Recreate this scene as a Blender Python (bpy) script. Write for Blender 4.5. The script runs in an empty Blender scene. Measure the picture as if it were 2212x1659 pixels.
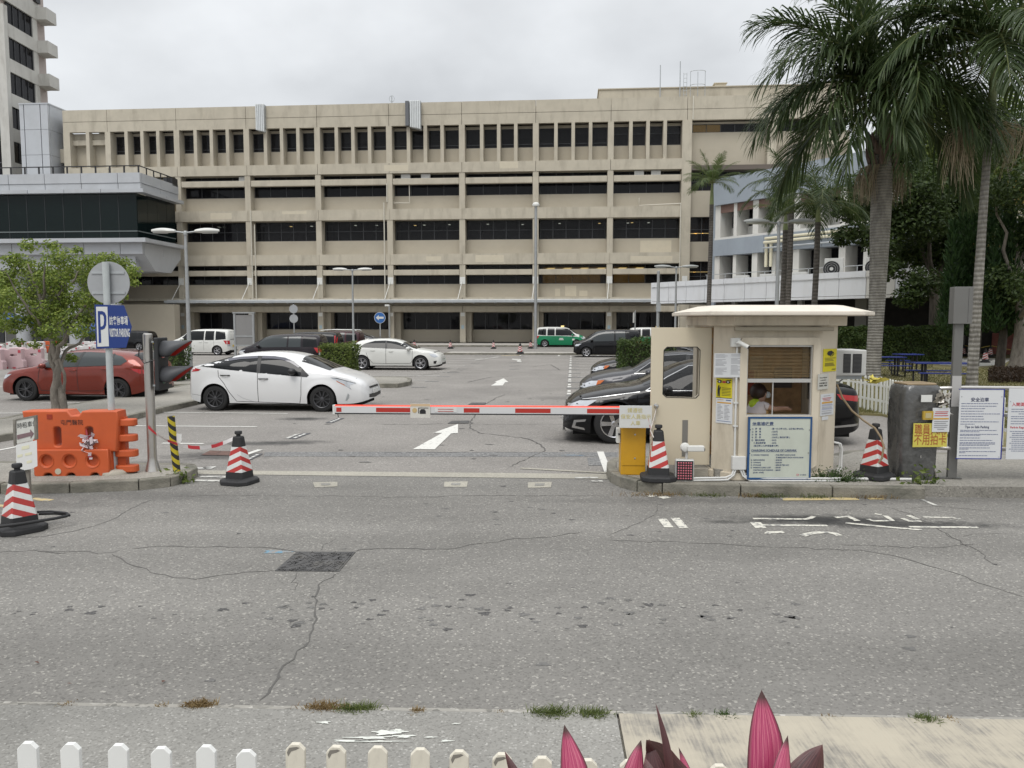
import bpy, bmesh, math, random
from math import sin, cos, tan, pi, radians, sqrt, atan2, exp
from mathutils import Vector, Matrix, noise
random.seed(7)
S = bpy.context.scene
C = S.collection
# ------------------------------------------------------------------ camera
CAM_Z, PITCH, FPX = 2.2, math.atan(134.5/1661.0), 1661.0
cd = bpy.data.cameras.new('camera'); cam = bpy.data.objects.new('camera', cd); C.objects.link(cam)
cam.location = (0, 0, CAM_Z); cam.rotation_euler = (pi/2 - PITCH, 0, 0)
cd.sensor_width = 36.0; cd.lens = 36.0*FPX/2212.0; cd.clip_start = 0.05; cd.clip_end = 5000
S.camera = cam
S.render.resolution_x, S.render.resolution_y = 1024, 768
# ------------------------------------------------------------------ sky: an even overcast, brighter towards the zenith (CIE overcast)
SUN_EL, SUN_AZ = radians(58), radians(200)
W = bpy.data.worlds.new('World'); S.world = W; W.use_nodes = True
nt = W.node_tree; nt.nodes.clear()
def wn(t): return nt.nodes.new(t)
out = wn('ShaderNodeOutputWorld'); bg = wn('ShaderNodeBackground'); bg2 = wn('ShaderNodeBackground'); addw = wn('ShaderNodeAddShader')
sky = wn('ShaderNodeTexSky'); sky.sky_type = 'NISHITA'; sky.sun_disc = False; sky.sun_elevation = SUN_EL; sky.sun_rotation = SUN_AZ
bg2.inputs['Strength'].default_value = 0.012
nt.links.new(sky.outputs[0], bg2.inputs['Color'])
tc = wn('ShaderNodeTexCoord'); sep = wn('ShaderNodeSeparateXYZ'); nt.links.new(tc.outputs['Generated'], sep.inputs[0])
mx = wn('ShaderNodeMath'); mx.operation = 'MAXIMUM'; nt.links.new(sep.outputs['Z'], mx.inputs[0]); mx.inputs[1].default_value = 0.0
pw = wn('ShaderNodeMath'); pw.operation = 'POWER'; nt.links.new(mx.outputs[0], pw.inputs[0]); pw.inputs[1].default_value = 2.2
ma = wn('ShaderNodeMath'); ma.operation = 'MULTIPLY_ADD'; nt.links.new(pw.outputs[0], ma.inputs[0]); ma.inputs[1].default_value = 1.25; ma.inputs[2].default_value = 0.59
# cloud layer: project direction on a plane, two noises
mp = wn('ShaderNodeVectorMath'); mp.operation = 'DIVIDE'
cz = wn('ShaderNodeMath'); cz.operation = 'ADD'; nt.links.new(mx.outputs[0], cz.inputs[0]); cz.inputs[1].default_value = 0.45
cmb = wn('ShaderNodeCombineXYZ'); [nt.links.new(cz.outputs[0], cmb.inputs[i]) for i in range(3)]
nt.links.new(tc.outputs['Generated'], mp.inputs[0]); nt.links.new(cmb.outputs[0], mp.inputs[1])
n1 = wn('ShaderNodeTexNoise'); n1.inputs['Scale'].default_value = 2.3; n1.inputs['Detail'].default_value = 5; n1.inputs['Roughness'].default_value = 0.5
nt.links.new(mp.outputs[0], n1.inputs['Vector'])
rmp = wn('ShaderNodeMapRange'); rmp.inputs['From Min'].default_value = 0.3; rmp.inputs['From Max'].default_value = 0.7
rmp.inputs['To Min'].default_value = 0.80; rmp.inputs['To Max'].default_value = 1.22
nt.links.new(n1.outputs['Fac'], rmp.inputs['Value'])
ml = wn('ShaderNodeMath'); ml.operation = 'MULTIPLY'; nt.links.new(ma.outputs[0], ml.inputs[0]); nt.links.new(rmp.outputs[0], ml.inputs[1])
bg.inputs['Color'].default_value = (0.965, 0.985, 1.0, 1)
nt.links.new(ml.outputs[0], bg.inputs['Strength'])
nt.links.new(bg.outputs[0], addw.inputs[0]); nt.links.new(bg2.outputs[0], addw.inputs[1]); nt.links.new(addw.outputs[0], out.inputs[0])
sl = bpy.data.lights.new('sun', 'SUN'); sl.energy = 1.25; sl.angle = radians(28); sl.color = (1.0, 0.97, 0.92)
so = bpy.data.objects.new('sun', sl); C.objects.link(so)
_sd = Vector((sin(SUN_AZ)*cos(SUN_EL), cos(SUN_AZ)*cos(SUN_EL), sin(SUN_EL)))
so.rotation_euler = (-_sd).to_track_quat('-Z', 'Y').to_euler(); so.location = (0, -20, 40)
S.view_settings.view_transform = 'Standard'; S.view_settings.look = 'None'; S.view_settings.exposure = 0.14; S.view_settings.gamma = 1.0
S.view_settings.use_curve_mapping = False
S.cycles.max_bounces = 6; S.cycles.diffuse_bounces = 2; S.cycles.glossy_bounces = 3; S.cycles.transmission_bounces = 4; S.cycles.transparent_max_bounces = 6
S.cycles.use_denoising = True
# ------------------------------------------------------------------ pixel -> place (2212 x 1659 picture coordinates)
_cp, _sp = cos(PITCH), sin(PITCH)
def ray(px, py):
    a, b = (px-1106)/FPX, (829.5-py)/FPX
    return Vector((a, _cp + b*_sp, -_sp + b*_cp))
def gp(px, py, z=0.0):
    r = ray(px, py); t = (z-CAM_Z)/r.z
    return Vector((0, 0, CAM_Z)) + r*t
def at(px, py, Y):
    r = ray(px, py); return Vector((0, 0, CAM_Z)) + r*(Y/r.y)
LA = radians(4.5)
def lot(u, v, z=0.0):      # car park frame: u along the facade, v away from the road
    return Vector((u*cos(LA) + v*sin(LA), -u*sin(LA) + v*cos(LA), z))
def unlot(p): return (p.x*cos(LA) - p.y*sin(LA), p.x*sin(LA) + p.y*cos(LA))
# ------------------------------------------------------------------ materials
def new_mat(name):
    m = bpy.data.materials.new(name); m.use_nodes = True
    return m, m.node_tree.nodes, m.node_tree.links, m.node_tree.nodes['Principled BSDF']
MATS = {}
def mat(name, col, rough=0.6, metal=0.0, var=0.0, vscale=3.0, bump=0.0, bscale=40.0, coat=0.0, spec=0.5, stain=None, stain_amt=0.0, stain_scale=(1, 1, 1), emit=None, emit_s=0.0, alpha=1.0, trans=0.0, detail=4):
    if name in MATS: return MATS[name]
    m, N, K, b = new_mat(name); MATS[name] = m
    c = tuple(col)+(1,) if len(col) == 3 else tuple(col)
    b.inputs['Base Color'].default_value = c; b.inputs['Roughness'].default_value = rough; b.inputs['Metallic'].default_value = metal
    b.inputs['Coat Weight'].default_value = coat; b.inputs['Coat Roughness'].default_value = 0.05; b.inputs['Specular IOR Level'].default_value = spec
    if emit: b.inputs['Emission Color'].default_value = tuple(emit)+(1,); b.inputs['Emission Strength'].default_value = emit_s
    if alpha < 1: b.inputs['Alpha'].default_value = alpha
    if trans: b.inputs['Transmission Weight'].default_value = trans
    if var or stain or bump:
        t = N.new('ShaderNodeTexCoord')
        src = None
        if var:
            n = N.new('ShaderNodeTexNoise'); n.inputs['Scale'].default_value = vscale; n.inputs['Detail'].default_value = detail; n.inputs['Roughness'].default_value = 0.6
            K.new(t.outputs['Object'], n.inputs['Vector'])
            r = N.new('ShaderNodeMapRange'); r.inputs['From Min'].default_value = 0.25; r.inputs['From Max'].default_value = 0.75; r.inputs['To Min'].default_value = 1-var; r.inputs['To Max'].default_value = 1+var
            K.new(n.outputs['Fac'], r.inputs['Value'])
            h = N.new('ShaderNodeVectorMath'); h.operation = 'SCALE'; h.inputs[0].default_value = c[:3]; K.new(r.outputs[0], h.inputs['Scale'])
            src = h.outputs[0]; K.new(src, b.inputs['Base Color'])
            rr = N.new('ShaderNodeMapRange'); rr.inputs['To Min'].default_value = max(0, rough-0.1*min(1, var*4)); rr.inputs['To Max'].default_value = min(1, rough+0.1*min(1, var*4))
            K.new(n.outputs['Fac'], rr.inputs['Value']); K.new(rr.outputs[0], b.inputs['Roughness'])
        if stain:
            mpn = N.new('ShaderNodeMapping'); mpn.inputs['Scale'].default_value = stain_scale; K.new(t.outputs['Object'], mpn.inputs['Vector'])
            n2 = N.new('ShaderNodeTexNoise'); n2.inputs['Scale'].default_value = 1.0; n2.inputs['Detail'].default_value = 6; n2.inputs['Roughness'].default_value = 0.65
            K.new(mpn.outputs[0], n2.inputs['Vector'])
            r2 = N.new('ShaderNodeMapRange'); r2.inputs['From Min'].default_value = 0.5; r2.inputs['From Max'].default_value = 0.75; r2.inputs['To Max'].default_value = stain_amt
            K.new(n2.outputs['Fac'], r2.inputs['Value'])
            mixn = N.new('ShaderNodeMix'); mixn.data_type = 'RGBA'; K.new(r2.outputs[0], mixn.inputs['Factor'])
            if src: K.new(src, mixn.inputs['A'])
            else: mixn.inputs['A'].default_value = c
            mixn.inputs['B'].default_value = tuple(stain)+(1,)
            K.new(mixn.outputs['Result'], b.inputs['Base Color'])
        if bump:
            n3 = N.new('ShaderNodeTexNoise'); n3.inputs['Scale'].default_value = bscale; n3.inputs['Detail'].default_value = 4
            K.new(t.outputs['Object'], n3.inputs['Vector'])
            bn = N.new('ShaderNodeBump'); bn.inputs['Strength'].default_value = bump; bn.inputs['Distance'].default_value = 0.02
            K.new(n3.outputs['Fac'], bn.inputs['Height']); K.new(bn.outputs['Normal'], b.inputs['Normal'])
    return m
def ground_mat(name, col, speck_lo, speck_hi, sscale, big=0.12, lanes=0.0, spots=None, spot_col=(0.03, 0.03, 0.03), bump=0.35, patch=None, dots=0.0):
    """asphalt / concrete seen close: aggregate specks, cloudy wear, stains; world coordinates"""
    m, N, K, b = new_mat(name); MATS[name] = m
    g = N.new('ShaderNodeNewGeometry')
    v = N.new('ShaderNodeTexVoronoi'); v.inputs['Scale'].default_value = sscale; v.feature = 'F1'; K.new(g.outputs['Position'], v.inputs['Vector'])
    sepc = N.new('ShaderNodeSeparateColor'); K.new(v.outputs['Color'], sepc.inputs[0])
    cr = N.new('ShaderNodeValToRGB'); cr.color_ramp.interpolation = 'LINEAR'
    e = cr.color_ramp.elements; e[0].position = 0.0; e[0].color = tuple(speck_lo)+(1,); e[1].position = 0.30; e[1].color = tuple(col)+(1,)
    x = cr.color_ramp.elements.new(0.91); x.color = tuple(c*1.06 for c in col)+(1,)
    x = cr.color_ramp.elements.new(0.985); x.color = tuple(speck_hi)+(1,)
    K.new(sepc.outputs[0], cr.inputs['Fac'])
    n = N.new('ShaderNodeTexNoise'); n.inputs['Scale'].default_value = 0.35; n.inputs['Detail'].default_value = 7; n.inputs['Roughness'].default_value = 0.62; K.new(g.outputs['Position'], n.inputs['Vector'])
    r = N.new('ShaderNodeMapRange'); r.inputs['From Min'].default_value = 0.3; r.inputs['From Max'].default_value = 0.7; r.inputs['To Min'].default_value = 1-big; r.inputs['To Max'].default_value = 1+big; K.new(n.outputs['Fac'], r.inputs['Value'])
    h = N.new('ShaderNodeVectorMath'); h.operation = 'SCALE'; K.new(cr.outputs[0], h.inputs[0]); K.new(r.outputs[0], h.inputs['Scale'])
    last = h.outputs[0]
    if lanes:
        ml_ = N.new('ShaderNodeMapping'); ml_.inputs['Scale'].default_value = (0.07, 1.15, 1); ml_.inputs['Rotation'].default_value = (0, 0, 0.04); K.new(g.outputs['Position'], ml_.inputs['Vector'])
        nl_ = N.new('ShaderNodeTexNoise'); nl_.inputs['Scale'].default_value = 1.0; nl_.inputs['Detail'].default_value = 4; K.new(ml_.outputs[0], nl_.inputs['Vector'])
        rl_ = N.new('ShaderNodeMapRange'); rl_.inputs['From Min'].default_value = 0.3; rl_.inputs['From Max'].default_value = 0.7; rl_.inputs['To Min'].default_value = 1-lanes; rl_.inputs['To Max'].default_value = 1+lanes; K.new(nl_.outputs['Fac'], rl_.inputs['Value'])
        hl_ = N.new('ShaderNodeVectorMath'); hl_.operation = 'SCALE'; K.new(last, hl_.inputs[0]); K.new(rl_.outputs[0], hl_.inputs['Scale']); last = hl_.outputs[0]
    if dots:
        v2 = N.new('ShaderNodeTexVoronoi'); v2.inputs['Scale'].default_value = 2.2; v2.inputs['Randomness'].default_value = 1.0
        n4 = N.new('ShaderNodeTexNoise'); n4.inputs['Scale'].default_value = 14; K.new(g.outputs['Position'], n4.inputs['Vector'])
        ad = N.new('ShaderNodeVectorMath'); ad.operation = 'MULTIPLY_ADD'; K.new(n4.outputs['Color'], ad.inputs[0]); ad.inputs[1].default_value = (0.06, 0.06, 0); K.new(g.outputs['Position'], ad.inputs[2])
        K.new(ad.outputs[0], v2.inputs['Vector'])
        sc2 = N.new('ShaderNodeSeparateColor'); K.new(v2.outputs['Color'], sc2.inputs[0])
        gt = N.new('ShaderNodeMath'); gt.operation = 'GREATER_THAN'; K.new(sc2.outputs[1], gt.inputs[0]); gt.inputs[1].default_value = 0.72
        d2 = N.new('ShaderNodeMapRange'); d2.inputs['From Min'].default_value = 0.05; d2.inputs['From Max'].default_value = 0.11; d2.inputs['To Min'].default_value = 1; d2.inputs['To Max'].default_value = 0; K.new(v2.outputs['Distance'], d2.inputs['Value'])
        # stains gather in bands where wheels and engines pass
        n5 = N.new('ShaderNodeTexNoise'); n5.inputs['Scale'].default_value = 0.5; mpz = N.new('ShaderNodeMapping'); mpz.inputs['Scale'].default_value = (0.35, 1.6, 1); K.new(g.outputs['Position'], mpz.inputs['Vector']); K.new(mpz.outputs[0], n5.inputs['Vector'])
        g5 = N.new('ShaderNodeMapRange'); g5.inputs['From Min'].default_value = 0.5; g5.inputs['From Max'].default_value = 0.62; K.new(n5.outputs['Fac'], g5.inputs['Value'])
        m1 = N.new('ShaderNodeMath'); m1.operation = 'MULTIPLY'; K.new(gt.outputs[0], m1.inputs[0]); K.new(d2.outputs[0], m1.inputs[1])
        m2 = N.new('ShaderNodeMath'); m2.operation = 'MULTIPLY'; K.new(m1.outputs[0], m2.inputs[0]); K.new(g5.outputs[0], m2.inputs[1])
        m3 = N.new('ShaderNodeMath'); m3.operation = 'MULTIPLY'; K.new(m2.outputs[0], m3.inputs[0]); m3.inputs[1].default_value = dots
        mx1 = N.new('ShaderNodeMix'); mx1.data_type = 'RGBA'; K.new(m3.outputs[0], mx1.inputs['Factor']); K.new(last, mx1.inputs['A']); mx1.inputs['B'].default_value = (0.035, 0.034, 0.034, 1)
        last = mx1.outputs['Result']
    for (cx, cy, rx, ry, amt) in (spots or []):          # oil and tyre stains at their own places
        su = N.new('ShaderNodeVectorMath'); su.operation = 'SUBTRACT'; K.new(g.outputs['Position'], su.inputs[0]); su.inputs[1].default_value = (cx, cy, 0)
        di = N.new('ShaderNodeVectorMath'); di.operation = 'DIVIDE'; K.new(su.outputs[0], di.inputs[0]); di.inputs[1].default_value = (rx, ry, 1e6)
        le = N.new('ShaderNodeVectorMath'); le.operation = 'LENGTH'; K.new(di.outputs[0], le.inputs[0])
        nn = N.new('ShaderNodeTexNoise'); nn.inputs['Scale'].default_value = 5; nn.inputs['Detail'].default_value = 6; nn.inputs['Roughness'].default_value = 0.7; K.new(g.outputs['Position'], nn.inputs['Vector'])
        s2 = N.new('ShaderNodeMath'); s2.operation = 'MULTIPLY_ADD'; K.new(nn.outputs['Fac'], s2.inputs[0]); s2.inputs[1].default_value = 1.5; K.new(le.outputs['Value'], s2.inputs[2])
        r3 = N.new('ShaderNodeMapRange'); r3.inputs['From Min'].default_value = 1.05; r3.inputs['From Max'].default_value = 1.75; r3.inputs['To Min'].default_value = amt; r3.inputs['To Max'].default_value = 0; K.new(s2.outputs[0], r3.inputs['Value'])
        mx2 = N.new('ShaderNodeMix'); mx2.data_type = 'RGBA'; K.new(r3.outputs[0], mx2.inputs['Factor']); K.new(last, mx2.inputs['A']); mx2.inputs['B'].default_value = tuple(spot_col)+(1,)
        last = mx2.outputs['Result']
    K.new(last, b.inputs['Base Color']); b.inputs['Roughness'].default_value = 0.88; b.inputs['Specular IOR Level'].default_value = 0.3
    bn = N.new('ShaderNodeBump'); bn.inputs['Strength'].default_value = bump; bn.inputs['Distance'].default_value = 0.006
    K.new(v.outputs['Distance'], bn.inputs['Height']); K.new(bn.outputs['Normal'], b.inputs['Normal'])
    return m
# ------------------------------------------------------------------ mesh builder
class MB:
    def __init__(s, M=None): s.v = []; s.f = []; s.M = M or Matrix()
    def add(s, vs, fs, M=None):
        o = len(s.v); T = s.M @ M if M is not None else s.M
        s.v += [T @ Vector(p) for p in vs]; s.f += [tuple(i+o for i in f) for f in fs]; return s
    def box(s, x0, x1, y0, y1, z0, z1, M=None):
        return s.add([(x0,y0,z0),(x1,y0,z0),(x1,y1,z0),(x0,y1,z0),(x0,y0,z1),(x1,y0,z1),(x1,y1,z1),(x0,y1,z1)],
                     [(3,2,1,0),(4,5,6,7),(0,1,5,4),(1,2,6,5),(2,3,7,6),(3,0,4,7)], M)
    def quad(s, a, b, c, d): return s.add([a, b, c, d], [(0,1,2,3)])
    def prism(s, pts, z0, z1, M=None):         # polygon in xy extruded in z
        n = len(pts)
        vs = [(p[0],p[1],z0) for p in pts]+[(p[0],p[1],z1) for p in pts]
        return s.add(vs, [tuple(range(n-1,-1,-1)), tuple(range(n,2*n))]+[(i,(i+1)%n,n+(i+1)%n,n+i) for i in range(n)], M)
    def prismy(s, pts, y0, y1, M=None):        # polygon in xz extruded in y (faces -y first)
        n = len(pts)
        vs = [(p[0],y0,p[1]) for p in pts]+[(p[0],y1,p[1]) for p in pts]
        return s.add(vs, [tuple(range(n)), tuple(range(2*n-1,n-1,-1))]+[(i,n+i,n+(i+1)%n,(i+1)%n) for i in range(n)], M)
    def rings(s, rings, cap=True, closed=True):
        n = len(rings[0]); vs = [p for r in rings for p in r]; fs = []
        for k in range(len(rings)-1):
            for i in range(n if closed else n-1):
                j = (i+1) % n; fs.append((k*n+i, k*n+j, (k+1)*n+j, (k+1)*n+i))
        if cap: fs += [tuple(range(n-1,-1,-1)), tuple(range((len(rings)-1)*n, len(rings)*n))]
        return s.add(vs, fs)
    def tube(s, pts, r, n=8, cap=True):
        pts = [Vector(p) for p in pts]; rs = r if isinstance(r, (list, tuple)) else [r]*len(pts); R = []
        prev = None
        for i, p in enumerate(pts):
            d = (pts[min(i+1, len(pts)-1)]-pts[max(i-1, 0)])
            if d.length < 1e-9: d = Vector((0,0,1))
            d.normalize()
            if prev is None:
                a = Vector((0,0,1)) if abs(d.z) < 0.9 else Vector((1,0,0)); x = d.cross(a).normalized()
            else: x = (prev - d*prev.dot(d)).normalized()
            prev = x; y = d.cross(x)
            R.append([p + (x*cos(2*pi*k/n)+y*sin(2*pi*k/n))*rs[i] for k in range(n)])
        return s.rings(R, cap)
    def cyl(s, a, b, r, n=12, r2=None): return s.tube([a, b], [r, r if r2 is None else r2], n)
    def lathe(s, prof, n=24, M=None, cap=True):        # prof: (r, z) about z
        o = len(s.v)
        vs = [(p[0]*cos(2*pi*k/n), p[0]*sin(2*pi*k/n), p[1]) for p in prof for k in range(n)]
        fs = [(a*n+k, a*n+(k+1)%n, (a+1)*n+(k+1)%n, (a+1)*n+k) for a in range(len(prof)-1) for k in range(n)]
        if cap: fs += [tuple(range(n-1,-1,-1)), tuple(range((len(prof)-1)*n, len(prof)*n))]
        return s.add(vs, fs, M)
    def disc(s, c, r, ax='y', n=32, t=0.004):
        c = Vector(c); p = []
        for sgn in (0, 1):
            for k in range(n):
                a = 2*pi*k/n
                p.append(c + (Vector((r*cos(a), sgn*t, r*sin(a))) if ax == 'y' else Vector((r*cos(a), r*sin(a), sgn*t))))
        return s.add(p, [tuple(range(n)), tuple(range(2*n-1, n-1, -1))]+[(k, n+k, n+(k+1)%n, (k+1)%n) for k in range(n)])
    def mesh(s, name):
        me = bpy.data.meshes.new(name); me.from_pydata([tuple(p) for p in s.v], [], s.f); me.update(); return me
    def build(s, name, m, parent=None, smooth=None, bevel=0.0, fix=True, loc=None, seg=2):
        me = s.mesh(name)
        if fix:
            b = bmesh.new(); b.from_mesh(me); bmesh.ops.recalc_face_normals(b, faces=b.faces); b.to_mesh(me); b.free()
        o = bpy.data.objects.new(name, me); C.objects.link(o)
        if m is not None:
            for q in (m if isinstance(m, (list, tuple)) else [m]): me.materials.append(q)
        if parent is not None: o.parent = parent
        if loc is not None: o.location = loc
        if smooth is not None:
            for p in me.polygons: p.use_smooth = True
            if smooth < 180: me.set_sharp_from_angle(angle=radians(smooth))
        if bevel:
            md = o.modifiers.new('bevel', 'BEVEL'); md.width = bevel; md.segments = seg; md.limit_method = 'ANGLE'; md.angle_limit = radians(40)
        return o
def tag(o, label=None, cat=None, group=None, kind=None):
    if label: o['label'] = label
    if cat: o['category'] = cat
    if group: o['group'] = group
    if kind: o['kind'] = kind
    return o
def thing(name, label, cat, loc=(0, 0, 0), rz=0.0, group=None):
    o = bpy.data.objects.new(name, None); C.objects.link(o); o.location = loc; o.rotation_euler = (0, 0, rz); o.empty_display_size = 0.2
    return tag(o, label, cat, group)
def struct(name, mb, m, **k): return tag(mb.build(name, m, **k), kind='structure')
def copy_tree(o, parent=None):
    c = o.copy(); C.objects.link(c)
    if parent is not None: c.parent = parent
    for ch in list(o.children): copy_tree(ch, c)
    return c
def text_mb(mb, body, size, org, right=(1,0,0), up=(0,0,1), align='LEFT', xs=1.0, bold=0.0, space=1.0):
    c = bpy.data.curves.new('text', 'FONT'); c.body = body; c.size = size; c.align_x = align; c.offset = bold; c.space_character = space; c.resolution_u = 2
    o = bpy.data.objects.new('text', c); C.objects.link(o)
    me = bpy.data.meshes.new_from_object(o)
    r, u, p = Vector(right), Vector(up), Vector(org)
    mb.add([p + r*(v.co.x*xs) + u*v.co.y for v in me.vertices], [tuple(q.vertices) for q in me.polygons])
    bpy.data.objects.remove(o); bpy.data.curves.remove(c); bpy.data.meshes.remove(me)
    return mb
def writing(body, size, org, m, parent, right=(1,0,0), up=(0,0,1), align='LEFT', xs=1.0, bold=0.0, name='lettering', space=1.0):
    return text_mb(MB(), body, size, org, right, up, align, xs, bold, space).build(name, m, parent, fix=False)
# ------------------------------------------------------------------ ground, road, kerbs
def ext(a, b, t): return a + (b-a)*t
_st = lambda px, py, rx, ry, amt: (gp(px, py).x, gp(px, py).y, rx, ry, amt)
M_road = ground_mat('asphalt road', (0.188, 0.180, 0.166), (0.135, 0.129, 0.119), (0.33, 0.316, 0.285), 70, big=0.15, lanes=0.11, bump=0.5, dots=0.75, spots=[
    _st(1740, 1122, 1.0, 0.26, 0.85), _st(1850, 1128, 1.1, 0.24, 0.8), _st(1990, 1135, 1.3, 0.2, 0.75), _st(1560, 1128, 0.25, 0.1, 0.6),
    _st(300, 1072, 2.2, 0.45, 0.3), _st(1700, 1082, 4.0, 0.25, 0.35), _st(80, 1090, 1.2, 0.3, 0.3)])
M_lot = ground_mat('asphalt car park', (0.232, 0.217, 0.200), (0.17, 0.16, 0.148), (0.35, 0.33, 0.305), 54, big=0.16, bump=0.4, dots=0.5, spots=[
    _st(470, 985, 1.1, 0.5, 0.7), _st(655, 905, .7, 0.35, 0.85), _st(560, 958, 1.1, 0.3, 0.7), _st(640, 955, 0.8, 0.3, 0.6), _st(1290, 950, 1.5, 0.6, 0.5), _st(1205, 860, 1.2, 0.8, 0.35), _st(330, 1000, 0.8, 0.3, 0.4)])
M_conc = ground_mat('old concrete', (0.265, 0.25, 0.22), (0.18, 0.17, 0.15), (0.37, 0.35, 0.31), 60, big=0.25, bump=0.25, dots=0.0)
M_conc_grey = ground_mat('grey concrete pavement', (0.235, 0.228, 0.21), (0.17, 0.164, 0.15), (0.36, 0.35, 0.325), 100, big=0.3, bump=0.25)
M_kerb = mat('weathered kerb concrete', (0.20, 0.187, 0.155), 0.9, var=0.35, vscale=3.5, bump=0.5, bscale=45, stain=(0.07, 0.075, 0.055), stain_amt=0.85, stain_scale=(2.2, 2.2, 5))
M_kerbtop = mat('kerb top concrete', (0.36, 0.33, 0.275), 0.9, var=0.25, vscale=4, bump=0.4, bscale=60)
M_strip = ground_mat('cream concrete strip', (0.345, 0.325, 0.275), (0.26, 0.245, 0.21), (0.42, 0.40, 0.34), 70, big=0.2, bump=0.2)
M_patch = ground_mat('darker asphalt patch', (0.19, 0.188, 0.185), (0.1, 0.1, 0.1), (0.34, 0.33, 0.32), 45, big=0.12, bump=0.4)
def worn_paint(name, col, keep=0.62, scale=9.0):
    m, N, K, b = new_mat(name); MATS[name] = m
    g = N.new('ShaderNodeNewGeometry'); n = N.new('ShaderNodeTexNoise'); n.inputs['Scale'].default_value = scale; n.inputs['Detail'].default_value = 7; n.inputs['Roughness'].default_value = 0.7
    K.new(g.outputs['Position'], n.inputs['Vector'])
    r = N.new('ShaderNodeMapRange'); r.inputs['From Min'].default_value = keep-0.03; r.inputs['From Max'].default_value = keep+0.05; K.new(n.outputs['Fac'], r.inputs['Value'])
    x = N.new('ShaderNodeMix'); x.data_type = 'RGBA'; K.new(r.outputs[0], x.inputs['Factor']); x.inputs['A'].default_value = tuple(col)+(1,); x.inputs['B'].default_value = (0.23, 0.225, 0.215, 1)
    K.new(x.outputs['Result'], b.inputs['Base Color']); b.inputs['Roughness'].default_value = 0.8
    return m
M_white = worn_paint('white road paint', (0.62, 0.61, 0.57), 0.60)
M_whitew = worn_paint('worn white road paint', (0.55, 0.54, 0.50), 0.52)
M_yellow = worn_paint('yellow road paint', (0.50, 0.40, 0.20), 0.56)
M_crack = mat('crack filler', (0.095, 0.091, 0.085), 0.95)
struct('ground', MB().quad((-700, -60, 0), (700, -60, 0), (700, 1200, 0), (-700, 1200, 0)), M_lot)
# near road: from the flush kerb below to the cream strip at the entrance
A0, A1 = gp(0, 1518), gp(2212, 1553); B0, B1 = gp(0, 1018.5), gp(2212, 1031)
a0, a1 = ext(A0, A1, -4), ext(A0, A1, 5); b0, b1 = ext(B0, B1, -4), ext(B0, B1, 5)
struct('road', MB().quad((a0.x, a0.y, 0.004), (a1.x, a1.y, 0.004), (b1.x, b1.y, 0.004), (b0.x, b0.y, 0.004)), M_road)
# flush kerb and pavements on the near side
K0, K1 = gp(0, 1533), gp(2212, 1567)
k0, k1 = ext(K0, K1, -4), ext(K0, K1, 5)
kb = MB().add([(a0.x, a0.y-0.01, 0.0), (a1.x, a1.y-0.01, 0.0), (a1.x, a1.y-0.01, 0.012), (a0.x, a0.y-0.01, 0.012), (k0.x, k0.y, 0.03), (k1.x, k1.y, 0.03)], [(0, 1, 2, 3), (3, 2, 5, 4)])
struct('near_kerb', kb, ground_mat('rough kerb edge', (0.31, 0.295, 0.265), (0.15, 0.145, 0.13), (0.5, 0.48, 0.44), 30, big=0.3, bump=0.6))
def on_line(P0, P1, x): t = (x-P0.x)/(P1.x-P0.x); return P0 + (P1-P0)*t
jx0, jx1 = gp(1338, 1556, 0.04), gp(1352, 1659, 0.04)
J0 = on_line(K0, K1, jx0.x); J1 = ext(jx0, jx1, 14)
zc = 0.036
struct('pavement_grey', MB().add([(k0.x, k0.y-0.012, zc), (J0.x-0.006, J0.y-0.012, zc), (J1.x-0.006, -6, zc), (k0.x, -6, zc), (k0.x, k0.y-0.012, 0), (J0.x-0.006, J0.y-0.012, 0)], [(0, 1, 2, 3), (4, 5, 1, 0)]), M_conc_grey)
def brushed():
    m, N, K, b = new_mat('brushed beige concrete'); g = N.new('ShaderNodeNewGeometry')
    mp_ = N.new('ShaderNodeMapping'); mp_.inputs['Rotation'].default_value = (0, 0, radians(-28)); mp_.inputs['Scale'].default_value = (70, 5, 1); K.new(g.outputs['Position'], mp_.inputs['Vector'])
    n = N.new('ShaderNodeTexNoise'); n.inputs['Scale'].default_value = 1; n.inputs['Detail'].default_value = 5; K.new(mp_.outputs[0], n.inputs['Vector'])
    n2 = N.new('ShaderNodeTexNoise'); n2.inputs['Scale'].default_value = 2.2; n2.inputs['Detail'].default_value = 8; n2.inputs['Roughness'].default_value = 0.65; K.new(g.outputs['Position'], n2.inputs['Vector'])
    a = N.new('ShaderNodeMath'); a.operation = 'MULTIPLY_ADD'; K.new(n.outputs['Fac'], a.inputs[0]); a.inputs[1].default_value = 0.34; K.new(n2.outputs['Fac'], a.inputs[2])
    cr = N.new('ShaderNodeValToRGB'); e = cr.color_ramp.elements; e[0].position = 0.62; e[0].color = (0.41, 0.37, 0.295, 1); e[1].position = 1.02; e[1].color = (0.12, 0.115, 0.105, 1)
    e[0].position = 0.55; x = e.new(0.66); x.color = (0.37, 0.335, 0.27, 1); e[-1].position = 0.88; x = e.new(0.76); x.color = (0.26, 0.24, 0.205, 1)
    K.new(a.outputs[0], cr.inputs['Fac']); K.new(cr.outputs[0], b.inputs['Base Color']); b.inputs['Roughness'].default_value = 0.9
    bn = N.new('ShaderNodeBump'); bn.inputs['Strength'].default_value = 0.5; bn.inputs['Distance'].default_value = 0.004; K.new(n.outputs['Fac'], bn.inputs['Height']); K.new(bn.outputs[0], b.inputs['Normal'])
    return m
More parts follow.
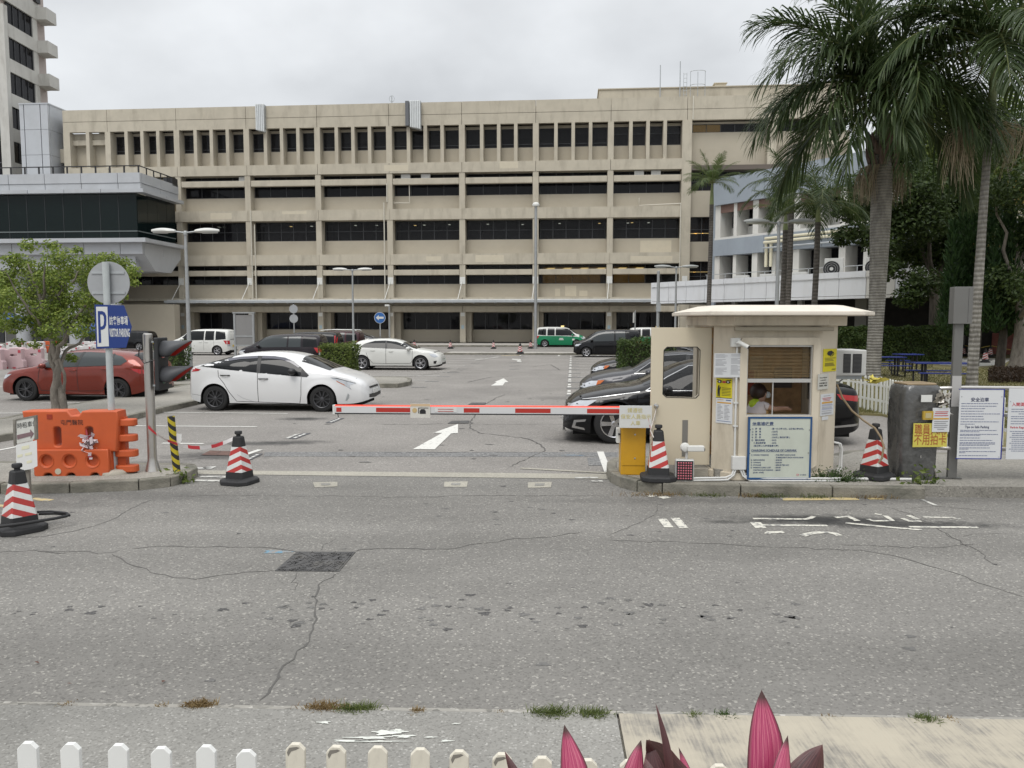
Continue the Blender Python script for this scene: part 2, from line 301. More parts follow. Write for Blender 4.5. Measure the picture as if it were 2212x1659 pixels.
struct('pavement_beige', MB().add([(J0.x+0.006, J0.y-0.012, zc+0.004), (k1.x, k1.y-0.012, zc+0.004), (k1.x, -6, zc+0.004), (J1.x+0.006, -6, zc+0.004), (J0.x+0.006, J0.y-0.012, 0), (k1.x, k1.y-0.012, 0)], [(0, 1, 2, 3), (4, 5, 1, 0)]), brushed())
struct('near_ground', MB().box(-30, 40, -6, 4.0, -0.02, 0.01), M_kerb)
# flaked white paint on the grey pavement
def blob(px, py, w, h, z, n=22, amp=0.45, seed=1):
    c = gp(px, py, z); rnd = random.Random(seed); ph = [rnd.uniform(0, 6.3) for _ in range(5)]
    pts = []
    for i in range(n):
        a = 2*pi*i/n; r = 1 + amp*0.5*(sin(3*a+ph[0])+0.7*sin(5*a+ph[1])+0.6*sin(8*a+ph[2]))
        pts.append((c.x + w*r*cos(a), c.y + h*r*sin(a), z))
    return pts
m_ = MB()
for i, (px, py, w, h) in enumerate([(800, 1593, .10, .012), (838, 1582, .08, .02), (872, 1590, .05, .014), (760, 1600, .1, .008), (815, 1601, .13, .007), (858, 1577, .03, .01), (700, 1560, .03, .012), (930, 1592, .03, .006), (965, 1600, .03, .008), (985, 1563, .02, .006)]):
    p = blob(px, py, w, h, zc+0.005, 26, 0.55, i); m_.add(p, [tuple(range(len(p)))])
struct('paint_flakes', m_, mat('flaked white paint', (0.62, 0.63, 0.58), 0.8, var=0.2, vscale=30))
# cream strip across the entrance
S0, S1 = gp(425, 1017, 0), gp(1312, 1025, 0); T0, T1 = gp(425, 1025, 0), gp(1312, 1036, 0)
def sheet(name, pts, z, m, kind=True):
    o = MB().add([(p.x, p.y, z) for p in pts], [tuple(range(len(pts)))]).build(name, m)
    return tag(o, kind='structure')
sheet('entrance_strip', [S0, S1, T1, T0], 0.009, M_strip)
# ------------------------------------------------------------------ kerbed islands: a top slab and single kerb stones along the edge
def island(name, pts, h, top_m, kerb_w=0.14, stones=True, stone_len=0.95, skip=()):
    """pts: outline (counter-clockwise from above), Vectors"""
    P = [Vector((p.x, p.y, 0)) for p in pts]
    area = sum(P[i].x*P[(i+1) % len(P)].y - P[(i+1) % len(P)].x*P[i].y for i in range(len(P)))
    if area < 0: P.reverse()
    n = len(P); inner = []
    for i in range(n):
        a, b, c = P[i-1], P[i], P[(i+1) % n]
        n1_ = (b-a).normalized(); n2_ = (c-b).normalized(); nn = Vector((-n1_.y-n2_.y, n1_.x+n2_.x, 0))
        nn = nn.normalized()/max(0.35, (nn.normalized()).dot(Vector((-n1_.y, n1_.x, 0))))
        inner.append(b + nn*kerb_w)
    o = MB().prism([(p.x, p.y) for p in inner], 0.0, h-0.006).build(name, top_m); tag(o, kind='structure')
    if stones:
        for i in range(n):
            if i in skip: continue
            a, b = P[i], P[(i+1) % n]; ai, bi = inner[i], inner[(i+1) % n]; L = (b-a).length; k = max(1, round(L/stone_len))
            for j in range(k):
                t0, t1 = j/k, (j+1)/k; g = min(0.006/L, 0.02)
                q = [ext(a, b, t0+g), ext(a, b, t1-g), ext(ai, bi, t1-g), ext(ai, bi, t0+g)]
                dz = random.uniform(-0.006, 0.006)
                mb = MB(); mb.prism([(p.x, p.y) for p in q], -0.01, h+dz)
                s_ = mb.build('kerb_stone', M_kerb, o, bevel=0.016)
    return o
def P_(*xy, z=0.0): return [gp(x, y, z) for x, y in xy]
left_isl = island('left_island', P_((-420, 1062), (0, 1068), (150, 1066), (300, 1060), (370, 1052), (405, 1042), (428, 1030), (424, 1022), (400, 1019.5), (250, 1017.5), (0, 1015), (-420, 1009)), 0.14, M_conc)
right_isl = island('right_island', P_((1310, 1030), (1318, 1042), (1340, 1054), (1375, 1063), (1430, 1069), (1600, 1073), (2000, 1079), (2900, 1092), (2900, 1000), (2212, 1000), (1960, 996), (1960, 985), (1830, 992), (1800, 1000), (1500, 1003), (1345, 1005), (1322, 1010), (1311, 1018)), 0.15, M_conc, skip=(6, 7, 8))
div_isl = island('divider_island', P_((-500, 1045), (-60, 966), (0, 955), (100, 938), (263, 914), (350, 892), (434, 873), (560, 845), (600, 838), (600, 828), (560, 826), (420, 834), (315, 858), (149, 884), (0, 916), (-500, 965)), 0.13, M_conc)
lamp_isl = island('lamp_island', P_((250, 836), (420, 838), (470, 838), (474, 828), (420, 824), (330, 823), (240, 823)), 0.13, M_conc)
hedge_isl = island('hedge_island', P_((640, 838), (860, 838), (886, 833), (890, 827), (880, 822.5), (640, 821)), 0.15, M_conc)
# far traffic island, road and building pavement, in the car park frame
def lot_island(name, u0, u1, v0, v1, h, m, stones=True, sl=2.0): return island(name, [lot(u0, v0), lot(u1, v0), lot(u1, v1), lot(u0, v1)], h, m, stones=stones, stone_len=sl)
M_far_pave = ground_mat('far pavement', (0.38, 0.36, 0.33), (0.3, 0.28, 0.26), (0.45, 0.43, 0.4), 8, big=0.15, bump=0.1)
far_isl = lot_island('far_traffic_island', -8.6, 26, 51.0, 53.2, 0.13, M_far_pave)
bld_pave = lot_island('building_pavement', -60, 30, 67.3, 74.6, 0.14, M_far_pave, sl=3.0)
right_hedge_isl = lot_island('hedge_bay_island', 0.9, 6.5, 21.9, 23.5, 0.13, M_conc)
# ------------------------------------------------------------------ painted markings and drain covers
def marking(name, pts, m, z=0.0075):
    o = MB().add([(p.x, p.y, z) for p in pts], [tuple(range(len(pts)))]).build(name, m, fix=True); return tag(o, kind='structure')
def line(p, q, w, m, name='painted_line', z=0.0075):
    p, q = Vector((p.x, p.y, 0)), Vector((q.x, q.y, 0)); d = (q-p).normalized(); s = Vector((-d.y, d.x, 0))*w/2
    return marking(name, [p-s, q-s, q+s, p+s], m, z)
c3 = lambda pts: [gp(822.9+x*.248, 850.3+y*.248) for x, y in pts]
c2 = lambda pts: [gp(274.3+x*.248, 850.3+y*.248) for x, y in pts]
c6 = lambda pts: [gp(1316.7+x*.372, 1014.9+y*.372) for x, y in pts]
marking('painted_arrow', c3([(278, 487), (468, 488), (612, 350), (670, 345), (672, 267), (455, 345), (535, 345)]), M_white)
marking('painted_arrow', P_((1060.5, 833.5), (1086, 833), (1091, 826), (1098, 825.5), (1088, 817.5), (1068, 825.5), (1073, 826)), M_white)
marking('painted_arrow', P_((1106, 775), (1124, 776), (1127, 782), (1117, 782), (1116, 778.5), (1106, 777.5)), M_whitew)
for py in (784, 791, 798): line(gp(1100, py), gp(1121, py-0.5), 0.25, M_patch, 'dark_strip')
# trench patch and seams
marking('trench_patch', c2([(1200, 510), (2212, 508)]) + c3([(2060, 512), (2060, 552), (0, 550)]) + c2([(1190, 548)]), M_patch, 0.003)
# bay lines, left
for a, b in (((345, 891), (622, 893.7)), ((279, 920.3), (555, 922.3)), ((350, 958), (440, 959)), ((286, 1012.8), (460, 1012)), ((-200, 895), (69, 892.3)), ((87, 871.3), (235, 869.6)), ((-300, 1030), (40, 965)), ((-60, 836), (90, 834))):
    line(gp(*a), gp(*b), 0.09, M_white)
line(gp(440, 1012), gp(466, 1009), 0.09, M_white)
def bay_plate(q, k=3):        # dark bay number panel with pale blocks
    P = [gp(*p) for p in q]; o = marking('bay_number_panel', P, mat('bay panel', (0.09, 0.09, 0.095), 0.8, var=0.2), 0.008)
    for i in range(k):
        t0, t1 = 0.12+0.8*i/k, 0.12+0.8*(i+0.72)/k
        f = lambda t, s: ext(ext(P[0], P[3], t), ext(P[1], P[2], t), s)
        x = MB().add([tuple(Vector((p.x, p.y, 0.0115))) for p in (f(t0, .34), f(t0, .68), f(t1, .68), f(t1, .34))], [(0, 1, 2, 3)]).build('painted_digit', M_white, o)
_c2 = lambda pts: [(274.3+x*.248, 850.3+y*.248) for x, y in pts]
bay_plate(_c2([(1725, 258), (1790, 258), (1895, 215), (1835, 215)]), 4); bay_plate(_c2([(1405, 397), (1475, 397), (1605, 345), (1535, 345)])); bay_plate(_c2([(1010, 585), (1085, 578), (1190, 525), (1120, 525)]))
line(*c2([(1385, 395), (1490, 352)]), 0.07, M_whitew); line(*c2([(1030, 535), (1160, 490)]), 0.1, M_white)
# right bays
for i in range(12):
    v = 21.0+2.5*i
    if v > 24 or v < 20: line(lot(0.2, v), lot(4.9, v), 0.09, M_whitew if i % 2 else M_white)
    line(lot(-0.1, v+0.6), lot(-0.1, v+1.2), 0.1, M_white); line(lot(-0.2, v-0.55), lot(0.35, v-0.55), 0.28, M_patch, 'dark_strip'); line(lot(-0.1, v-0.2), lot(-0.1, v+0.25), 0.12, M_white)
for i in range(10):
    v = 26.0+2.5*i; line(lot(-10.2, v), lot(-5.4, v), 0.09, M_white if i % 3 else M_whitew); line(lot(-5.4, v-0.6), lot(-4.9, v-0.5), 0.2, M_patch, 'dark_strip')
for u in (-3.4, -0.9, 1.6): line(lot(u, 49.5), lot(u+0.05, 50.6), 0.12, M_white)
line(lot(-5.6, 44), lot(-4.6, 48), 0.12, M_white); line(lot(-4.6, 49.6), lot(-3.4, 50.6), 0.3, M_yellow)
line(*c3([(1910, 508), (1978, 685)]), 0.11, M_white); line(*c3([(1215, 652), (1975, 694)]), 0.09, M_strip)
sheet('dark_square', c3([(1795, 560), (1915, 558), (1930, 628), (1808, 630)]), 0.006, M_patch)
for a, b in (((640, 730), (1010, 733)), ((590, 763), (960, 768))): line(*c2([a, b]), 0.11, M_whitew, z=0.0125)
for a, b in (((1690, 740), (1890, 738)), ((1835, 770), (1930, 767))): line(*c3([a, b]), 0.09, M_whitew, z=0.0125)
# worn lettering on the road by the booth (only strokes are left)
def stroke(pts, w, m=M_white, z=0.0085):
    P = c6(pts); L, R = [], []
    for i, p in enumerate(P):
        d = (P[min(i+1, len(P)-1)]-P[max(0, i-1)]).normalized(); s = Vector((-d.y, d.x, 0))*w/2; L.append(p+s); R.append(p-s)
    m_ = MB()
    for i in range(len(P)-1): m_.quad(*[(q.x, q.y, z) for q in (R[i], R[i+1], L[i+1], L[i])])
    return tag(m_.build('worn_letter_stroke', m), kind='structure')
M_letter = worn_paint('worn lettering paint', (0.60, 0.58, 0.51), 0.53, 16)
for pts, w in (([(833, 287), (1140, 290), (1165, 284), (1185, 274)], .055), ([(845, 308), (880, 342)], .12), ([(895, 325), (1265, 328)], .06), ([(918, 376), (925, 368), (1010, 365)], .075), ([(1120, 387), (1150, 377), (1190, 370), (1250, 366), (1305, 373), (1335, 386)], .075),
    ([(1310, 280), (1385, 274), (1440, 300)], .07), ([(1370, 312), (1500, 325), (1660, 340), (1815, 353)], .055), ([(1500, 290), (1530, 300), (1645, 299), (1600, 270)], .06), ([(1700, 285), (1740, 301), (1810, 303)], .06), ([(1735, 268), (1790, 291)], .06), ([(1820, 278), (1990, 281), (2035, 291)], .05),
    ([(1740, 335), (2140, 338)], .06), ([(1540, 258), (1580, 264)], .06), ([(305, 288), (345, 338)], .1), ([(380, 283), (432, 342)], .1)): stroke(pts, w, M_letter)
stroke([(225, 150), (262, 158)], .13, M_letter); stroke([(298, 158), (336, 168)], .13, M_letter); stroke([(1810, 174), (1895, 210)], .05, M_whitew)
stroke([(1000, 174), (1440, 171)], .13, M_yellow); stroke([(1500, 171), (1590, 171)], .08, M_yellow)
line(gp(-60, 1092), gp(30, 1094), 0.1, M_yellow) ; line(gp(68, 1078), gp(110, 1082), .1, M_yellow)
# concrete loop patches
for q in ([(676, 1043), (729, 1042), (729, 1052), (680, 1054)], [(960, 1042), (1011, 1041), (1008, 1053), (959, 1053)], [(1141, 1043), (1192, 1042), (1190, 1054), (1140, 1055)]):
    P = P_(*q); cc = sum(P, Vector())/4
    o = sheet('concrete_patch', P, 0.0085, M_strip)
    MB().add([tuple(Vector((ext(cc, p, .4).x, ext(cc, p, .4).y, 0.0125))) for p in P], [(0, 1, 2, 3)]).build('inset', M_conc_grey, o)
# drain and cable covers
M_iron = mat('cast iron cover', (0.085, 0.083, 0.082), 0.65, metal=0.3, var=0.35, vscale=14, bump=0.6, bscale=60, stain=(0.14, 0.13, 0.11), stain_amt=0.6, stain_scale=(5, 5, 5))
def cover(q, label, pattern=True, mm=None):
    P = P_(*q); c = sum(P, Vector())/4; c.z = 0
    t = thing('manhole_cover', label, 'manhole cover', c)
    L = [p-c for p in P]
    MB().prism([(p.x, p.y) for p in L], 0.0, 0.010).build('frame', M_iron, t)
    I = [p*0.94 for p in L]
    for k in range(4 if pattern else 2):       # plates split along the diagonals
        if pattern: tri = [Vector(), I[k], I[(k+1) % 4]]; g = sum(tri, Vector())/3; tri = [g + (p-g)*0.965 for p in tri]
        else: tri = [I[0], ext(I[0], I[1], .49), ext(I[3], I[2], .49), I[3]] if k == 0 else [ext(I[0], I[1], .51), I[1], I[2], ext(I[3], I[2], .51)]
        pl = MB().prism([(p.x, p.y) for p in tri], 0.006, 0.014).build('plate', mm or M_iron, t)
        if pattern:
            rib = MB(); rnd = random.Random(k)
            for _ in range(26):
                a, b = rnd.random(), rnd.random()
                if a+b > 1: a, b = 1-a, 1-b
                p = tri[0]+(tri[1]-tri[0])*(0.06+a*0.88)+(tri[2]-tri[0])*(0.04+b*0.88); ang = rnd.choice((0.6, -0.9, 1.4))
                d = Vector((cos(ang), sin(ang), 0))*0.025; s = Vector((-d.y, d.x, 0)).normalized()*0.006
                rib.prism([(x.x, x.y) for x in (p-d-s, p+d-s, p+d+s, p-d+s)], 0.0138, 0.019)
            tag(rib.build('tread_bars', M_iron, pl), kind='stuff')
    return t
cover([(594, 1235), (733, 1236), (768, 1194), (641, 1193.5)], 'large square iron manhole cover with diagonal seams in the near road')
cover(_c2([(640, 540), (910, 545), (930, 508), (720, 500)]), 'rusty dark drain cover in the car park behind the middle cone', False, mat('rusty cover', (0.13, 0.075, 0.06), 0.8, metal=0.2, var=0.4, vscale=10))
cover([(967, 915.5), (1012, 915), (1014, 909.5), (975, 910)], 'small dark cover at the tip of the big white arrow', False)
cover([(1012, 874.5), (1048, 874.5), (1050, 870.5), (1018, 870.5)], 'thin dark drain cover just above the boom arm', False)
# ------------------------------------------------------------------ cracks: thin wandering ribbons
def crack(pts, w=0.012, z=0.0065, seed=0):
    rnd = random.Random(seed); P = []
    for i in range(len(pts)-1):
        a, b = pts[i], pts[i+1]; n = max(2, int((b-a).length/0.09))
        for k in range(n): P.append(ext(a, b, k/n) + Vector((rnd.gauss(0, .012), rnd.gauss(0, .016), 0)))
    P.append(pts[-1]); mb = MB(); vs = []
    for i, p in enumerate(P):
        d = (P[min(i+1, len(P)-1)]-P[max(0, i-1)]).normalized(); s = Vector((-d.y, d.x, 0))*w*rnd.uniform(.3, 1.1)*(0.3 if i in (0, len(P)-1) else 1)/2*(1+p.length*0.03)
        vs += [(p.x-s.x, p.y-s.y, z), (p.x+s.x, p.y+s.y, z)]
    mb.add(vs, [(2*i, 2*i+2, 2*i+3, 2*i+1) for i in range(len(P)-1)])
    return tag(mb.build('crack', M_crack), kind='structure')
G = lambda pts: [gp(*p) for p in pts]
for i, (pts, w) in enumerate([
    (G([(-60, 1186), (0, 1193), (70, 1191), (150, 1195)]), .012), (c2([(0, 1358), (330, 1328), (690, 1345), (1080, 1340), (1280, 1352), (1480, 1383)]), .014), (G([(70, 1191), (170, 1192), (240, 1194), (274, 1187)]), .010),
    (c2([(1990, 1385), (2050, 1360), (2212, 1355)]) + c3([(210, 1350), (600, 1358), (850, 1305), (1200, 1270), (1500, 1250), (1650, 1225), (1760, 1208)]), .013),
    (G([(240, 1198), (274, 1216)]) + c2([(150, 1540), (330, 1590), (620, 1618), (930, 1570), (1130, 1550), (1290, 1540)]), .013),
    (G([(646, 1237), (632, 1257), (640, 1262), (637, 1275)]), .01), (G([(733, 1237), (715, 1248), (690, 1266), (682, 1300), (678, 1340), (672, 1372), (656, 1400), (632, 1424), (602, 1450), (594, 1480), (578, 1497), (562, 1514)]), .015),
    (c2([(1690, 1375), (1720, 1320), (1820, 1265)]), .009), (c3([(540, 262), (300, 272), (0, 270)]), .02), (c3([(590, 262), (900, 268), (1330, 270), (1640, 268)]), .014), (c3([(915, 90), (1000, 40), (1080, 10)]), .02), (c3([(830, 178), (790, 230), (770, 300), (860, 345), (1100, 372), (1280, 395), (1380, 440), (1430, 490), (1400, 512)]), .02),
    (c3([(1400, 512), (1290, 560), (1110, 640)]), .014), (c3([(0, 905), (400, 905), (700, 890), (2000, 897)]), .010), (c2([(380, 898), (900, 890), (1600, 895), (2212, 899)]), .008),
    (c6([(0, 412), (380, 420), (700, 437), (1200, 462), (1480, 472), (1650, 500), (1850, 560), (2000, 600), (2150, 660), (2400, 740)]), .012), (c6([(1340, 440), (1900, 455), (2150, 435)]), .01), (c6([(1600, 215), (1750, 260), (2000, 400), (2130, 470), (2250, 560)]), .009), (c6([(1720, 230), (1900, 212), (2250, 245)]), .009), (c6([(2040, 385), (2300, 372)]), .009), (c6([(1940, 365), (2080, 450)]), .008),
    (c6([(280, 200), (270, 260), (100, 340), (0, 380)]), .007),
    (G([(0, 1163), (91, 1160), (164, 1147), (218, 1132.5), (255, 1116), (274, 1105), (300, 1090), (332, 1080)]), .011), (c3([(0, 515), (700, 512), (1400, 514)]), .012), (G([(1150, 792), (1190, 788), (1210, 800)]), .03), (G([(1010, 826), (1060, 815), (1110, 812)]), .03), (G([(800, 822), (900, 812), (1000, 800), (1060, 802)]), .025)]):
    crack(pts, w, seed=i)
# blue spray marks near the manhole
sheet('blue_spray_mark', [Vector(p) for p in blob(598, 1193, .13, .05, 0, 18, .4, 4)], 0.0062, worn_paint('blue spray', (0.12, 0.25, 0.34), 0.47, 16))
sheet('blue_spray_mark', [Vector(p) for p in blob(1236, 984, .18, .05, 0, 18, .4, 9)], 0.0062, worn_paint('blue spray faint', (0.14, 0.22, 0.30), 0.48, 16))

# small dark oil stains scattered over the road
M_stain = ground_mat('oil stained asphalt', (0.085, 0.082, 0.08), (0.05, 0.05, 0.05), (0.16, 0.155, 0.15), 70, big=0.2, bump=0.4)
M_stain2 = ground_mat('faint oil stain', (0.135, 0.131, 0.125), (0.1, 0.097, 0.093), (0.22, 0.215, 0.2), 70, big=0.2, bump=0.4)
m1s, m2s = MB(), MB(); r = random.Random(21)
for i in range(150):
    band = r.random()
    if band < .45: px, py = r.uniform(560, 1760), r.gauss(1322, 16)
    elif band < .6: px, py = r.uniform(0, 600), r.gauss(1318, 10)
    elif band < .8: px, py = r.uniform(900, 1900), r.gauss(1105, 26)
    else: px, py = r.uniform(0, 2200), r.uniform(1080, 1470)
    if py > 1490: continue
    w = r.uniform(.012, .045); p = blob(px, py, w, w*r.uniform(.5, .9), 0.0058, 12, .5, i); (m1s if r.random() < .4 else m2s).add(p, [tuple(range(len(p)))])
struct('oil_stains', m1s, M_stain); struct('faint_oil_stains', m2s, M_stain2)
m3 = MB()
for i in range(40):
    p = blob(r.uniform(620, 1250), r.uniform(815, 1000), r.uniform(.02, .09), r.uniform(.02, .06), 0.0058, 10, .5, i+200); m3.add(p, [tuple(range(len(p)))])
struct('lot_stains', m3, M_stain2)
# ------------------------------------------------------------------ main hospital block (local frame: x along the facade, y into the building)
M_beige = mat('beige painted concrete', (0.475, 0.432, 0.348), 0.9, var=0.10, vscale=0.8, stain=(0.25, 0.22, 0.17), stain_amt=0.62, stain_scale=(1.1, 1.1, 0.28), bump=0.05, bscale=8)
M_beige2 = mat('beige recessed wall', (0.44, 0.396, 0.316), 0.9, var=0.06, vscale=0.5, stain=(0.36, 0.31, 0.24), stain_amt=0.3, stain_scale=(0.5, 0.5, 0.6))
M_beige3 = mat('beige repainted patch', (0.56, 0.505, 0.395), 0.9, var=0.04)
M_frame = mat('dark bronze window frame', (0.05, 0.052, 0.056), 0.5)
def glass_mat(name, tint, alpha, rough=0.03, spec=0.22):
    m, N, K, b = new_mat(name); MATS[name] = m
    b.inputs['Base Color'].default_value = tuple(tint)+(1,); b.inputs['Roughness'].default_value = rough; b.inputs['Alpha'].default_value = alpha; b.inputs['Specular IOR Level'].default_value = spec
    t = N.new('ShaderNodeTexCoord'); n = N.new('ShaderNodeTexNoise'); n.inputs['Scale'].default_value = 0.9; K.new(t.outputs['Object'], n.inputs['Vector'])
    bn = N.new('ShaderNodeBump'); bn.inputs['Strength'].default_value = 0.05; bn.inputs['Distance'].default_value = 0.05; K.new(n.outputs['Fac'], bn.inputs['Height']); K.new(bn.outputs[0], b.inputs['Normal'])
    return m
M_pane = glass_mat('smoked window glass', (0.012, 0.012, 0.014), 0.82)
M_pane2 = glass_mat('clearer window glass', (0.02, 0.02, 0.022), 0.6)
M_blind = mat('drawn grey blind', (0.16, 0.15, 0.14), 0.8, var=0.15, vscale=3)
M_blindl = mat('pale blind', (0.42, 0.43, 0.44), 0.8, var=0.1)
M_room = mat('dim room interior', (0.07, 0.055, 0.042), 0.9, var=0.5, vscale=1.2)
M_warm = mat('warm ceiling light', (1, 0.8, 0.4), emit=(1.0, 0.72, 0.28), emit_s=3.0)
M_cool = mat('white ceiling light', (1, 1, 1), emit=(0.95, 1.0, 0.85), emit_s=2.0)
M_galv = mat('galvanised steel', (0.42, 0.44, 0.45), 0.5, metal=0.5, var=0.12, vscale=2)
M_wpaint = mat('white painted metal', (0.66, 0.66, 0.63), 0.5, var=0.06, vscale=4)
HB = thing('hospital_building', 'long beige concrete hospital block with rows of recessed windows across the background', 'building', (0, 75, 0.055), -LA); HB.scale = (0.986, 1, 0.975)
COLS = [2.3+7.2*k for k in range(-6, 3)]          # -40.9 .. 16.7
def hb(name, m, x0, x1, y0, y1, z0, z1, parent=None, **k): return MB().box(x0, x1, y0, y1, z0, z1).build(name, m, parent or HB, **k)
hb('core_wall', M_beige2, -45.6, 32, 6.0, 26, 0.1, 23.2)
hb('roof_slab', M_beige2, -45.6, 32, 0.35, 26, 22.9, 23.2)
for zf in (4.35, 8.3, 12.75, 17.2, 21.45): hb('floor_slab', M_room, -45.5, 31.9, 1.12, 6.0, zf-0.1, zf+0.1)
# parapet panels, beams (one piece per bay, open joints between)
EDG = [-45.6] + [c for c in COLS] + [24.4, 32]
for i in range(len(EDG)-1):
    a, b = EDG[i]+0.02, EDG[i+1]-0.02
    hb('parapet_panel', M_beige, a, b, 0, 0.4, 22.54, 23.7); hb('parapet_panel', M_beige, a, b, 0.0, 0.42, 21.5, 22.5)
    if EDG[i+1] <= 16.8:
        for z0, z1 in ((16.9, 17.9), (12.35, 13.4), (7.9, 8.95)): hb('facade_beam', M_beige, a, b, -0.05, 1.1, z0, z1)
        hb('facade_beam', M_beige, a, b, -0.03, 1.1, 4.32, 4.62); hb('lower_beam', M_beige, a, b, 0.02, 0.6, 3.2, 3.75)
        hb('canopy_soffit_wall', M_beige2, a, b, 0.6, 2.2, 3.15, 4.3)
for c in COLS[:-1]:
    hb('column', M_beige, c-0.28, c+0.28, 0.0, 1.1, 4.62, 16.9); hb('column', M_beige, c-0.28, c+0.28, 0.0, 1.1, 17.9, 21.5)
    hb('ground_column', M_beige, c-0.28, c+0.28, 0.0, 0.75, 0.13, 3.2); hb('pier', M_beige2, c-0.1, c+0.75, 0.9, 2.3, 0.13, 3.2)
hb('corner_column', M_beige, 16.25, 17.15, -0.04, 1.2, 0.13, 21.5)
def window(x0, x1, z0, z1, y, cols, rows, pm=M_pane, parent=None, split=None, fr=0.05, blind=0.0):
    w = MB(); t = fr
    w.box(x0, x1, y, y+0.07, z0, z0+t); w.box(x0, x1, y, y+0.07, z1-t, z1); w.box(x0, x0+t, y, y+0.07, z0+t, z1-t); w.box(x1-t, x1, y, y+0.07, z0+t, z1-t)
    xs = [x0+(x1-x0)*i/cols for i in range(cols+1)]; zs = [z0+(z1-z0)*i/rows for i in range(rows+1)] if split is None else [z0, z0+(z1-z0)*split, z1]
    for x in xs[1:-1]: w.box(x-t*0.6, x+t*0.6, y+0.002, y+0.068, z0+t, z1-t)
    for z in zs[1:-1]: w.box(x0+t, x1-t, y+0.004, y+0.066, z-t*0.5, z+t*0.5)
    o = w.build('window', M_frame, parent or HB)
    for i in range(cols):
        for j in range(len(zs)-1):
            g = 0.4*t
            MB().box(xs[i]+g, xs[i+1]-g, y+0.03, y+0.04, zs[j]+g, zs[j+1]-g).build('pane', pm, o)
        if blind and random.random() < blind:
            h = random.uniform(0.3, 0.95); MB().box(xs[i]+t, xs[i+1]-t, y+0.10, y+0.11, z1-(z1-z0)*h, z1-t).build('blind', M_blind, o)
    return o
LIT = {}
def lamp_(x, y, z, w, d, m): MB().box(x-w/2, x+w/2, y-d/2, y+d/2, z-0.03, z).build('ceiling_light', m, HB)
for i in range(len(COLS)-1):
    a, b = COLS[i]+0.28, COLS[i+1]-0.28
    # fifth storey: four slot windows between deep fins
    last = i == len(COLS)-2
    if last: b = 16.25
    wq = (b-a)/4
    for k in range(4):
        x0, x1 = a+k*wq, a+(k+1)*wq
        if k: hb('fin', M_beige, x0-0.165, x0+0.165, 0.0, 1.06, 17.9, 21.5)
        xa, xb = x0+(0.165 if k else 0), x1-(0.165 if k < 3 else 0)
        hb('spandrel', M_beige2, xa, xb, 1.0, 1.2, 17.9, 19.4); hb('header', M_beige2, xa, xb, 1.0, 1.2, 21.22, 21.5)
        o = window(xa+0.02, xb-0.02, 19.4, 21.22, 1.03, 1, 2, M_pane2, split=0.18 if not last else 0.62, blind=0.75)
        if last: MB().box(xa+0.1, xb-0.1, 1.12, 1.13, 20.5, 21.15).build('blind', M_blindl, o)
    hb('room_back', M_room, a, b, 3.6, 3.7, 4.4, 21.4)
    # fourth storey: sun-shade beam, ribbon window, spandrel
    for (zs0, zs1, zw0, zw1, zp0, zg) in ((15.8, 16.4, 14.8, 16.9, 13.4, 4), (6.85, 7.4, 6.0, 7.9, 4.62, 2)):
        hb('sunshade', M_beige, a+0.02, b-0.02, 0.05, 0.45, zs0, zs1, bevel=0.05)
        window(a+0.05, b-0.05, zw0, zw1, 1.0, 4, 2, M_pane2 if (zg == 2 and i >= 5) else M_pane, split=0.52, blind=0.3 if zg == 4 else 0.0)
        hb('spandrel', M_beige2, a, b, 0.9, 1.1, zp0, zw0)
    # third storey: tall windows
    window(a+0.1, b-0.1, 10.4, 12.3, 1.0, 5, 2, M_pane2 if i > 1 else M_pane)
    hb('spandrel', M_beige2, a, b, 0.9, 1.1, 8.95, 10.4)
    for k in range(random.choice((2, 3, 3))):
        lamp_(a+random.uniform(0.6, 6.0), random.uniform(1.6, 2.3), 12.05, 0.22, 0.3, M_cool if random.random() < 0.7 else M_warm)
    # ground floor
    ga, gb = a+0.55, b-0.0
    window(ga, gb-0.1, 1.4, 3.15, 2.0, 5, 1, M_pane); hb('ground_wall', M_beige2, a-0.3, b+0.3, 2.05, 2.3, 0.13, 1.4)
    # canopy bracket plate and tie rod
    c = COLS[i]
    hb('tie_plate', M_wpaint, c-0.27, c+0.27, -0.04, 0.0, 5.95, 6.65)
    MB().cyl((c-0.05, -0.05, 6.2), (c-0.25, -1.5, 4.4), 0.035, 6).build('tie_rod', M_wpaint, HB)
    if i >= 6:
        for k in range(4 if i == 6 else 2):
            x = a+0.9+k*1.7
            for q in range(4): MB().box(x+q*0.1-.38, x+q*0.1+.38, 1.5+q*0.45, 1.6+q*.45, 7.42+.075*q, 7.47+.075*q).build('ceiling_light', M_warm, HB)
        hb('glowing_room_wall', mat('warm glowing room wall', (.5, .35, .15), emit=(.55, .33, .08), emit_s=.22), a+.3, b-(.5 if i == 6 else 3.0), 3.4, 3.5, 5.0, 7.8)  # emission on the wall stands in for lamplight in the room
hb('tie_plate', M_wpaint, 16.45, 16.95, -0.08, -0.04, 5.95, 6.65)
hb('canopy', mat('canopy grey metal', (0.46, 0.45, 0.42), 0.6, var=0.2, vscale=1.5, stain=(0.2, 0.19, 0.17), stain_amt=0.6, stain_scale=(0.8, 1, 3)), -34.6, 14.0, -1.7, 0.0, 4.12, 4.24)
hb('canopy_gutter', M_galv, -34.6, 14.0, -1.86, -1.7, 4.06, 4.34, bevel=0.03)
hb('canopy_rail', M_wpaint, -34.6, 14.0, -1.2, -1.12, 4.3, 4.42)
for i in range(24): hb('canopy_rib', M_galv, -34.4+i*2.05, -34.3+i*2.05, -1.7, 0.0, 4.0, 4.12)
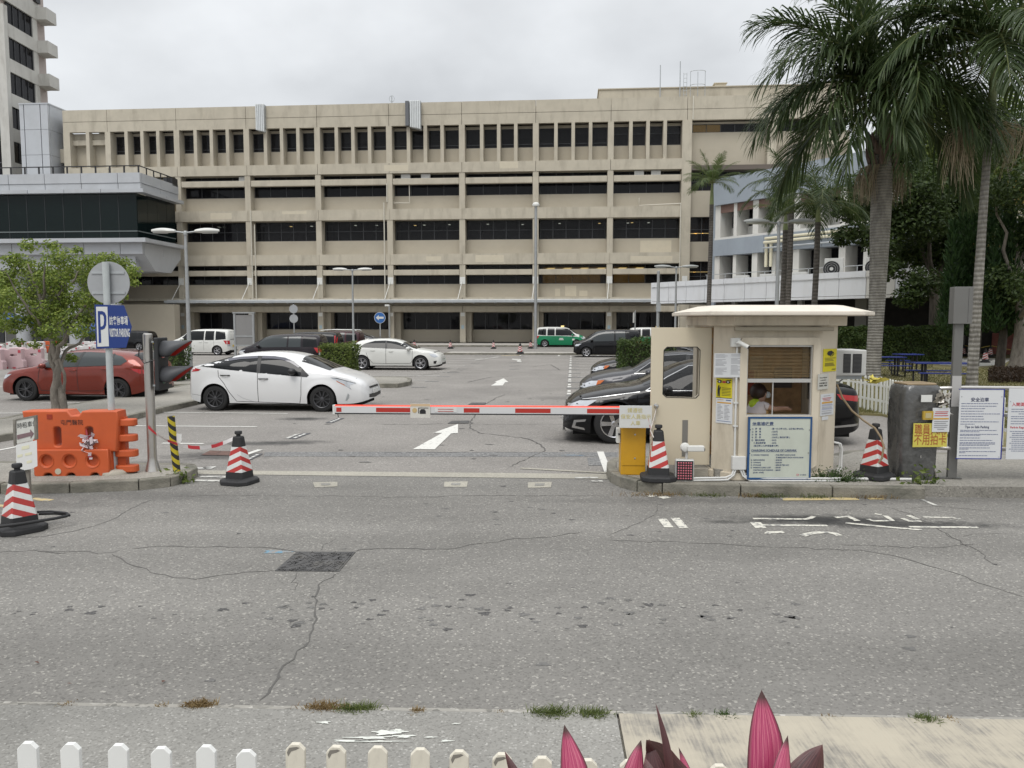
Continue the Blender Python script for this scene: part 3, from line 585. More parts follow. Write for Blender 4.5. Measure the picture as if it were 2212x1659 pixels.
# repainted patches on the concrete
for x0, x1, y, z0, z1 in ((-30.4, -28.2, -0.053, 12.55, 13.2), (-1.2, 0.6, -0.053, 17.2, 17.85), (-12.6, -10.2, -0.053, 17.1, 17.7), (-3.6, -0.8, -0.053, 8.1, 8.8), (11.5, 15.5, -0.053, 8.05, 8.6), (5.2, 6.3, 0.897, 4.75, 5.8), (4.2, 4.7, 0.897, 4.75, 5.5), (6.6, 7.4, 0.897, 4.75, 5.3), (-8.5, -7.0, -0.053, 8.2, 8.7), (-23, -20.5, -0.053, 13.0, 13.3), (12.5, 15.5, 0.897, 9.0, 10.2)):
    MB().box(x0, x1, y, y+0.02, z0, z1).build('repainted_patch', M_beige3, HB)
# air conditioners behind the upper sunshade
M_acw = mat('air conditioner white', (0.55, 0.55, 0.53), 0.6, var=0.08)
for x in (-11.0, -9.0, 11.8, 13.4, -27.5): hb('air_conditioner', M_acw, x, x+0.9, 0.3, 0.7, 16.42, 16.85)
# left end: two blank recesses
hb('end_column', M_beige, -45.6, -44.9, 0, 1.2, 0.1, 21.5); hb('fin', M_beige, -43.2, -42.85, 0, 1.06, 17.0, 21.5)
hb('recess_wall', M_beige2, -44.9, -41.1, 1.06, 1.3, 16.5, 21.5); hb('lintel', M_beige, -44.9, -41.1, 0.5, 1.05, 20.3, 20.8); hb('lintel_wall', M_beige, -44.9, -41.1, 0.7, 1.02, 20.8, 21.5)
hb('end_block', M_beige, -46.9, -45.6, 0.6, 1.8, 18.6, 20.0); hb('end_block', M_beige2, -46.4, -45.6, 3, 8, 8, 19)
hb('low_wall', M_beige3, -45.4, -34.4, 0.4, 1.0, 13.0, 16.7)
# right wing
hb('wing_wall', M_beige2, 17.15, 32, 0.9, 1.2, 17.2, 20.5); window(17.3, 24.0, 20.5, 21.3, 0.95, 5, 1, M_pane2)
MB().box(17.4, 20.0, 1.06, 1.07, 20.55, 21.25).build('lit_blind', mat('lit yellow blind', (0.6, 0.45, 0.2), emit=(0.75, 0.48, 0.16), emit_s=0.55), HB)
hb('wing_column', M_beige, 24.2, 25.0, -0.04, 1.2, 4, 21.5); hb('wing_wall', M_beige2, 25, 32, 0.9, 1.2, 4, 19.2); window(25.2, 31.5, 19.2, 21.4, 0.95, 4, 1, M_pane)
hb('header', M_beige2, 17.15, 24.2, 0.9, 1.2, 21.3, 21.5)
hb('wing_ledge', mat('dark brown ledge', (0.12, 0.1, 0.085), 0.8), 17.15, 26, -0.1, 1.0, 16.75, 17.2); window(17.2, 24.2, 14.9, 16.75, 0.9, 6, 2, M_pane)
hb('wing_wall', M_beige2, 17.15, 24.2, 0.6, 1.2, 12.4, 14.9); window(17.2, 24.2, 10.0, 12.4, 0.9, 6, 2, M_pane2)
hb('wing_wall', M_beige2, 17.15, 24.2, 0.6, 1.2, 8.1, 10.0); window(17.2, 24.2, 5.2, 8.1, 0.9, 6, 2, M_pane2); hb('wing_wall', M_beige2, 17.15, 32, 0.6, 1.2, 0.1, 5.2)
for x in (17.7, 18.3, 19.0):
    lamp_(x, 2.2, 11.0, 0.9, 0.2, M_warm); lamp_(x, 2.4, 7.2, 0.8, 0.2, M_warm)
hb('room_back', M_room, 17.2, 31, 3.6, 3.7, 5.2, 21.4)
hb('penthouse', M_beige, 8.4, 32, 2.2, 20, 23.2, 25.15); hb('penthouse_coping', M_beige2, 8.3, 32, 2.1, 20, 25.15, 25.25)
# roof things that belong to the building
tank = hb('roof_tank', M_beige3, 20.0, 21.1, 4.5, 5.6, 25.25, 26.2); hb('tank_lid', M_beige3, 19.9, 21.2, 4.4, 5.7, 26.2, 26.27)
for x, z in ((14.3, 27.3), (16.2, 27.6), (-11.9, 24.6)): MB().cyl((x, 1.9 if x > 0 else 0.6, 23.6), (x, 1.9 if x > 0 else 0.6, z), 0.05, 6).build('mast', M_galv, HB)
MB().tube([(-11.9+0.25*cos(k), 0.6, 24.3+0.3*sin(k)) for k in [j*pi/8 for j in range(17)]], 0.02, 4, cap=False).build('aerial_ring', M_galv, HB)
cg = MB()
for x in (17.2, 17.9, 18.6): cg.cyl((x, 1.9, 24.2), (x, 1.9, 26.6), 0.03, 5)
for z in (25.3, 26.6): cg.tube([(17.9-0.7*cos(k), 1.9-0.4*sin(k), z) for k in [j*pi/8 for j in range(9)]], 0.03, 5)
for k in range(6): cg.cyl((16.55, 1.9, 24.4+k*0.4), (16.85, 1.9, 24.4+k*0.4), 0.025, 5)
for x in (16.55, 16.85): cg.cyl((x, 1.9, 24.2), (x, 1.9, 26.5), 0.025, 5)
cg.build('roof_ladder', M_galv, HB)
# corrugated ducts hung over the parapet, downpipes, cables
M_duct = mat('corrugated duct cladding', (0.60, 0.62, 0.62), 0.5, metal=0.2, var=0.08)
for x0, n in ((-25.3, 5), (-9.9, 6)):
    for k in range(n): hb('duct_strip', M_duct, x0+k*0.175, x0+k*0.175+0.15, -0.5, 0.3, 21.25-0.04*k, 23.78, bevel=0.03)
    hb('duct_back', M_galv, x0, x0+n*0.175, -0.42, 0.3, 21.4, 23.74)
hb('dark_duct', mat('dark grey duct', (0.12, 0.125, 0.135), 0.6), -10.35, -10.0, -0.45, 0.1, 21.4, 23.76)
M_pipe = mat('cream downpipe', (0.58, 0.55, 0.47), 0.5)
for pts in ([(-26.2, -0.1, 13.4), (-26.2, -0.1, 4.4)], [(-25.85, -0.1, 12.0), (-25.85, -0.1, 4.4)], [(-12.35, -0.05, 15.9), (-12.35, -0.05, 14.1), (-12.65, -0.12, 14.05), (-12.65, -0.12, 4.4)], [(-12.0, 0.4, 14.05), (-10.2, 0.4, 14.05), (-10.2, 0.4, 15.8)], [(17.2, -0.14, 23.7), (17.2, -0.14, 21.5)], [(16.2, -0.12, 13.6), (12.3, 0.6, 13.55), (12.3, 0.6, 14.3)], [(16.2, -0.12, 13.6), (16.2, -0.12, 0.3)], [(2.6, -0.1, 3.9), (2.6, -0.1, 0.2)], [(-12.2, -0.1, 3.9), (-12.2, -0.1, 0.2)], [(17.0, 0, 3.6), (17.0, 0, 0.2)]):
    MB().tube(pts, 0.055, 6).build('downpipe', M_pipe, HB)
for i, c in enumerate(COLS[1:-1]):
    hb('column_notice', M_wpaint, c-0.2, c+0.2, -0.012, -0.002, 2.75, 3.1)
    if i % 2 == 0: hb('column_notice', mat('pale blue notice', (0.35, 0.45, 0.5), 0.6), c-0.14, c+0.14, -0.012, -0.002, 1.5, 1.85)
# ------------------------------------------------------------------ left wing: raised glass pavilion
M_alu = mat('silver cladding panel', (0.46, 0.475, 0.495), 0.42, metal=0.15, var=0.06, vscale=0.7, stain=(0.33, 0.33, 0.33), stain_amt=0.35, stain_scale=(0.6, 0.6, 0.5))
M_dglass = glass_mat('dark green curtain glass', (0.006, 0.012, 0.012), 0.93)
M_black = mat('black painted metal', (0.02, 0.02, 0.022), 0.5)
PV = thing('glass_pavilion', 'raised silver clad pavilion with dark glass band at the left of the beige block', 'building', (-32.8, 69.0, 0.05), -LA); PV.scale = (0.985, 1, 0.978)
def pv(name, m, x0, x1, y0, y1, z0, z1, parent=None, **k): return MB().box(x0, x1, y0, y1, z0, z1).build(name, m, parent or PV, **k)
pv('core', M_room, -26, -0.6, 2.2, 7, 9.9, 13.9); pv('deck', M_alu, -26, -0.3, 0.3, 7.0, 15.35, 15.45)
for i in range(8):        # fascia panels, front
    x1 = -0.02-3.45*i + (0 if i == 0 else 1.35); x0 = -0.0-3.45*(i+1)+1.35+0.03
    pv('fascia_panel', M_alu, x0, x1, 0, 0.3, 14.72, 15.6); pv('fascia_panel', M_alu, x0+0.0, x1, 0.06, 0.3, 14.12, 14.7)
    pv('lower_fascia_panel', M_alu, x0, x1, 0.0, 0.3, 8.35, 9.35)
    pv('eave_panel', M_alu, x0-1.3, x1-1.3 if i else 0.55, -0.5, 0.3, 13.78, 14.1)
for i in range(2):
    y0, y1 = 0.32+3.2*i, 0.32+3.2*(i+1)-0.03
    pv('fascia_panel', M_alu, -0.3, 0.0, y0, y1, 14.72, 15.6); pv('fascia_panel', M_alu, -0.3, -0.06, y0, y1, 14.12, 14.7); pv('eave_panel', M_alu, -0.3, 0.5, y0, y1, 13.78, 14.1)
    pv('lower_fascia_panel', M_alu, -0.3, 0.0, y0, y1, 8.35, 9.35)
pv('sill_ledge', M_alu, -26, 0.7, -0.7, 0.0, 9.35, 9.72); pv('sill_ledge', M_alu, 0.0, 0.7, 0.02, 6.7, 9.37, 9.7)
for i in range(15):        # curtain wall panes
    x1 = -0.42-1.74*i
    pv('pane', M_dglass, x1-1.70, x1, 0.05, 0.08, 9.72, 13.78)
    pv('mullion', M_frame, x1-1.735, x1-1.705, 0.03, 0.12, 9.72, 13.78)
for i in range(4): pv('pane', M_dglass, -0.43, -0.40, 0.1+1.65*i, 0.1+1.65*i+1.61, 9.72, 13.78)
pv('transom', mat('grey handrail', (0.12, 0.14, 0.14), 0.5), -26, -0.4, 0.0, 0.03, 10.35, 10.45); pv('transom', MATS['grey handrail'], -0.38, -0.35, 0.1, 6.6, 10.35, 10.45)
for x in (-19.2, -16.8, -12.8): lampo = pv('downlight', M_cool, x, x+0.25, 1.2, 1.4, 12.3, 12.36)
# sloping soffit box below
MB().prismy([(-26, 8.35), (0.0, 8.35), (-0.6, 8.35), (-1.0, 8.34), (-1.0, 7.0), (-26, 7.0)], 0.5, 1.2).build('soffit_beam', M_alu, PV)
MB().add([(0, 0.3, 8.35), (0, 6.6, 8.35), (0, 4.8, 6.9), (0, 2.0, 6.9), (-26, 0.3, 8.35), (-26, 6.6, 8.35), (-26, 4.8, 6.9), (-26, 2.0, 6.9)], [(0, 1, 2, 3), (4, 7, 6, 5), (0, 3, 7, 4), (3, 2, 6, 7), (2, 1, 5, 6), (1, 0, 4, 5)]).build('soffit', M_alu, PV)
# railing
for i in range(19): pv('rail_post', M_black, -0.4-1.35*i-0.07, -0.4-1.35*i+0.07, 0.5, 0.56, 15.45, 16.3)
pv('rail', M_black, -26, -0.3, 0.48, 0.58, 16.28, 16.36)
for i in range(5): pv('rail_post', M_black, -0.4, -0.34, 1.7+1.2*i, 1.83+1.2*i, 15.45, 16.3)
pv('rail', M_black, -0.42, -0.32, 0.6, 6.9, 16.28, 16.36); pv('dark_box', M_black, -0.9, 0.0, 5.6, 6.6, 15.45, 16.2)
# supports and ground floor under the pavilion
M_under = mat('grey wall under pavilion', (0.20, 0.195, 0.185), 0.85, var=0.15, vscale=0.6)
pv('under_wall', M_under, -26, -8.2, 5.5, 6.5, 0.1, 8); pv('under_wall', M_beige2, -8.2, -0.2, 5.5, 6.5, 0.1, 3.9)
for x in (-13.5, -8.2, -4.4, -22): MB().lathe([(0.65, 0.1), (0.65, 7.2)], 20, Matrix.Translation((x, 2.4, 0))).build('round_column', M_alu, PV, smooth=40)
for x in (-20.5, -16.5, -11.5): pv('doorway', M_frame, x, x+2.6, 5.4, 5.5, 0.1, 3.0)
for x in (-20.3, -16.0): pv('lit_doorway', mat('warm lit doorway', (0.8, 0.6, 0.3), emit=(0.9, 0.62, 0.3), emit_s=0.8), x, x+0.75, 5.37, 5.40, 0.2, 2.6)
pv('louvre', mat('grey louvre', (0.11, 0.11, 0.11), 0.6), -26, -14, 5.3, 5.5, 3.6, 5.2)
# grey clad stair box behind
GB = thing('stair_tower', 'pale blue grey panel clad box between the white tower and the beige block', 'building', (-45.7, 77.6, -0.75), -LA)
for k in range(7):
    for j, (x0, x1) in enumerate(((-2.95, -2.5), (-2.45, -0.8), (-0.75, 0.0))):
        MB().box(x0, x1-0.03, 0, 0.3, 24.3-2.45*(k+1)+0.03, 24.3-2.45*k).build('cladding_panel', M_alu, GB)
    MB().box(-0.3, 0.0, 0.32, 3.5, 24.3-2.45*(k+1)+0.03, 24.3-2.45*k).build('cladding_panel', M_alu, GB)
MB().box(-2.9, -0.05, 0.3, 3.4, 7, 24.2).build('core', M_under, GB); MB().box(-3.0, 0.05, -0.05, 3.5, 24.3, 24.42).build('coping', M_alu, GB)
# ------------------------------------------------------------------ white tower, far left
M_tower = mat('off white tower concrete', (0.52, 0.51, 0.475), 0.85, var=0.1, vscale=0.5, stain=(0.24, 0.22, 0.19), stain_amt=0.6, stain_scale=(0.9, 0.9, 0.25))
M_pink = mat('pinkish tower wall', (0.45, 0.39, 0.36), 0.85, var=0.05)
TW = thing('white_tower', 'off white high-rise with dark ribbon windows and jutting ledges at the left edge', 'building', (-50.4, 78.9, -0.4), 0.0)
def tw(name, m, x0, x1, y0, y1, z0, z1, **k): return MB().box(x0, x1, y0, y1, z0, z1).build(name, m, TW, **k)
tw('core', M_pink, -14, -0.35, 0.3, 7.4, 0, 48); tw('corner_pier', M_tower, -0.9, 0.0, 0.0, 0.62, 0, 34.0)
for k in range(10):
    zt = 34.5-3.42*k
    tw('ledge', M_tower, -0.6, 0.0 if k else 0.02, 0.64 if k else 0.0, 7.2, zt, zt+1.3 if k else zt+1.7); tw('ledge_end', M_tower, 0.0, 1.1 if k < 4 else 0.3, 5.4, 7.2, zt+0.02, zt+1.28)
    for j in range(4):
        y0 = 0.72+j*1.0
        tw('pane', M_pane, -0.25, -0.2, y0, y0+0.95, zt-2.1, zt)
        tw('mullion', M_frame, -0.22, -0.12, y0+0.95, y0+1.0, zt-2.1, zt)
    tw('end_pier', M_tower, -0.5, -0.05, 4.8, 5.6, zt-2.1, zt)
tw('upper_wall', M_pink, -0.5, -0.02, 0.0, 5.0, 36.2, 50); tw('dark_corner_strip', M_black, -0.3, 0.3, 5.05, 5.8, 36.2, 50)
for k in range(16): tw('curtain_pane', M_pane, -14, -0.95, 0.02, 0.06, 1+2.2*k, 1+2.2*k+2.1)
for k in range(16): tw('curtain_bar', M_frame, -14, -0.95, 0.0, 0.05, 1+2.2*k-0.1, 1+2.2*k)
# ------------------------------------------------------------------ blue-grey and white wing on the right, and its canopy
WA = atan2(-0.816, 0.578)
M_bluegrey = mat('blue grey render', (0.285, 0.32, 0.36), 0.85, var=0.07, vscale=0.6, stain=(0.2, 0.22, 0.25), stain_amt=0.4, stain_scale=(0.8, 0.8, 0.4))
M_wwhite = mat('white render', (0.62, 0.61, 0.575), 0.85, var=0.06, vscale=0.8, stain=(0.42, 0.40, 0.36), stain_amt=0.35, stain_scale=(1.5, 1.5, 0.4))
M_brown = mat('brown roller blind', (0.17, 0.105, 0.085), 0.8, var=0.1)
M_cream = mat('cream pipe', (0.62, 0.58, 0.44), 0.5, var=0.06)
RW = thing('clinic_wing', 'two storey white and blue grey wing with deep fins behind the palms', 'building', (18.3, 70.0, -0.76), WA); RW.scale = (1.346,)*3
def rw(name, m, x0, x1, y0, y1, z0, z1, parent=None, **k): return MB().box(x0, x1, y0, y1, z0, z1).build(name, m, parent or RW, **k)
rw('core', M_wwhite, 0, 27, 1.5, 12, 0, 10.5); rw('end_wall', M_bluegrey, -0.25, 0.0, 0, 12, 0, 11.6)
for k in range(7):
    rw('parapet_panel', M_bluegrey, k*4.0+0.01, k*4.0+3.98, -0.25, 0.3, 9.87, 11.6); rw('band_panel', M_bluegrey, k*4.0+0.01, k*4.0+3.98, -0.2, 0.6, 6.55, 7.6)
rw('slab', M_wwhite, 0, 27, 0.3, 1.6, 9.6, 9.86); rw('slab', M_wwhite, 0, 27, -0.1, 1.6, 7.6, 7.75)
for k in range(18):
    x = k*1.5; w = 0.42 if k % 2 == 0 else 0.26
    for z0, z1 in ((7.75, 9.87), (4.2, 6.55)):
        rw('fin', M_wwhite, x, x+w, -0.05, 1.5, z0, z1, bevel=0.02)
        x0, x1 = x+w, x+1.5
        rw('window_sill_wall', M_wwhite, x0, x1, 1.1, 1.5, z0, z0+0.7)
        o = rw('window', M_frame, x0, x1, 1.2, 1.26, z0+0.7, z1); MB().box(x0+0.06, x1-0.06, 1.16, 1.19, z0+0.76, z1-0.06).build('pane', M_pane, o)
    rw('roller_blind', M_brown, x+w, x+1.5, -0.02, 0.02, 9.35, 9.86)
for i, z in enumerate((7.35, 7.1, 6.75)):
    MB().tube([(4.2, -0.35-0.1*i, z), (27, -0.35-0.1*i, z)], 0.09 if i < 2 else 0.05, 8).build('pipe', M_cream if i < 2 else M_galv, RW)
for i in range(2): MB().tube([(4.3+0.35*i, -0.35, 7.2-0.2*i), (4.3+0.35*i, -0.35, 5.6)], 0.1, 8).build('pipe', M_cream, RW)
rw('yellow_wall', mat('yellow painted wall', (0.50, 0.36, 0.09), 0.8, var=0.08), 15.5, 27, -0.1, 0.02, 4.3, 9.0)
rw('guard_rail', M_galv, 0.2, 14, -1.15, -1.11, 5.25, 5.29); rw('guard_rail', M_galv, 0.2, 14, -1.15, -1.11, 4.85, 4.89)
for k in range(10): rw('guard_post', M_galv, 0.3+k*1.5, 0.34+k*1.5, -1.15, -1.11, 4.2, 5.29)
CN = thing('white_canopy', 'long walkway canopy with white square fascia panels in front of the clinic wing', 'canopy', (11.4, 63.0, -1.1), WA); CN.scale = (1.5,)*3
def cn(name, m, x0, x1, y0, y1, z0, z1, parent=None, **k): return MB().box(x0, x1, y0, y1, z0, z1).build(name, m, parent or CN, **k)
M_wpanel = mat('white enamel panel', (0.68, 0.69, 0.71), 0.35, var=0.04, vscale=1.0, stain=(0.45, 0.44, 0.42), stain_amt=0.35, stain_scale=(2.5, 2.5, 0.5))
M_wpanel2 = mat('cream tinted panel', (0.60, 0.58, 0.54), 0.4, var=0.05)
for k in range(16):
    mm = M_wpanel2 if k in (10, 13, 14) else M_wpanel
    cn('fascia_panel', mm, k*1.22+0.012, (k+1)*1.22-0.012, 0, 0.12, 3.3, 4.03); cn('coping_panel', mm, k*1.22+0.012, (k+1)*1.22-0.012, -0.05, 0.16, 4.05, 4.3); cn('drip_panel', mm, k*1.22+0.012, (k+1)*1.22-0.012, -0.03, 0.14, 3.17, 3.28)
for k in range(4): cn('end_panel', M_wpanel, -0.1, 0.0, 0.02+k*1.2, 1.2*(k+1)-0.01, 3.17, 4.3)
cn('roof_slab', M_wwhite, 0.0, 19.4, 0.16, 9, 3.35, 4.0)
for k in range(5):
    cn('post', M_under, 2.2+k*4.0, 2.75+k*4.0, 2.6, 3.15, 0, 3.35); cn('post', M_alu, 3.0+k*4.0, 3.25+k*4.0, 2.9, 3.15, 0, 3.35)
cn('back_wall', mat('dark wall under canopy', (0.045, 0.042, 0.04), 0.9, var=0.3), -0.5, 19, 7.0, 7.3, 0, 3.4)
for k, (x, c, z0, z1) in enumerate(((15.2, (0.42, 0.22, 0.05), 1.9, 2.5), (17.0, (0.35, 0.12, 0.09), 0.6, 1.9), (18.0, (0.02, 0.14, 0.14), 1.9, 2.9), (14.2, (0.32, 0.12, 0.1), 0.5, 1.7), (11.0, (0.3, 0.22, 0.05), 0.6, 1.5))):
    cn('wall_poster', mat('wall poster %d' % k, c, 0.8, var=0.4, vscale=4), x, x+1.5, 6.9, 6.98, z0, z1)
# air conditioning units on the canopy roof
def ac_unit(loc, rz, w, h, d, label, fan=True, grille=True):
    t = thing('air_conditioner', label, 'air conditioner', loc, rz, 'air conditioners on the canopy roof'); w, h, d = w*1.15, h*1.15, d*1.15
    MB().box(-w/2, w/2, 0, d, 0.06, h).build('casing', M_acw, t, bevel=0.02)
    MB().box(-w/2+0.04, -w/2+0.12, 0.03, d-0.03, 0, 0.06).build('foot', M_galv, t); MB().box(w/2-0.12, w/2-0.04, 0.03, d-0.03, 0, 0.06).build('foot', M_galv, t)
    if fan:
        c = (-w*0.12, -0.004, 0.06+(h-0.06)*0.5); MB().disc(c, h*0.36, 'y', 24, 0.003).build('fan_opening', M_black, t)
        r = MB()
        for q in (0.36, 0.27, 0.18): r.tube([(c[0]+h*q*cos(a), -0.012, c[2]+h*q*sin(a)) for a in [j*pi/12 for j in range(25)]], 0.006, 4, cap=False)
        r.disc((c[0], -0.02, c[2]), h*0.08, 'y', 12, 0.01); r.build('fan_guard', M_acw, t)
    if grille:
        g = MB()
        for k in range(7): g.box(-w*0.4+k*w*0.133-0.006, -w*0.4+k*w*0.133+0.006, -0.02, -0.008, 0.15, h*0.92)
        for k in range(6): g.box(-w*0.4, w*0.4, -0.019, -0.009, 0.18+k*(h*0.92-0.18)/5-0.006, 0.18+k*(h*0.92-0.18)/5+0.006)
        MB().box(-w*0.41, w*0.41, -0.007, -0.001, 0.14, h*0.93).build('coil', M_black, t); g.build('grille', M_galv, t)
    return t
def on_can(x, y, z=4.3): return Vector((11.4, 63, -1.1)) + Vector((x*cos(WA)-y*sin(WA), x*sin(WA)+y*cos(WA), z))*1.5
ac_unit(on_can(10.4, 0.5, 4.0), WA+0.5, 1.0, 1.25, 0.45, 'white fan unit left of two on the canopy roof near the yellow wall', True, False)
ac_unit(on_can(12.3, 0.5, 4.0), WA+0.5, 1.0, 1.15, 0.45, 'white fan unit on the canopy roof just left of the big palm trunk', True, False)
ac_unit(on_can(13.2, 0.5, 4.0), WA+0.45, 1.3, 1.2, 0.5, 'dark grilled condenser on the canopy roof behind the big palm trunk', False, True)
ac_unit(on_can(14.9, 0.5, 4.0), WA+0.45, 1.6, 1.25, 0.5, 'wide dark grilled condenser on the canopy roof right of the big palm', False, True)
for x, lb in ((5.4, 'small low white unit at the left end of the canopy roof row'), (6.9, 'small low white unit second from left on the canopy roof'), (8.6, 'small low white unit beside the slim palm on the canopy roof')):
    ac_unit(on_can(x, 0.6, 4.0), WA+0.4, 0.9, 0.6, 0.35, lb, False, False)
# ------------------------------------------------------------------ foliage
def leaf_mat(name, c1, c2, trans=0.35):
    m, N, K, b = new_mat(name); MATS[name] = m
    g = N.new('ShaderNodeNewGeometry'); mx_ = N.new('ShaderNodeMix'); mx_.data_type = 'RGBA'; mx_.inputs['A'].default_value = tuple(c1)+(1,); mx_.inputs['B'].default_value = tuple(c2)+(1,)
    K.new(g.outputs['Random Per Island'], mx_.inputs['Factor']); K.new(mx_.outputs['Result'], b.inputs['Base Color']); b.inputs['Roughness'].default_value = 0.5; b.inputs['Specular IOR Level'].default_value = 0.35
    tr = N.new('ShaderNodeBsdfTranslucent'); K.new(mx_.outputs['Result'], tr.inputs['Color']); ms = N.new('ShaderNodeMixShader'); ms.inputs[0].default_value = trans
    K.new(b.outputs[0], ms.inputs[1]); K.new(tr.outputs[0], ms.inputs[2]); K.new(ms.outputs[0], N['Material Output'].inputs['Surface'])
    return m
M_leaf_l = leaf_mat('light ficus leaf', (0.10, 0.16, 0.025), (0.28, 0.34, 0.07))
M_leaf_d = leaf_mat('dark broad leaf', (0.022, 0.042, 0.010), (0.07, 0.105, 0.026))
M_leaf_m = leaf_mat('mid green leaf', (0.07, 0.11, 0.018), (0.16, 0.20, 0.045))
M_leaf_h = leaf_mat('hedge leaf', (0.03, 0.06, 0.012), (0.085, 0.125, 0.03))
M_leaf_j = leaf_mat('juniper spray', (0.014, 0.036, 0.010), (0.035, 0.075, 0.02), 0.2)
M_leaf_r = leaf_mat('dark red groundcover', (0.03, 0.02, 0.012), (0.06, 0.035, 0.02))
M_palm = leaf_mat('palm leaflet', (0.030, 0.055, 0.017), (0.085, 0.12, 0.040), 0.38)
M_palm2 = leaf_mat('fresh palm leaflet', (0.05, 0.085, 0.02), (0.12, 0.16, 0.045), 0.4)
M_rachis = mat('palm midrib', (0.13, 0.15, 0.05), 0.5)
M_dead = mat('dry palm fibre', (0.30, 0.25, 0.175), 0.9, var=0.3, vscale=5)
def bark(name, c, c2, ring=0.0, sc=(3, 3, 6)):
    m, N, K, b = new_mat(name); MATS[name] = m
    t = N.new('ShaderNodeTexCoord'); mp_ = N.new('ShaderNodeMapping'); mp_.inputs['Scale'].default_value = sc; K.new(t.outputs['Object'], mp_.inputs['Vector'])
    n = N.new('ShaderNodeTexNoise'); n.inputs['Scale'].default_value = 1; n.inputs['Detail'].default_value = 8; n.inputs['Roughness'].default_value = 0.7; K.new(mp_.outputs[0], n.inputs['Vector'])
    cr = N.new('ShaderNodeValToRGB'); e = cr.color_ramp.elements; e[0].position = 0.33; e[0].color = tuple(c2)+(1,); e[1].position = 0.62; e[1].color = tuple(c)+(1,); K.new(n.outputs['Fac'], cr.inputs['Fac'])
    last = cr.outputs[0]; hgt = n.outputs['Fac']
    if ring:
        w = N.new('ShaderNodeTexWave'); w.bands_direction = 'Z'; w.inputs['Scale'].default_value = ring; w.inputs['Distortion'].default_value = 1.6; w.inputs['Detail'].default_value = 3; w.inputs['Detail Scale'].default_value = 2; K.new(t.outputs['Object'], w.inputs['Vector'])
        r = N.new('ShaderNodeMapRange'); r.inputs['From Min'].default_value = 0.0; r.inputs['From Max'].default_value = 0.45; r.inputs['To Min'].default_value = 0.72; r.inputs['To Max'].default_value = 1.0; K.new(w.outputs['Fac'], r.inputs['Value'])
        v = N.new('ShaderNodeVectorMath'); v.operation = 'SCALE'; K.new(last, v.inputs[0]); K.new(r.outputs[0], v.inputs['Scale']); last = v.outputs[0]; hgt = w.outputs['Fac']
    K.new(last, b.inputs['Base Color']); b.inputs['Roughness'].default_value = 0.9
    bn = N.new('ShaderNodeBump'); bn.inputs['Strength'].default_value = 0.6; bn.inputs['Distance'].default_value = 0.03; K.new(hgt, bn.inputs['Height']); K.new(bn.outputs[0], b.inputs['Normal'])
    return m
M_bark = bark('grey ficus bark', (0.23, 0.205, 0.175), (0.10, 0.085, 0.07), 0, (8, 8, 3))
M_barkd = bark('dark bark', (0.10, 0.085, 0.07), (0.035, 0.03, 0.025), 0, (6, 6, 2))
M_royal = bark('royal palm trunk', (0.29, 0.275, 0.245), (0.15, 0.14, 0.125), 3.3, (5, 5, 2))
M_slim = bark('ringed palm trunk', (0.30, 0.285, 0.255), (0.12, 0.11, 0.1), 2.2, (5, 5, 1.5))
M_slimd = bark('dark ringed palm trunk', (0.13, 0.115, 0.1), (0.05, 0.045, 0.04), 2.0, (5, 5, 1.5))
M_shaft = mat('green crownshaft', (0.16, 0.19, 0.075), 0.5, var=0.2, vscale=4)
def rand_dir(r):
    while True:
        v = Vector((r.uniform(-1, 1), r.uniform(-1, 1), r.uniform(-1, 1)))
        if 0.05 < v.length < 1: return v.normalized()
def leaf(mb, p, n, size, r, asp=0.55):
    a = n.orthogonal().normalized(); a = (Matrix.Rotation(r.uniform(0, 6.28), 3, n) @ a); b = n.cross(a)
    l, w = size*r.uniform(.7, 1.25), size*asp*r.uniform(.7, 1.2)
    mb.add([p-a*l*.5, p+b*w*.5+n*size*.06, p+a*l*.5-n*size*.1, p-b*w*.5+n*size*.06], [(0, 1, 2, 3)])
def clump(mb, c, rad, n, size, r, flat=0.75, up=0.5):
    for _ in range(n):
        d = rand_dir(r); d.z *= flat; q = c + d*rad*(r.random()**0.45)
        nn = (d*0.6 + Vector((0, 0, up)) + rand_dir(r)*0.7).normalized(); leaf(mb, q, nn, size, r)
def tree(name, label, base, stems, clumps, leaf_m, bark_m, n, size, seed, group=None, cat='tree', flat=0.75):
    """stems: lists of (point, radius) in local space; clumps: (centre, radius)"""
    t = thing(name, label, cat, base, 0, group); r = random.Random(seed)
    tr = MB()
    for s in stems: tr.tube([p for p, _ in s], [q for _, q in s], 8)
    tr.build('trunk', bark_m, t, smooth=60)
    cr = MB()
    for c, rad in clumps: clump(cr, Vector(c), rad, max(8, int(n*rad*rad)), size, r, flat)
    cr.build('crown', leaf_m, t, fix=False)
    return t
def wob(pts, r0, r1, r, k=4, amp=0.06):
    P = [Vector(p) for p in pts]; outp = []
    for i in range(len(P)-1):
        for j in range(k):
            q = ext(P[i], P[i+1], j/k); outp.append(q + Vector((r.uniform(-amp, amp), r.uniform(-amp, amp), r.uniform(-amp, amp)))*(0 if (i == 0 and j == 0) else 1))
    outp.append(P[-1]); n = len(outp)
    return [(p, r0+(r1-r0)*i/(n-1)) for i, p in enumerate(outp)]
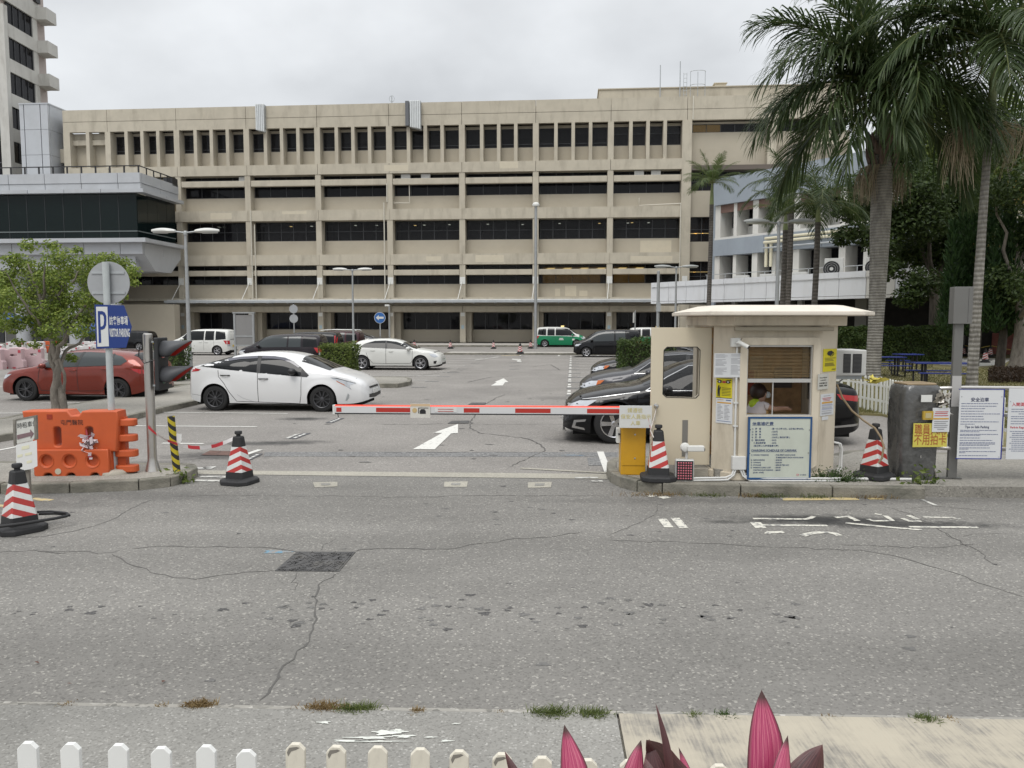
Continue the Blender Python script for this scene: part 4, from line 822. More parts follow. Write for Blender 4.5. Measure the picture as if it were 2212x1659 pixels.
# left ficus on the divider island
TB = gp(128, 893, 0.12); TY = TB.y; rr = random.Random(3)
def tl(px, py, dy=0.0): return at(px, py, TY+dy) - TB
_sc = .8; st = [wob([tl(122, 893), tl(118, 840), tl(128, 790), tl(115, 750), tl(105, 715), tl(92, 660), tl(72, 610), tl(60, 570)], .13, .02, rr, 3, .025), wob([tl(135, 893, .05), tl(132, 845, .05), tl(118, 800, .1), tl(110, 760, .1), tl(120, 700, .2), tl(128, 640, .2), tl(125, 560, .3)], .12, .02, rr, 3, .025),
      wob([tl(118, 780), tl(130, 750, -.1), tl(150, 715, -.15), tl(165, 690, -.2), tl(190, 650, -.3), tl(215, 600, -.4), tl(262, 575, -.5)], .07, .012, rr, 3, .03), wob([tl(128, 800), tl(142, 760, .2), tl(170, 740, .4), tl(200, 695, .5), tl(225, 665, .6)], .06, .012, rr, 3, .02),
      wob([tl(95, 690), tl(60, 680, .3), tl(30, 660, .5), tl(5, 640, .6)], .04, .012, rr, 3, .03), wob([tl(92, 660), tl(100, 620, -.3), tl(95, 560, -.5)], .05, .012, rr, 3, .03), wob([tl(105, 720), tl(80, 690, -.4), tl(40, 640, -.7), tl(15, 590, -.9)], .045, .012, rr, 3, .03), wob([tl(125, 640), tl(160, 600, .3), tl(185, 570, .4)], .035, .01, rr, 3, .03),
      wob([tl(138, 845), tl(142, 810, -.1), tl(128, 775, -.1)], .045, .035, rr, 3, .02)]
ctr = [(20, 600, .35), (48, 568, .3), (62, 530, .22), (85, 590, .4), (130, 560, .38), (112, 530, .2), (110, 610, .42), (60, 635, .4), (18, 650, .42), (-10, 690, .4), (155, 590, .38), (190, 568, .3), (205, 605, .35), (238, 560, .25), (268, 572, .27), (288, 588, .2), (245, 615, .26), (205, 650, .35), (170, 645, .4), (132, 655, .42), (100, 675, .4), (150, 690, .36), (190, 690, .3), (62, 690, .33), (28, 700, .3), (110, 715, .26), (130, 740, .18), (205, 720, .2), (228, 672, .25), (150, 770, .14), (255, 640, .2), (165, 540, .15), (290, 610, .14), (160, 775, .12), (90, 720, .22), (40, 740, .15), (10, 620, .35), (-30, 640, .4), (75, 745, .14), (170, 715, .24), (215, 560, .2), (25, 560, .24)]
st = [[(p, r_*_sc) for p, r_ in s_] for s_ in st]
tree('ficus_tree', 'small light green tree with twisted grey stems behind the orange barrier', TB, st, [(tl(x, y, rr.uniform(-.7, .7)), r_*1.0) for x, y, r_ in ctr], M_leaf_l, M_bark, 3400, .085, 5)
# ------------------------------------------------------------------ palms
def frond_mesh(L, e0, bend, ll, n, seed, fold=0.5, droop=0.5, name='frond'):
    r = random.Random(seed); mb = MB(); R = MB(); P, T = [], []; p = Vector(); N_ = 26
    for i in range(N_+1):
        t = i/N_; a = radians(e0 - bend*t**1.25); d = Vector((cos(a), 0, sin(a))); P.append(p.copy()); T.append(d); p = p + d*(L/N_)
    R.tube(P, [0.028*L/3*(1-0.9*i/N_)+0.003 for i in range(N_+1)], 5)
    for k in range(n):
        t = 0.10+0.9*(k+r.random()*0.6)/n; f = t*N_; i = min(int(f), N_-1); q = ext(P[i], P[i+1], f-i); d = T[i]; up = Vector((-d.z, 0, d.x))
        le = ll*(0.35+1.1*sin(pi*min(1, 0.12+0.86*t))**0.8)*0.75*r.uniform(.85, 1.1)
        for s in (-1, 1):
            ang = radians(58-30*t+r.uniform(-6, 6)); v = (d*cos(ang) + Vector((0, s, 0))*sin(ang)*cos(fold*r.uniform(.3, 1)) + up*sin(fold*r.uniform(-.35, .9))*(0.5 if fold < 1 else .75)).normalized()
            w = 0.0145*L/2.7*(1.2 if t < .8 else .8); sd = v.cross(up).normalized()*w if r.random() < .6 else v.cross(Vector((0, 0, 1))).normalized()*w
            m1_ = q + v*le*0.5 + Vector((0, 0, -droop*le*0.10)); m2_ = q + v*le*0.82 + Vector((0, 0, -droop*le*0.36)); tip = q + v*le*0.97 + Vector((0, 0, -droop*le*0.72))
            mb.add([q-sd*.5, q+sd*.5, m1_+sd, m1_-sd, m2_+sd*.8, m2_-sd*.8, tip], [(0, 1, 2, 3), (3, 2, 4, 5), (5, 4, 6)])
    nl = len(mb.f); mb.add(R.v, R.f)
    me = mb.mesh(name)
    for i, pg in enumerate(me.polygons): pg.material_index = 0 if i < nl else 1
    return me
def palm(name, label, base, trunk, shaft, fr, leaf_m, bark_m, group=None, skirt=None):
    """trunk/shaft: [(point, radius)], fr: list of (azimuth deg, mesh, scale)"""
    t = thing(name, label, 'palm tree', base, 0, group)
    MB().tube([p for p, _ in trunk], [r for _, r in trunk], 16).build('trunk', bark_m, t, smooth=60)
    if shaft: MB().tube([p for p, _ in shaft], [r for _, r in shaft], 14).build('crownshaft', M_shaft, t, smooth=60)
    top = (shaft or trunk)[-1][0]
    for az, me, sc in fr:
        o = bpy.data.objects.new('frond', me); C.objects.link(o); o.parent = t; o.location = top + Vector((cos(radians(az)), sin(radians(az)), 0))*0.05; o.rotation_euler = (radians(random.uniform(-14, 14)), 0, radians(az)); o.scale = (sc, sc, sc)
    return t
def fset(L, ll, n, seed, leaf_m, droop=0.5, elev=((80, 45), (62, 85), (45, 105), (25, 105), (5, 90), (-20, 65))):
    res = []
    for i, (e, b) in enumerate(elev):
        me = frond_mesh(L, e, b, ll, n, seed+i, fold=1.25 if L > 4.65 else .5, droop=droop); me.materials.append(leaf_m); me.materials.append(M_rachis); res.append(me)
    return res
def spread(ms, counts, seed, s0=.9, s1=1.1):
    r = random.Random(seed); o = []
    for m_i, k in zip(ms, counts):
        a0 = r.uniform(0, 360)
        for j in range(k): o.append((a0+360*j/k+r.uniform(-14, 14), m_i, r.uniform(s0, s1)))
    return o
# big royal palm just behind the picket fence
PB = gp(1882, 836); PY = PB.y
def pl(px, py, dy=0.0): return at(px, py, PY+dy) - PB
tk = [(pl(1882, 836), .31), (pl(1884, 815), .265), (pl(1888, 760), .24), (pl(1892, 700), .24), (pl(1897, 600), .27), (pl(1901, 500), .31), (pl(1904, 430), .325), (pl(1906, 380), .31), (pl(1906, 345), .27), (pl(1906, 300), .23), (pl(1906, 245), .17), (pl(1905, 200), .11)]
fs1 = fset(4.7, 1.25, 70, 11, M_palm, .75, ((80, 40), (64, 80), (46, 105), (25, 108), (5, 92), (-20, 65)))
palm('royal_palm', 'massive royal palm with smooth swelling grey trunk and drooping dark crown beside the booth', PB, tk, None,
     spread(fs1, (5, 6, 7, 5, 4, 2), 5, .85, 1.08) + [(100, fs1[0], 1.1), (205, fs1[2], 1.1), (190, fs1[3], 1.05), (170, fs1[3], 1.05), (248, fs1[4], 1.0), (285, fs1[4], .95), (225, fs1[5], .95), (268, fs1[5], .9), (182, fs1[1], 1.1), (160, fs1[1], 1.1)], M_palm, M_royal)
pobj = bpy.data.objects['royal_palm']
for s in (-1, 1):        # dry flower tassels hanging by the trunk
    k = MB(); r = random.Random(s+5)
    for _ in range(90):
        p0 = pl(1906+s*16, 360) + Vector((s*r.uniform(.02, .36), r.uniform(-.4, .4), 0)); p1 = p0 + Vector((s*r.uniform(-.05, .24), r.uniform(-.1, .1), -r.uniform(.7, 1.3)))
        k.tube([p0, ext(p0, p1, .5)+Vector((s*.08, 0, .03)), p1], [.012, .010, .005], 3, cap=False)
    k.build('flower_tassel', M_dead, pobj)
k = MB(); r = random.Random(2)
for _ in range(40):
    a = r.uniform(0, 6.28); p0 = pl(1906, 360)+Vector((cos(a)*.36, sin(a)*.36, r.uniform(-.1, .7))); k.tube([p0, p0+Vector((cos(a)*.1, sin(a)*.1, .25)), p0+Vector((cos(a)*.16, sin(a)*.16, .42))], [.09, .06, .02], 5)
k.build('leaf_base', mat('brown leaf base', (0.14, 0.10, 0.085), 0.9, var=0.3, vscale=5), pobj)
# slim ringed palm at the right
QB = gp(2098, 850); QY = QB.y
def ql(px, py, dy=0.0): return at(px, py, QY+dy) - QB
tk = [(ql(2098, 850), .185), (ql(2101, 800), .155), (ql(2107, 700), .148), (ql(2117, 560), .13), (ql(2124, 450), .118), (ql(2132, 340), .108), (ql(2140, 270), .105)]
sh = [(ql(2140, 270), .125), (ql(2142, 235), .13), (ql(2146, 170), .10), (ql(2149, 130), .075), (ql(2151, 100), .06)]
fs2 = fset(4.6, 1.15, 62, 31, M_palm, .55, ((78, 30), (58, 62), (42, 85), (24, 95), (2, 75)))
palm('slim_palm', 'tall slim palm with white ringed trunk and green crownshaft at the right edge', QB, tk, sh,
     spread(fs2, (3, 4, 5, 5, 4), 12, .9, 1.05) + [(185, fs2[2], 1.0), (195, fs2[3], 1.0), (175, fs2[1], 1.0), (250, fs2[4], .9), (325, fs2[4], .9)], M_palm, M_slim)
q_o = bpy.data.objects['slim_palm']; k = MB(); r = random.Random(8)
for s in (-1, 1):
    for _ in range(70 if s < 0 else 35):
        p0 = ql(2136+s*6, 280)+Vector((s*r.uniform(0, .5), r.uniform(-.4, .4), r.uniform(-.15, .25))); p1 = p0+Vector((s*r.uniform(.1, .8)*(1 if s < 0 else .7), r.uniform(-.2, .2), -r.uniform(.7, 2.0)*(1 if s < 0 else .75)))
        k.tube([p0, ext(p0, p1, .3)+Vector((s*.35, 0, .12)), ext(p0, p1, .65)+Vector((s*.2, 0, 0)), p1], [.012, .011, .009, .005], 3, cap=False)
k.build('flower_tassel', M_dead, q_o)
# smaller palms in front of the clinic wing
def small_palm(px, ybase, Y, ytop, ysh, r0, label, leaf_m, bark_m, L, ll, counts, seed, elev, name='young_palm'):
    B = at(px, ybase, Y); B.z = 0.0
    f = lambda py, dx=0: at(px+dx, py, Y) - B
    zt = f(ytop).z; zs = f(ysh).z
    tk = [(Vector((0, 0, 0)), r0*1.3), (Vector((0, 0, zs*.3)), r0*1.05), (Vector((.05, 0, zs*.7)), r0), (Vector((.06, 0, zs)), r0*.95)]
    sh = [(Vector((.06, 0, zs)), r0*.98), (Vector((.06, 0, zs+(zt-zs)*.5)), r0*.75), (Vector((.06, 0, zt)), r0*.4)]
    fs = fset(L, ll, 44, seed, leaf_m, .5, elev)
    return palm(name, label, B, tk, sh, spread(fs, counts, seed), leaf_m, bark_m, 'slender palms by the clinic wing')
E1 = ((80, 20), (60, 45), (40, 62), (18, 66))
small_palm(1530, 700, 50, 396, 442, .14, 'single slender palm in front of the junction of beige block and blue wing', M_palm2, M_slimd, 2.1, .62, (3, 5, 6, 4), 61, E1)
small_palm(1688, 700, 36, 462, 497, .12, 'short palm with fresh upright fronds right behind the double lamp', M_palm2, M_slimd, 1.9, .5, (3, 4, 4, 3), 71, E1)
small_palm(1700, 700, 40, 408, 450, .14, 'darker arching palm just above the fresh green short palm', M_palm, M_slimd, 2.7, .7, (2, 4, 6, 5), 81, ((75, 45), (55, 80), (38, 95), (12, 85)))
small_palm(1757, 700, 33, 440, 480, .12, 'slender palm with drooping fronds between lamp and royal palm', M_palm, M_slimd, 2.6, .7, (2, 4, 6, 6), 91, ((75, 50), (55, 90), (35, 105), (8, 80)))
# ------------------------------------------------------------------ trees beyond the lawn, right
def big_tree(px, pyb, Y, label, crown, leaf_m, n, size, seed, r0=.28, k=1.0, fork=520, bark_m=M_barkd, name='broadleaf_tree', limbs=5):
    Y = Y*k; size = size*k; n = n/k/k; crown = [(x, y, q*k) for x, y, q in crown]; B = at(px, pyb, Y); B.z = 0.0; r = random.Random(seed); f = lambda x, y, dy=0: at(x, y, Y+dy)-B
    cl = [(f(x, y, r.uniform(-2.2, 2.2)), rad) for x, y, rad in crown]
    base = [(Vector((0, 0, -.05)), r0*1.9), (Vector((0, 0, .35)), r0*1.2), (Vector((.1, 0, 1.6)), r0), (f(px+8, fork), r0*.8)]
    st = [base] + [wob([base[-1][0]*0.75, ext(base[-1][0], c, .5)+Vector((0, 0, -.2)), c], r0*.5, .03, r, 3, .15) for c, _ in r.sample(cl, min(limbs, len(cl)))]
    return tree(name, label, B, st, cl, leaf_m, bark_m, n, size, seed, 'trees beyond the lawn')
big_tree(2012, 775, 33, 'dark broadleaf tree rising from the hedge behind the royal palm', [(1935, 470, 1.1), (1905, 520, .9), (1980, 420, 1.3), (1960, 540, 1.1), (2040, 470, 1.4), (2010, 540, 1.1), (2085, 420, 1.3), (1860, 500, .75), (1820, 510, .6), (2060, 560, 1.1), (1890, 445, .9), (1950, 370, 1.2), (2030, 390, 1.3), (2100, 500, 1.2), (1990, 480, 1.2), (1920, 580, .7), (2045, 620, .8), (1880, 400, 1.0), (1840, 450, .9), (1930, 310, 1.1), (1990, 610, .9), (2085, 350, 1.3), (1965, 640, .7), (2110, 600, 1.0)], M_leaf_d, 1150, .19, 41, .3, 1.27, 600)
big_tree(2040, 760, 44, 'paler yellow green tree showing between the two palms', [(1990, 250, 1.4), (2040, 220, 1.6), (2000, 330, 1.6), (2060, 300, 1.6), (2100, 250, 1.4), (1955, 300, 1.2), (2140, 300, 1.6), (2030, 390, 1.6), (2170, 230, 1.3), (2200, 330, 1.6), (2120, 380, 1.7), (1930, 380, 1.1)], M_leaf_m, 520, .24, 42, .3, 1.15, 520)
big_tree(2195, 790, 27.5, 'dark spreading tree with pale forked trunk at the right edge', [(2120, 330, 1.0), (2175, 300, 1.2), (2220, 400, 1.3), (2150, 420, 1.0), (2210, 520, 1.1), (2230, 280, 1.2), (2260, 480, 1.2), (2185, 640, .8), (2240, 620, 1.0), (2160, 600, .7)], M_leaf_d, 900, .16, 43, .24, 1.27, 650, M_bark)
# junipers: tall flame-like sprays
def juniper(px, pyb, Y, label, tops, seed):
    B = at(px, pyb, Y); B.z = 0; r = random.Random(seed); t = thing('juniper', label, 'conifer', B, 0, 'trees beyond the lawn'); cr = MB(); f = lambda x, y, dy=0: at(x, y, Y+dy)-B
    MB().tube([(0, 0, 0), (.1, 0, 1.5), (.1, 0, 4)], [.22, .18, .08], 8).build('trunk', M_barkd, t, smooth=60)
    for x, y0, y1, w in tops:
        w *= 1.3
        dy = r.uniform(-1, 1); a, b = f(x, y1, dy), f(x+r.uniform(-6, 6), y0, dy)
        nseg = int(260*w*(b-a).length)
        for _ in range(nseg):
            u = r.random(); rad = w*(1-u)**.65*(1 if u > .12 else u/.12); ang = r.uniform(0, 6.28); q = r.random()**.5
            p = ext(a, b, u)+Vector((cos(ang)*rad*q, sin(ang)*rad*q, 0)); n_ = (Vector((cos(ang), sin(ang), .2))+rand_dir(r)*.7).normalized()
            d = (Vector((cos(ang)*.5, sin(ang)*.5, 1))+rand_dir(r)*.35).normalized(); s = d.cross(n_).normalized()*.042; l = r.uniform(.16, .34)
            cr.add([p-s, p+s, p+d*l+s*.3, p+d*l-s*.3], [(0, 1, 2, 3)])
    cr.build('crown', M_leaf_j, t, fix=False); return t
juniper(2105, 770, 37.5, 'dense dark green juniper with pointed sprays behind the grey post', [(2060, 480, 700, .55), (2080, 440, 690, .6), (2050, 560, 730, .5), (2100, 420, 660, .6), (2075, 580, 730, .55), (2120, 480, 720, .6), (2040, 620, 720, .4), (2095, 600, 730, .5), (2065, 530, 680, .5)], 51)
juniper(2160, 770, 36.0, 'dense dark green juniper with pointed sprays right of the slim palm trunk', [(2140, 430, 680, .55), (2160, 400, 640, .6), (2185, 430, 690, .6), (2150, 540, 720, .5), (2175, 560, 730, .5), (2205, 480, 720, .6), (2130, 600, 720, .45), (2195, 600, 720, .5), (2165, 480, 680, .5)], 52)
# ------------------------------------------------------------------ lawn, path, hedges
M_lawn = mat('patchy lawn soil', (0.19, 0.165, 0.075), 0.95, var=0.3, vscale=1.2, stain=(0.055, 0.07, 0.02), stain_amt=0.9, stain_scale=(0.7, 0.7, 1))
lawn = P_((1815, 905), (1860, 897), (1905, 899), (1960, 915), (2030, 940), (2320, 1010), (3600, 1010), (3600, 745), (1500, 745), (1640, 850))
struct('lawn', MB().prism([(p.x, p.y) for p in lawn], -0.02, 0.05), M_lawn)
gr = MB(); r = random.Random(77)
for _ in range(42000):
    px, py = r.uniform(1760, 2300), r.uniform(774, 930); p = gp(px, py, 0.05)
    if py > 893+max(0, (px-1905))*.36 or (px > 2015 and py < 796): continue
    h = r.uniform(.025, .08); a = r.uniform(0, 6.28); s = Vector((cos(a), sin(a), 0))*.008*(1+p.y/30); tip = Vector((r.uniform(-.04, .04), r.uniform(-.04, .04), h))
    gr.add([p-s, p+s, p+tip], [(0, 1, 2)])
tag(gr.build('lawn_grass', leaf_mat('dry lawn grass', (0.10, 0.115, 0.03), (0.24, 0.205, 0.09), .3), fix=False), 'short dry grass on the lawn behind the fence', 'grass', kind='stuff')
sheet('concrete_path', P_((2020, 776), (2190, 776), (2165, 790), (2100, 795), (2030, 790)), 0.056, mat('pale path concrete', (0.42, 0.41, 0.38), 0.9, var=0.1))
def hedge(name, label, c, rz, w, d, h, n, size, seed, leaf_m=M_leaf_h, group=None, round_=0.12):
    t = thing(name, label, 'hedge', c, rz, group); r = random.Random(seed)
    MB().box(-w/2+.12, w/2-.12, -d/2+.12, d/2-.12, 0, h-.12).build('dark_core', mat('hedge inner shade', (0.03, 0.035, 0.015), 0.95, var=.4, vscale=6), t)  # solid dark box stands in for the shade between the leaves
    mb = MB()
    for _ in range(n):
        k = r.random(); A = [w*h, w*d, d*h]; s = r.random()*(2*A[0]+A[1]+2*A[2])
        if s < 2*A[0]: p = Vector((r.uniform(-w/2, w/2), (-d/2 if s < A[0] else d/2), r.uniform(0.05, h))); nn = Vector((0, -1 if s < A[0] else 1, 0))
        elif s < 2*A[0]+A[1]: p = Vector((r.uniform(-w/2, w/2), r.uniform(-d/2, d/2), h)); nn = Vector((0, 0, 1))
        else: sg = r.choice((-1, 1)); p = Vector((sg*w/2, r.uniform(-d/2, d/2), r.uniform(.05, h))); nn = Vector((sg, 0, 0))
        bul = noise.noise(p*1.7+Vector((seed, 0, 0)))*round_; p = p + nn*(bul + r.uniform(-.14, .05)); 
        leaf(mb, p, (nn+rand_dir(r)*.8+Vector((0, 0, .35))).normalized(), size, r, .6)
    mb.build('foliage', leaf_m, t, fix=False); return t
hc = lot(-8.4, 27.2); hedge('hedge', 'clipped box hedge between the white liftback and the white hatchback', at(733, 760, 27.0)*1 + Vector((0, 0, -at(733, 760, 27.0).z)), -LA, 1.1, 1.0, 1.40, 5200, .085, 1, M_leaf_m)
hp = at(1395, 760, 22.9); hp.z = 0.1; hedge('hedge', 'clipped hedge partly hidden by the open booth door', hp, -LA, 1.6, 0.9, 1.55, 5200, .085, 2, M_leaf_h)
hp = at(1932, 778, 42.0); hp.z = 0; hedge('hedge', 'long dark clipped hedge in front of the canopy behind the royal palm', hp, -0.06, 5.8, 1.2, 1.9, 15000, .15, 3, M_leaf_h, None, .2)
hp = gp(372, 830); hp.z = .1; hedge('shrub', 'round green shrub behind the traffic light on the lamp island', hp, 0, .9, .9, 1.25, 2600, .09, 4, M_leaf_h, None, .35)
# ground cover mound at far right
mm_ = MB(); r = random.Random(5)
for _ in range(3500):
    p = gp(r.uniform(2135, 2240), r.uniform(803, 828), .05)+Vector((0, 0, r.uniform(0, .28))); leaf(mm_, p, (rand_dir(r)+Vector((0, 0, .6))).normalized(), .13, r, .4)
tag(mm_.build('ground_cover', M_leaf_r, fix=False), 'low dark reddish ground cover under the tree at the right edge', 'plants', kind='stuff')
# ------------------------------------------------------------------ cars: one analytic body surface, panes, lamps and trim laid on it
def interp(tab, x):
    if x <= tab[0][0]: return tab[0][1]
    for (a, fa), (b, fb) in zip(tab, tab[1:]):
        if x <= b:
            t = (x-a)/(b-a); return fa + (fb-fa)*t
    return tab[-1][1]
def smooth_tab(tab, n=3):        # Catmull-Rom densify
    o = []; k = len(tab)
    for i in range(k-1):
        p0, p1, p2, p3 = tab[max(i-1, 0)], tab[i], tab[i+1], tab[min(i+2, k-1)]
        for j in range(n):
            t = j/n; h = p2[0]-p1[0]
            m1 = (p2[1]-p0[1])/max(1e-6, p2[0]-p0[0])*h; m2 = (p3[1]-p1[1])/max(1e-6, p3[0]-p1[0])*h
            if (p1[1]-p0[1])*(p2[1]-p1[1]) <= 0: m1 = 0
            if (p2[1]-p1[1])*(p3[1]-p2[1]) <= 0: m2 = 0
            o.append((p1[0]+h*t, (2*t**3-3*t*t+1)*p1[1]+(t**3-2*t*t+t)*m1+(-2*t**3+3*t*t)*p2[1]+(t**3-t*t)*m2))
    o.append(tab[-1]); return o
M_tyre = mat('tyre rubber', (0.018, 0.018, 0.018), 0.85, bump=0.2, bscale=60)
M_carglass = mat('tinted car glass', (0.006, 0.007, 0.008), 0.03, spec=0.3)
M_carglass2 = mat('clear-ish car glass', (0.035, 0.042, 0.044), 0.04, spec=0.5)
M_trim = mat('black plastic trim', (0.015, 0.015, 0.016), 0.45)
M_chrome = mat('chrome trim', (0.55, 0.55, 0.55), 0.15, metal=1.0)
M_lamp = mat('clear lamp lens', (0.55, 0.57, 0.6), 0.08, spec=0.8, metal=0.4)
M_red = mat('red tail lamp', (0.40, 0.012, 0.015), 0.12, coat=0.5)
M_amber = mat('amber lens', (0.55, 0.13, 0.02), 0.15, coat=0.5)
M_seam = mat('panel gap', (0.02, 0.02, 0.02), 0.8)
M_under_car = mat('car underside', (0.008, 0.008, 0.008), 0.95)
M_ply = mat('yellow number plate', (0.62, 0.42, 0.03), 0.5)
M_plw = mat('white number plate', (0.65, 0.65, 0.63), 0.5)
def paint(name, c, metal=0.0, rough=0.28):
    return mat(name, c, rough, metal=metal, coat=0.4, spec=0.2)
class Car:
    """x forward (front +), origin on the ground at the middle of the wheelbase"""
    def __init__(s, name, label, cat, loc, rz, body_m, top, belt, W, axles, rw, sill=0.22, group=None, roofw=0.70, belt_lean=0.03, rim=0, roof_m=None, gh=None, top_n=3.2, flare=0.022, wheel_w=0.21, rim_m=None, blunt=0.86):
        s.t = thing(name, label, cat, loc, rz, group); s.m = body_m
        s.top = smooth_tab(top, 4); s.belt = belt; s.W = W; s.ax = axles; s.rw = rw; s.sill = sill; s.roofw = roofw; s.gh = gh or (top[0][0], top[-1][0]); s.top_n = top_n; s.flare = flare; s.blunt = blunt
        s.x0, s.x1 = top[0][0], top[-1][0]
        s.body(roof_m)
        s.wheels(rim, wheel_w, rim_m)
    def zt(s, x): return interp(s.top, x)
    def zb(s, x): return min(interp(s.belt, x), s.zt(x)-0.015)
    def w(s, x):            # half width in plan, rounded at both ends
        L = (s.x1-s.x0)/2; c = (s.x1+s.x0)/2; q = min(1, abs(x-c)/L)
        return s.W/2*(1-(1-s.blunt)*max(0, (q-0.62)/0.38)**2.6 - 0.17*max(0, (q-0.93)/0.07)**2)
    def low(s, x):          # lower edge: sill or wheel arch
        z = s.sill
        R = s.rw+0.055
        for a in s.ax:
            d = abs(x-a)
            if d < R: z = max(z, s.rw + sqrt(max(0, R*R-d*d))*1.0)
        q0 = max(0, 1-abs(x-s.x1)/0.5); q1 = max(0, 1-abs(x-s.x0)/0.5)
        if z == s.sill: z += 0.09*q0*q0 + 0.14*q1*q1
        return min(z, s.zb(x)-0.05)
    def y_side(s, x, z):    # half width of the skin at (x, z)
        zb, zt = s.zb(x), s.zt(x); w = s.w(x)
        if z <= zb:
            zm = s.sill + (zb-s.sill)*0.55; q = (z-zm)/max(0.05, (zb-s.sill)); y = w*(1-0.10*q*q*(1.6 if q < 0 else 1.0)) - (0.012 if z > zb-0.02 else 0)
            for a in s.ax:
                r_ = sqrt((x-a)**2+(z-s.rw)**2); y += s.flare*exp(-((r_-s.rw-0.06)/0.09)**2)
            return y
        u = min(1, (z-zb)/max(1e-4, zt-zb)); wb = w*(1-0.10*(0.45**2))-0.006
        gh = min(1, (zt-zb)/0.45); lean = (1-s.roofw)*gh
        n = s.top_n + 1.2*gh
        return wb*(1-lean*u)*max(0.0, 1-u**n)**(1/n)
    def body(s, roof_m):
        xs = set(); N = 64
        for i in range(N+1): xs.add(round(s.x0+(s.x1-s.x0)*i/N, 4))
        for k in range(1, 8):
            e = 0.0035*k*k; xs.add(round(s.x0+e, 4)); xs.add(round(s.x1-e, 4))
        R = s.rw+0.055
        for a in s.ax:
            for k in range(-12, 13): xs.add(round(a+R*sin(k*pi/24)*0.9999, 4))
        xs = sorted(xs); mb = MB(); J1, J2 = 7, 12; rings = []
        for x in xs:
            zl, zb, zt = s.low(x), s.zb(x), s.zt(x); prof = []
            for j in range(J1+1):
                z = zl+(zb-zl)*j/J1; prof.append((s.y_side(x, z), z))
            for j in range(1, J2+1):
                t = j/J2; u = sin(t*pi/2)**0.8; z = zb+(zt-zb)*u; prof.append((s.y_side(x, z) if j < J2 else 0.0, z))
            ring = [Vector((x, -y, z)) for y, z in prof] + [Vector((x, y, z)) for y, z in prof[-2::-1]]
            rings.append(ring)
        mb.rings(rings, cap=False, closed=False); n = len(rings[0])
        for k in (0, len(rings)-1):           # front and rear closing faces
            r = rings[k]; m = n//2; o = k*n
            mb.f += [(o+i, o+i+1, o+n-2-i, o+n-1-i) for i in range(m-1)] + [(o+m-1, o+m, o+m+1)]
        s.body_o = mb.build('body', [s.m] + ([roof_m] if roof_m else []), s.t, smooth=32)
        if roof_m:
            nf = n-1
            for k in range(len(rings)-1):
                xm = (xs[k]+xs[k+1])/2
                if s.zt(xm)-s.zb(xm) < 0.22: continue
                for i in range(nf):
                    if J1 <= i < nf-J1: s.body_o.data.polygons[k*nf+i].material_index = 1
        # dark underside and wheel wells
        u = MB(); w = s.W/2-0.27
        u.box(s.x0+0.18, s.x1-0.18, -w, w, s.sill-0.05, s.sill+0.28); u.box(s.ax[0]+s.rw+0.1, s.ax[1]-s.rw-0.1, -s.W/2+0.06, s.W/2-0.06, s.sill-0.02, s.sill+0.1)
        u.box(s.x0+0.25, s.x1-0.3, -w, w, s.sill+0.2, s.zb((s.x0+s.x1)/2)-0.1); u.build('underbody', M_under_car, s.t)
    def wheels(s, kind, ww, rim_m):
        r = s.rw; rr = r*0.70
        ty = MB().lathe([(rr, -ww/2+.01), (r*.93, -ww/2), (r*.985, -ww/2+.02), (r, -ww/2+.05), (r, ww/2-.05), (r*.985, ww/2-.02), (r*.93, ww/2), (rr, ww/2-.01)], 36, Matrix.Rotation(-pi/2, 4, 'X'), cap=False).mesh('tyre')
        for p in ty.polygons: p.use_smooth = True
        ty.materials.append(M_tyre)
        rm = rim_m or mat('alloy rim', (0.45, 0.45, 0.46), 0.3, metal=0.8)
        b = MB(); Rx = Matrix.Rotation(-pi/2, 4, 'X')
        b.lathe([(rr*1.0, ww/2-.012), (rr*.97, ww/2+.004), (rr*.9, ww/2-.004), (rr*.88, ww/2-.05)], 36, Rx, cap=False); b.lathe([(rr*.2, ww/2-.05), (rr*.2, ww/2-.008), (rr*.12, ww/2-.002)], 18, Rx)
        ns = {0: 10, 1: 5, 2: 5, 3: 7}[kind]
        for k in range(ns):
            a0 = 2*pi*k/ns
            arms = ((0.0, .055),) if kind == 0 else ((-.16, .05), (.16, .05)) if kind in (1,) else ((0, .16),) if kind == 2 else ((0, .1),)
            for da, wd in arms:
                c, sn = cos(a0+da), sin(a0+da); pc, ps = -sn, cos(a0+da); o = []
                for rad, wid in ((rr*.12, wd*.8), (rr*.91, wd)):
                    for sg in (-1, 1): o.append((c*rad+pc*sg*wid*rr, sn*rad+ps*sg*wid*rr))
                b.prism([o[0], o[1], o[3], o[2]], ww/2-.03, ww/2-.008, Rx)
        rim_me = b.mesh('rim'); rim_me.materials.append(rm)
        back = MB().lathe([(rr*.98, -.02), (rr*.98, ww/2-.06)], 28, Rx).mesh('brake'); back.materials.append(M_trim)
        for a in s.ax:
            for sg in (-1, 1):
                wh = bpy.data.objects.new('wheel', back); C.objects.link(wh); wh.parent = s.t; wh.location = (a, sg*(s.W/2-ww/2-.012), r); wh.rotation_euler = (0, 0, 0 if sg > 0 else pi)
                for nm, me in (('tyre', ty), ('rim', rim_me)):
                    o = bpy.data.objects.new(nm, me); C.objects.link(o); o.parent = wh
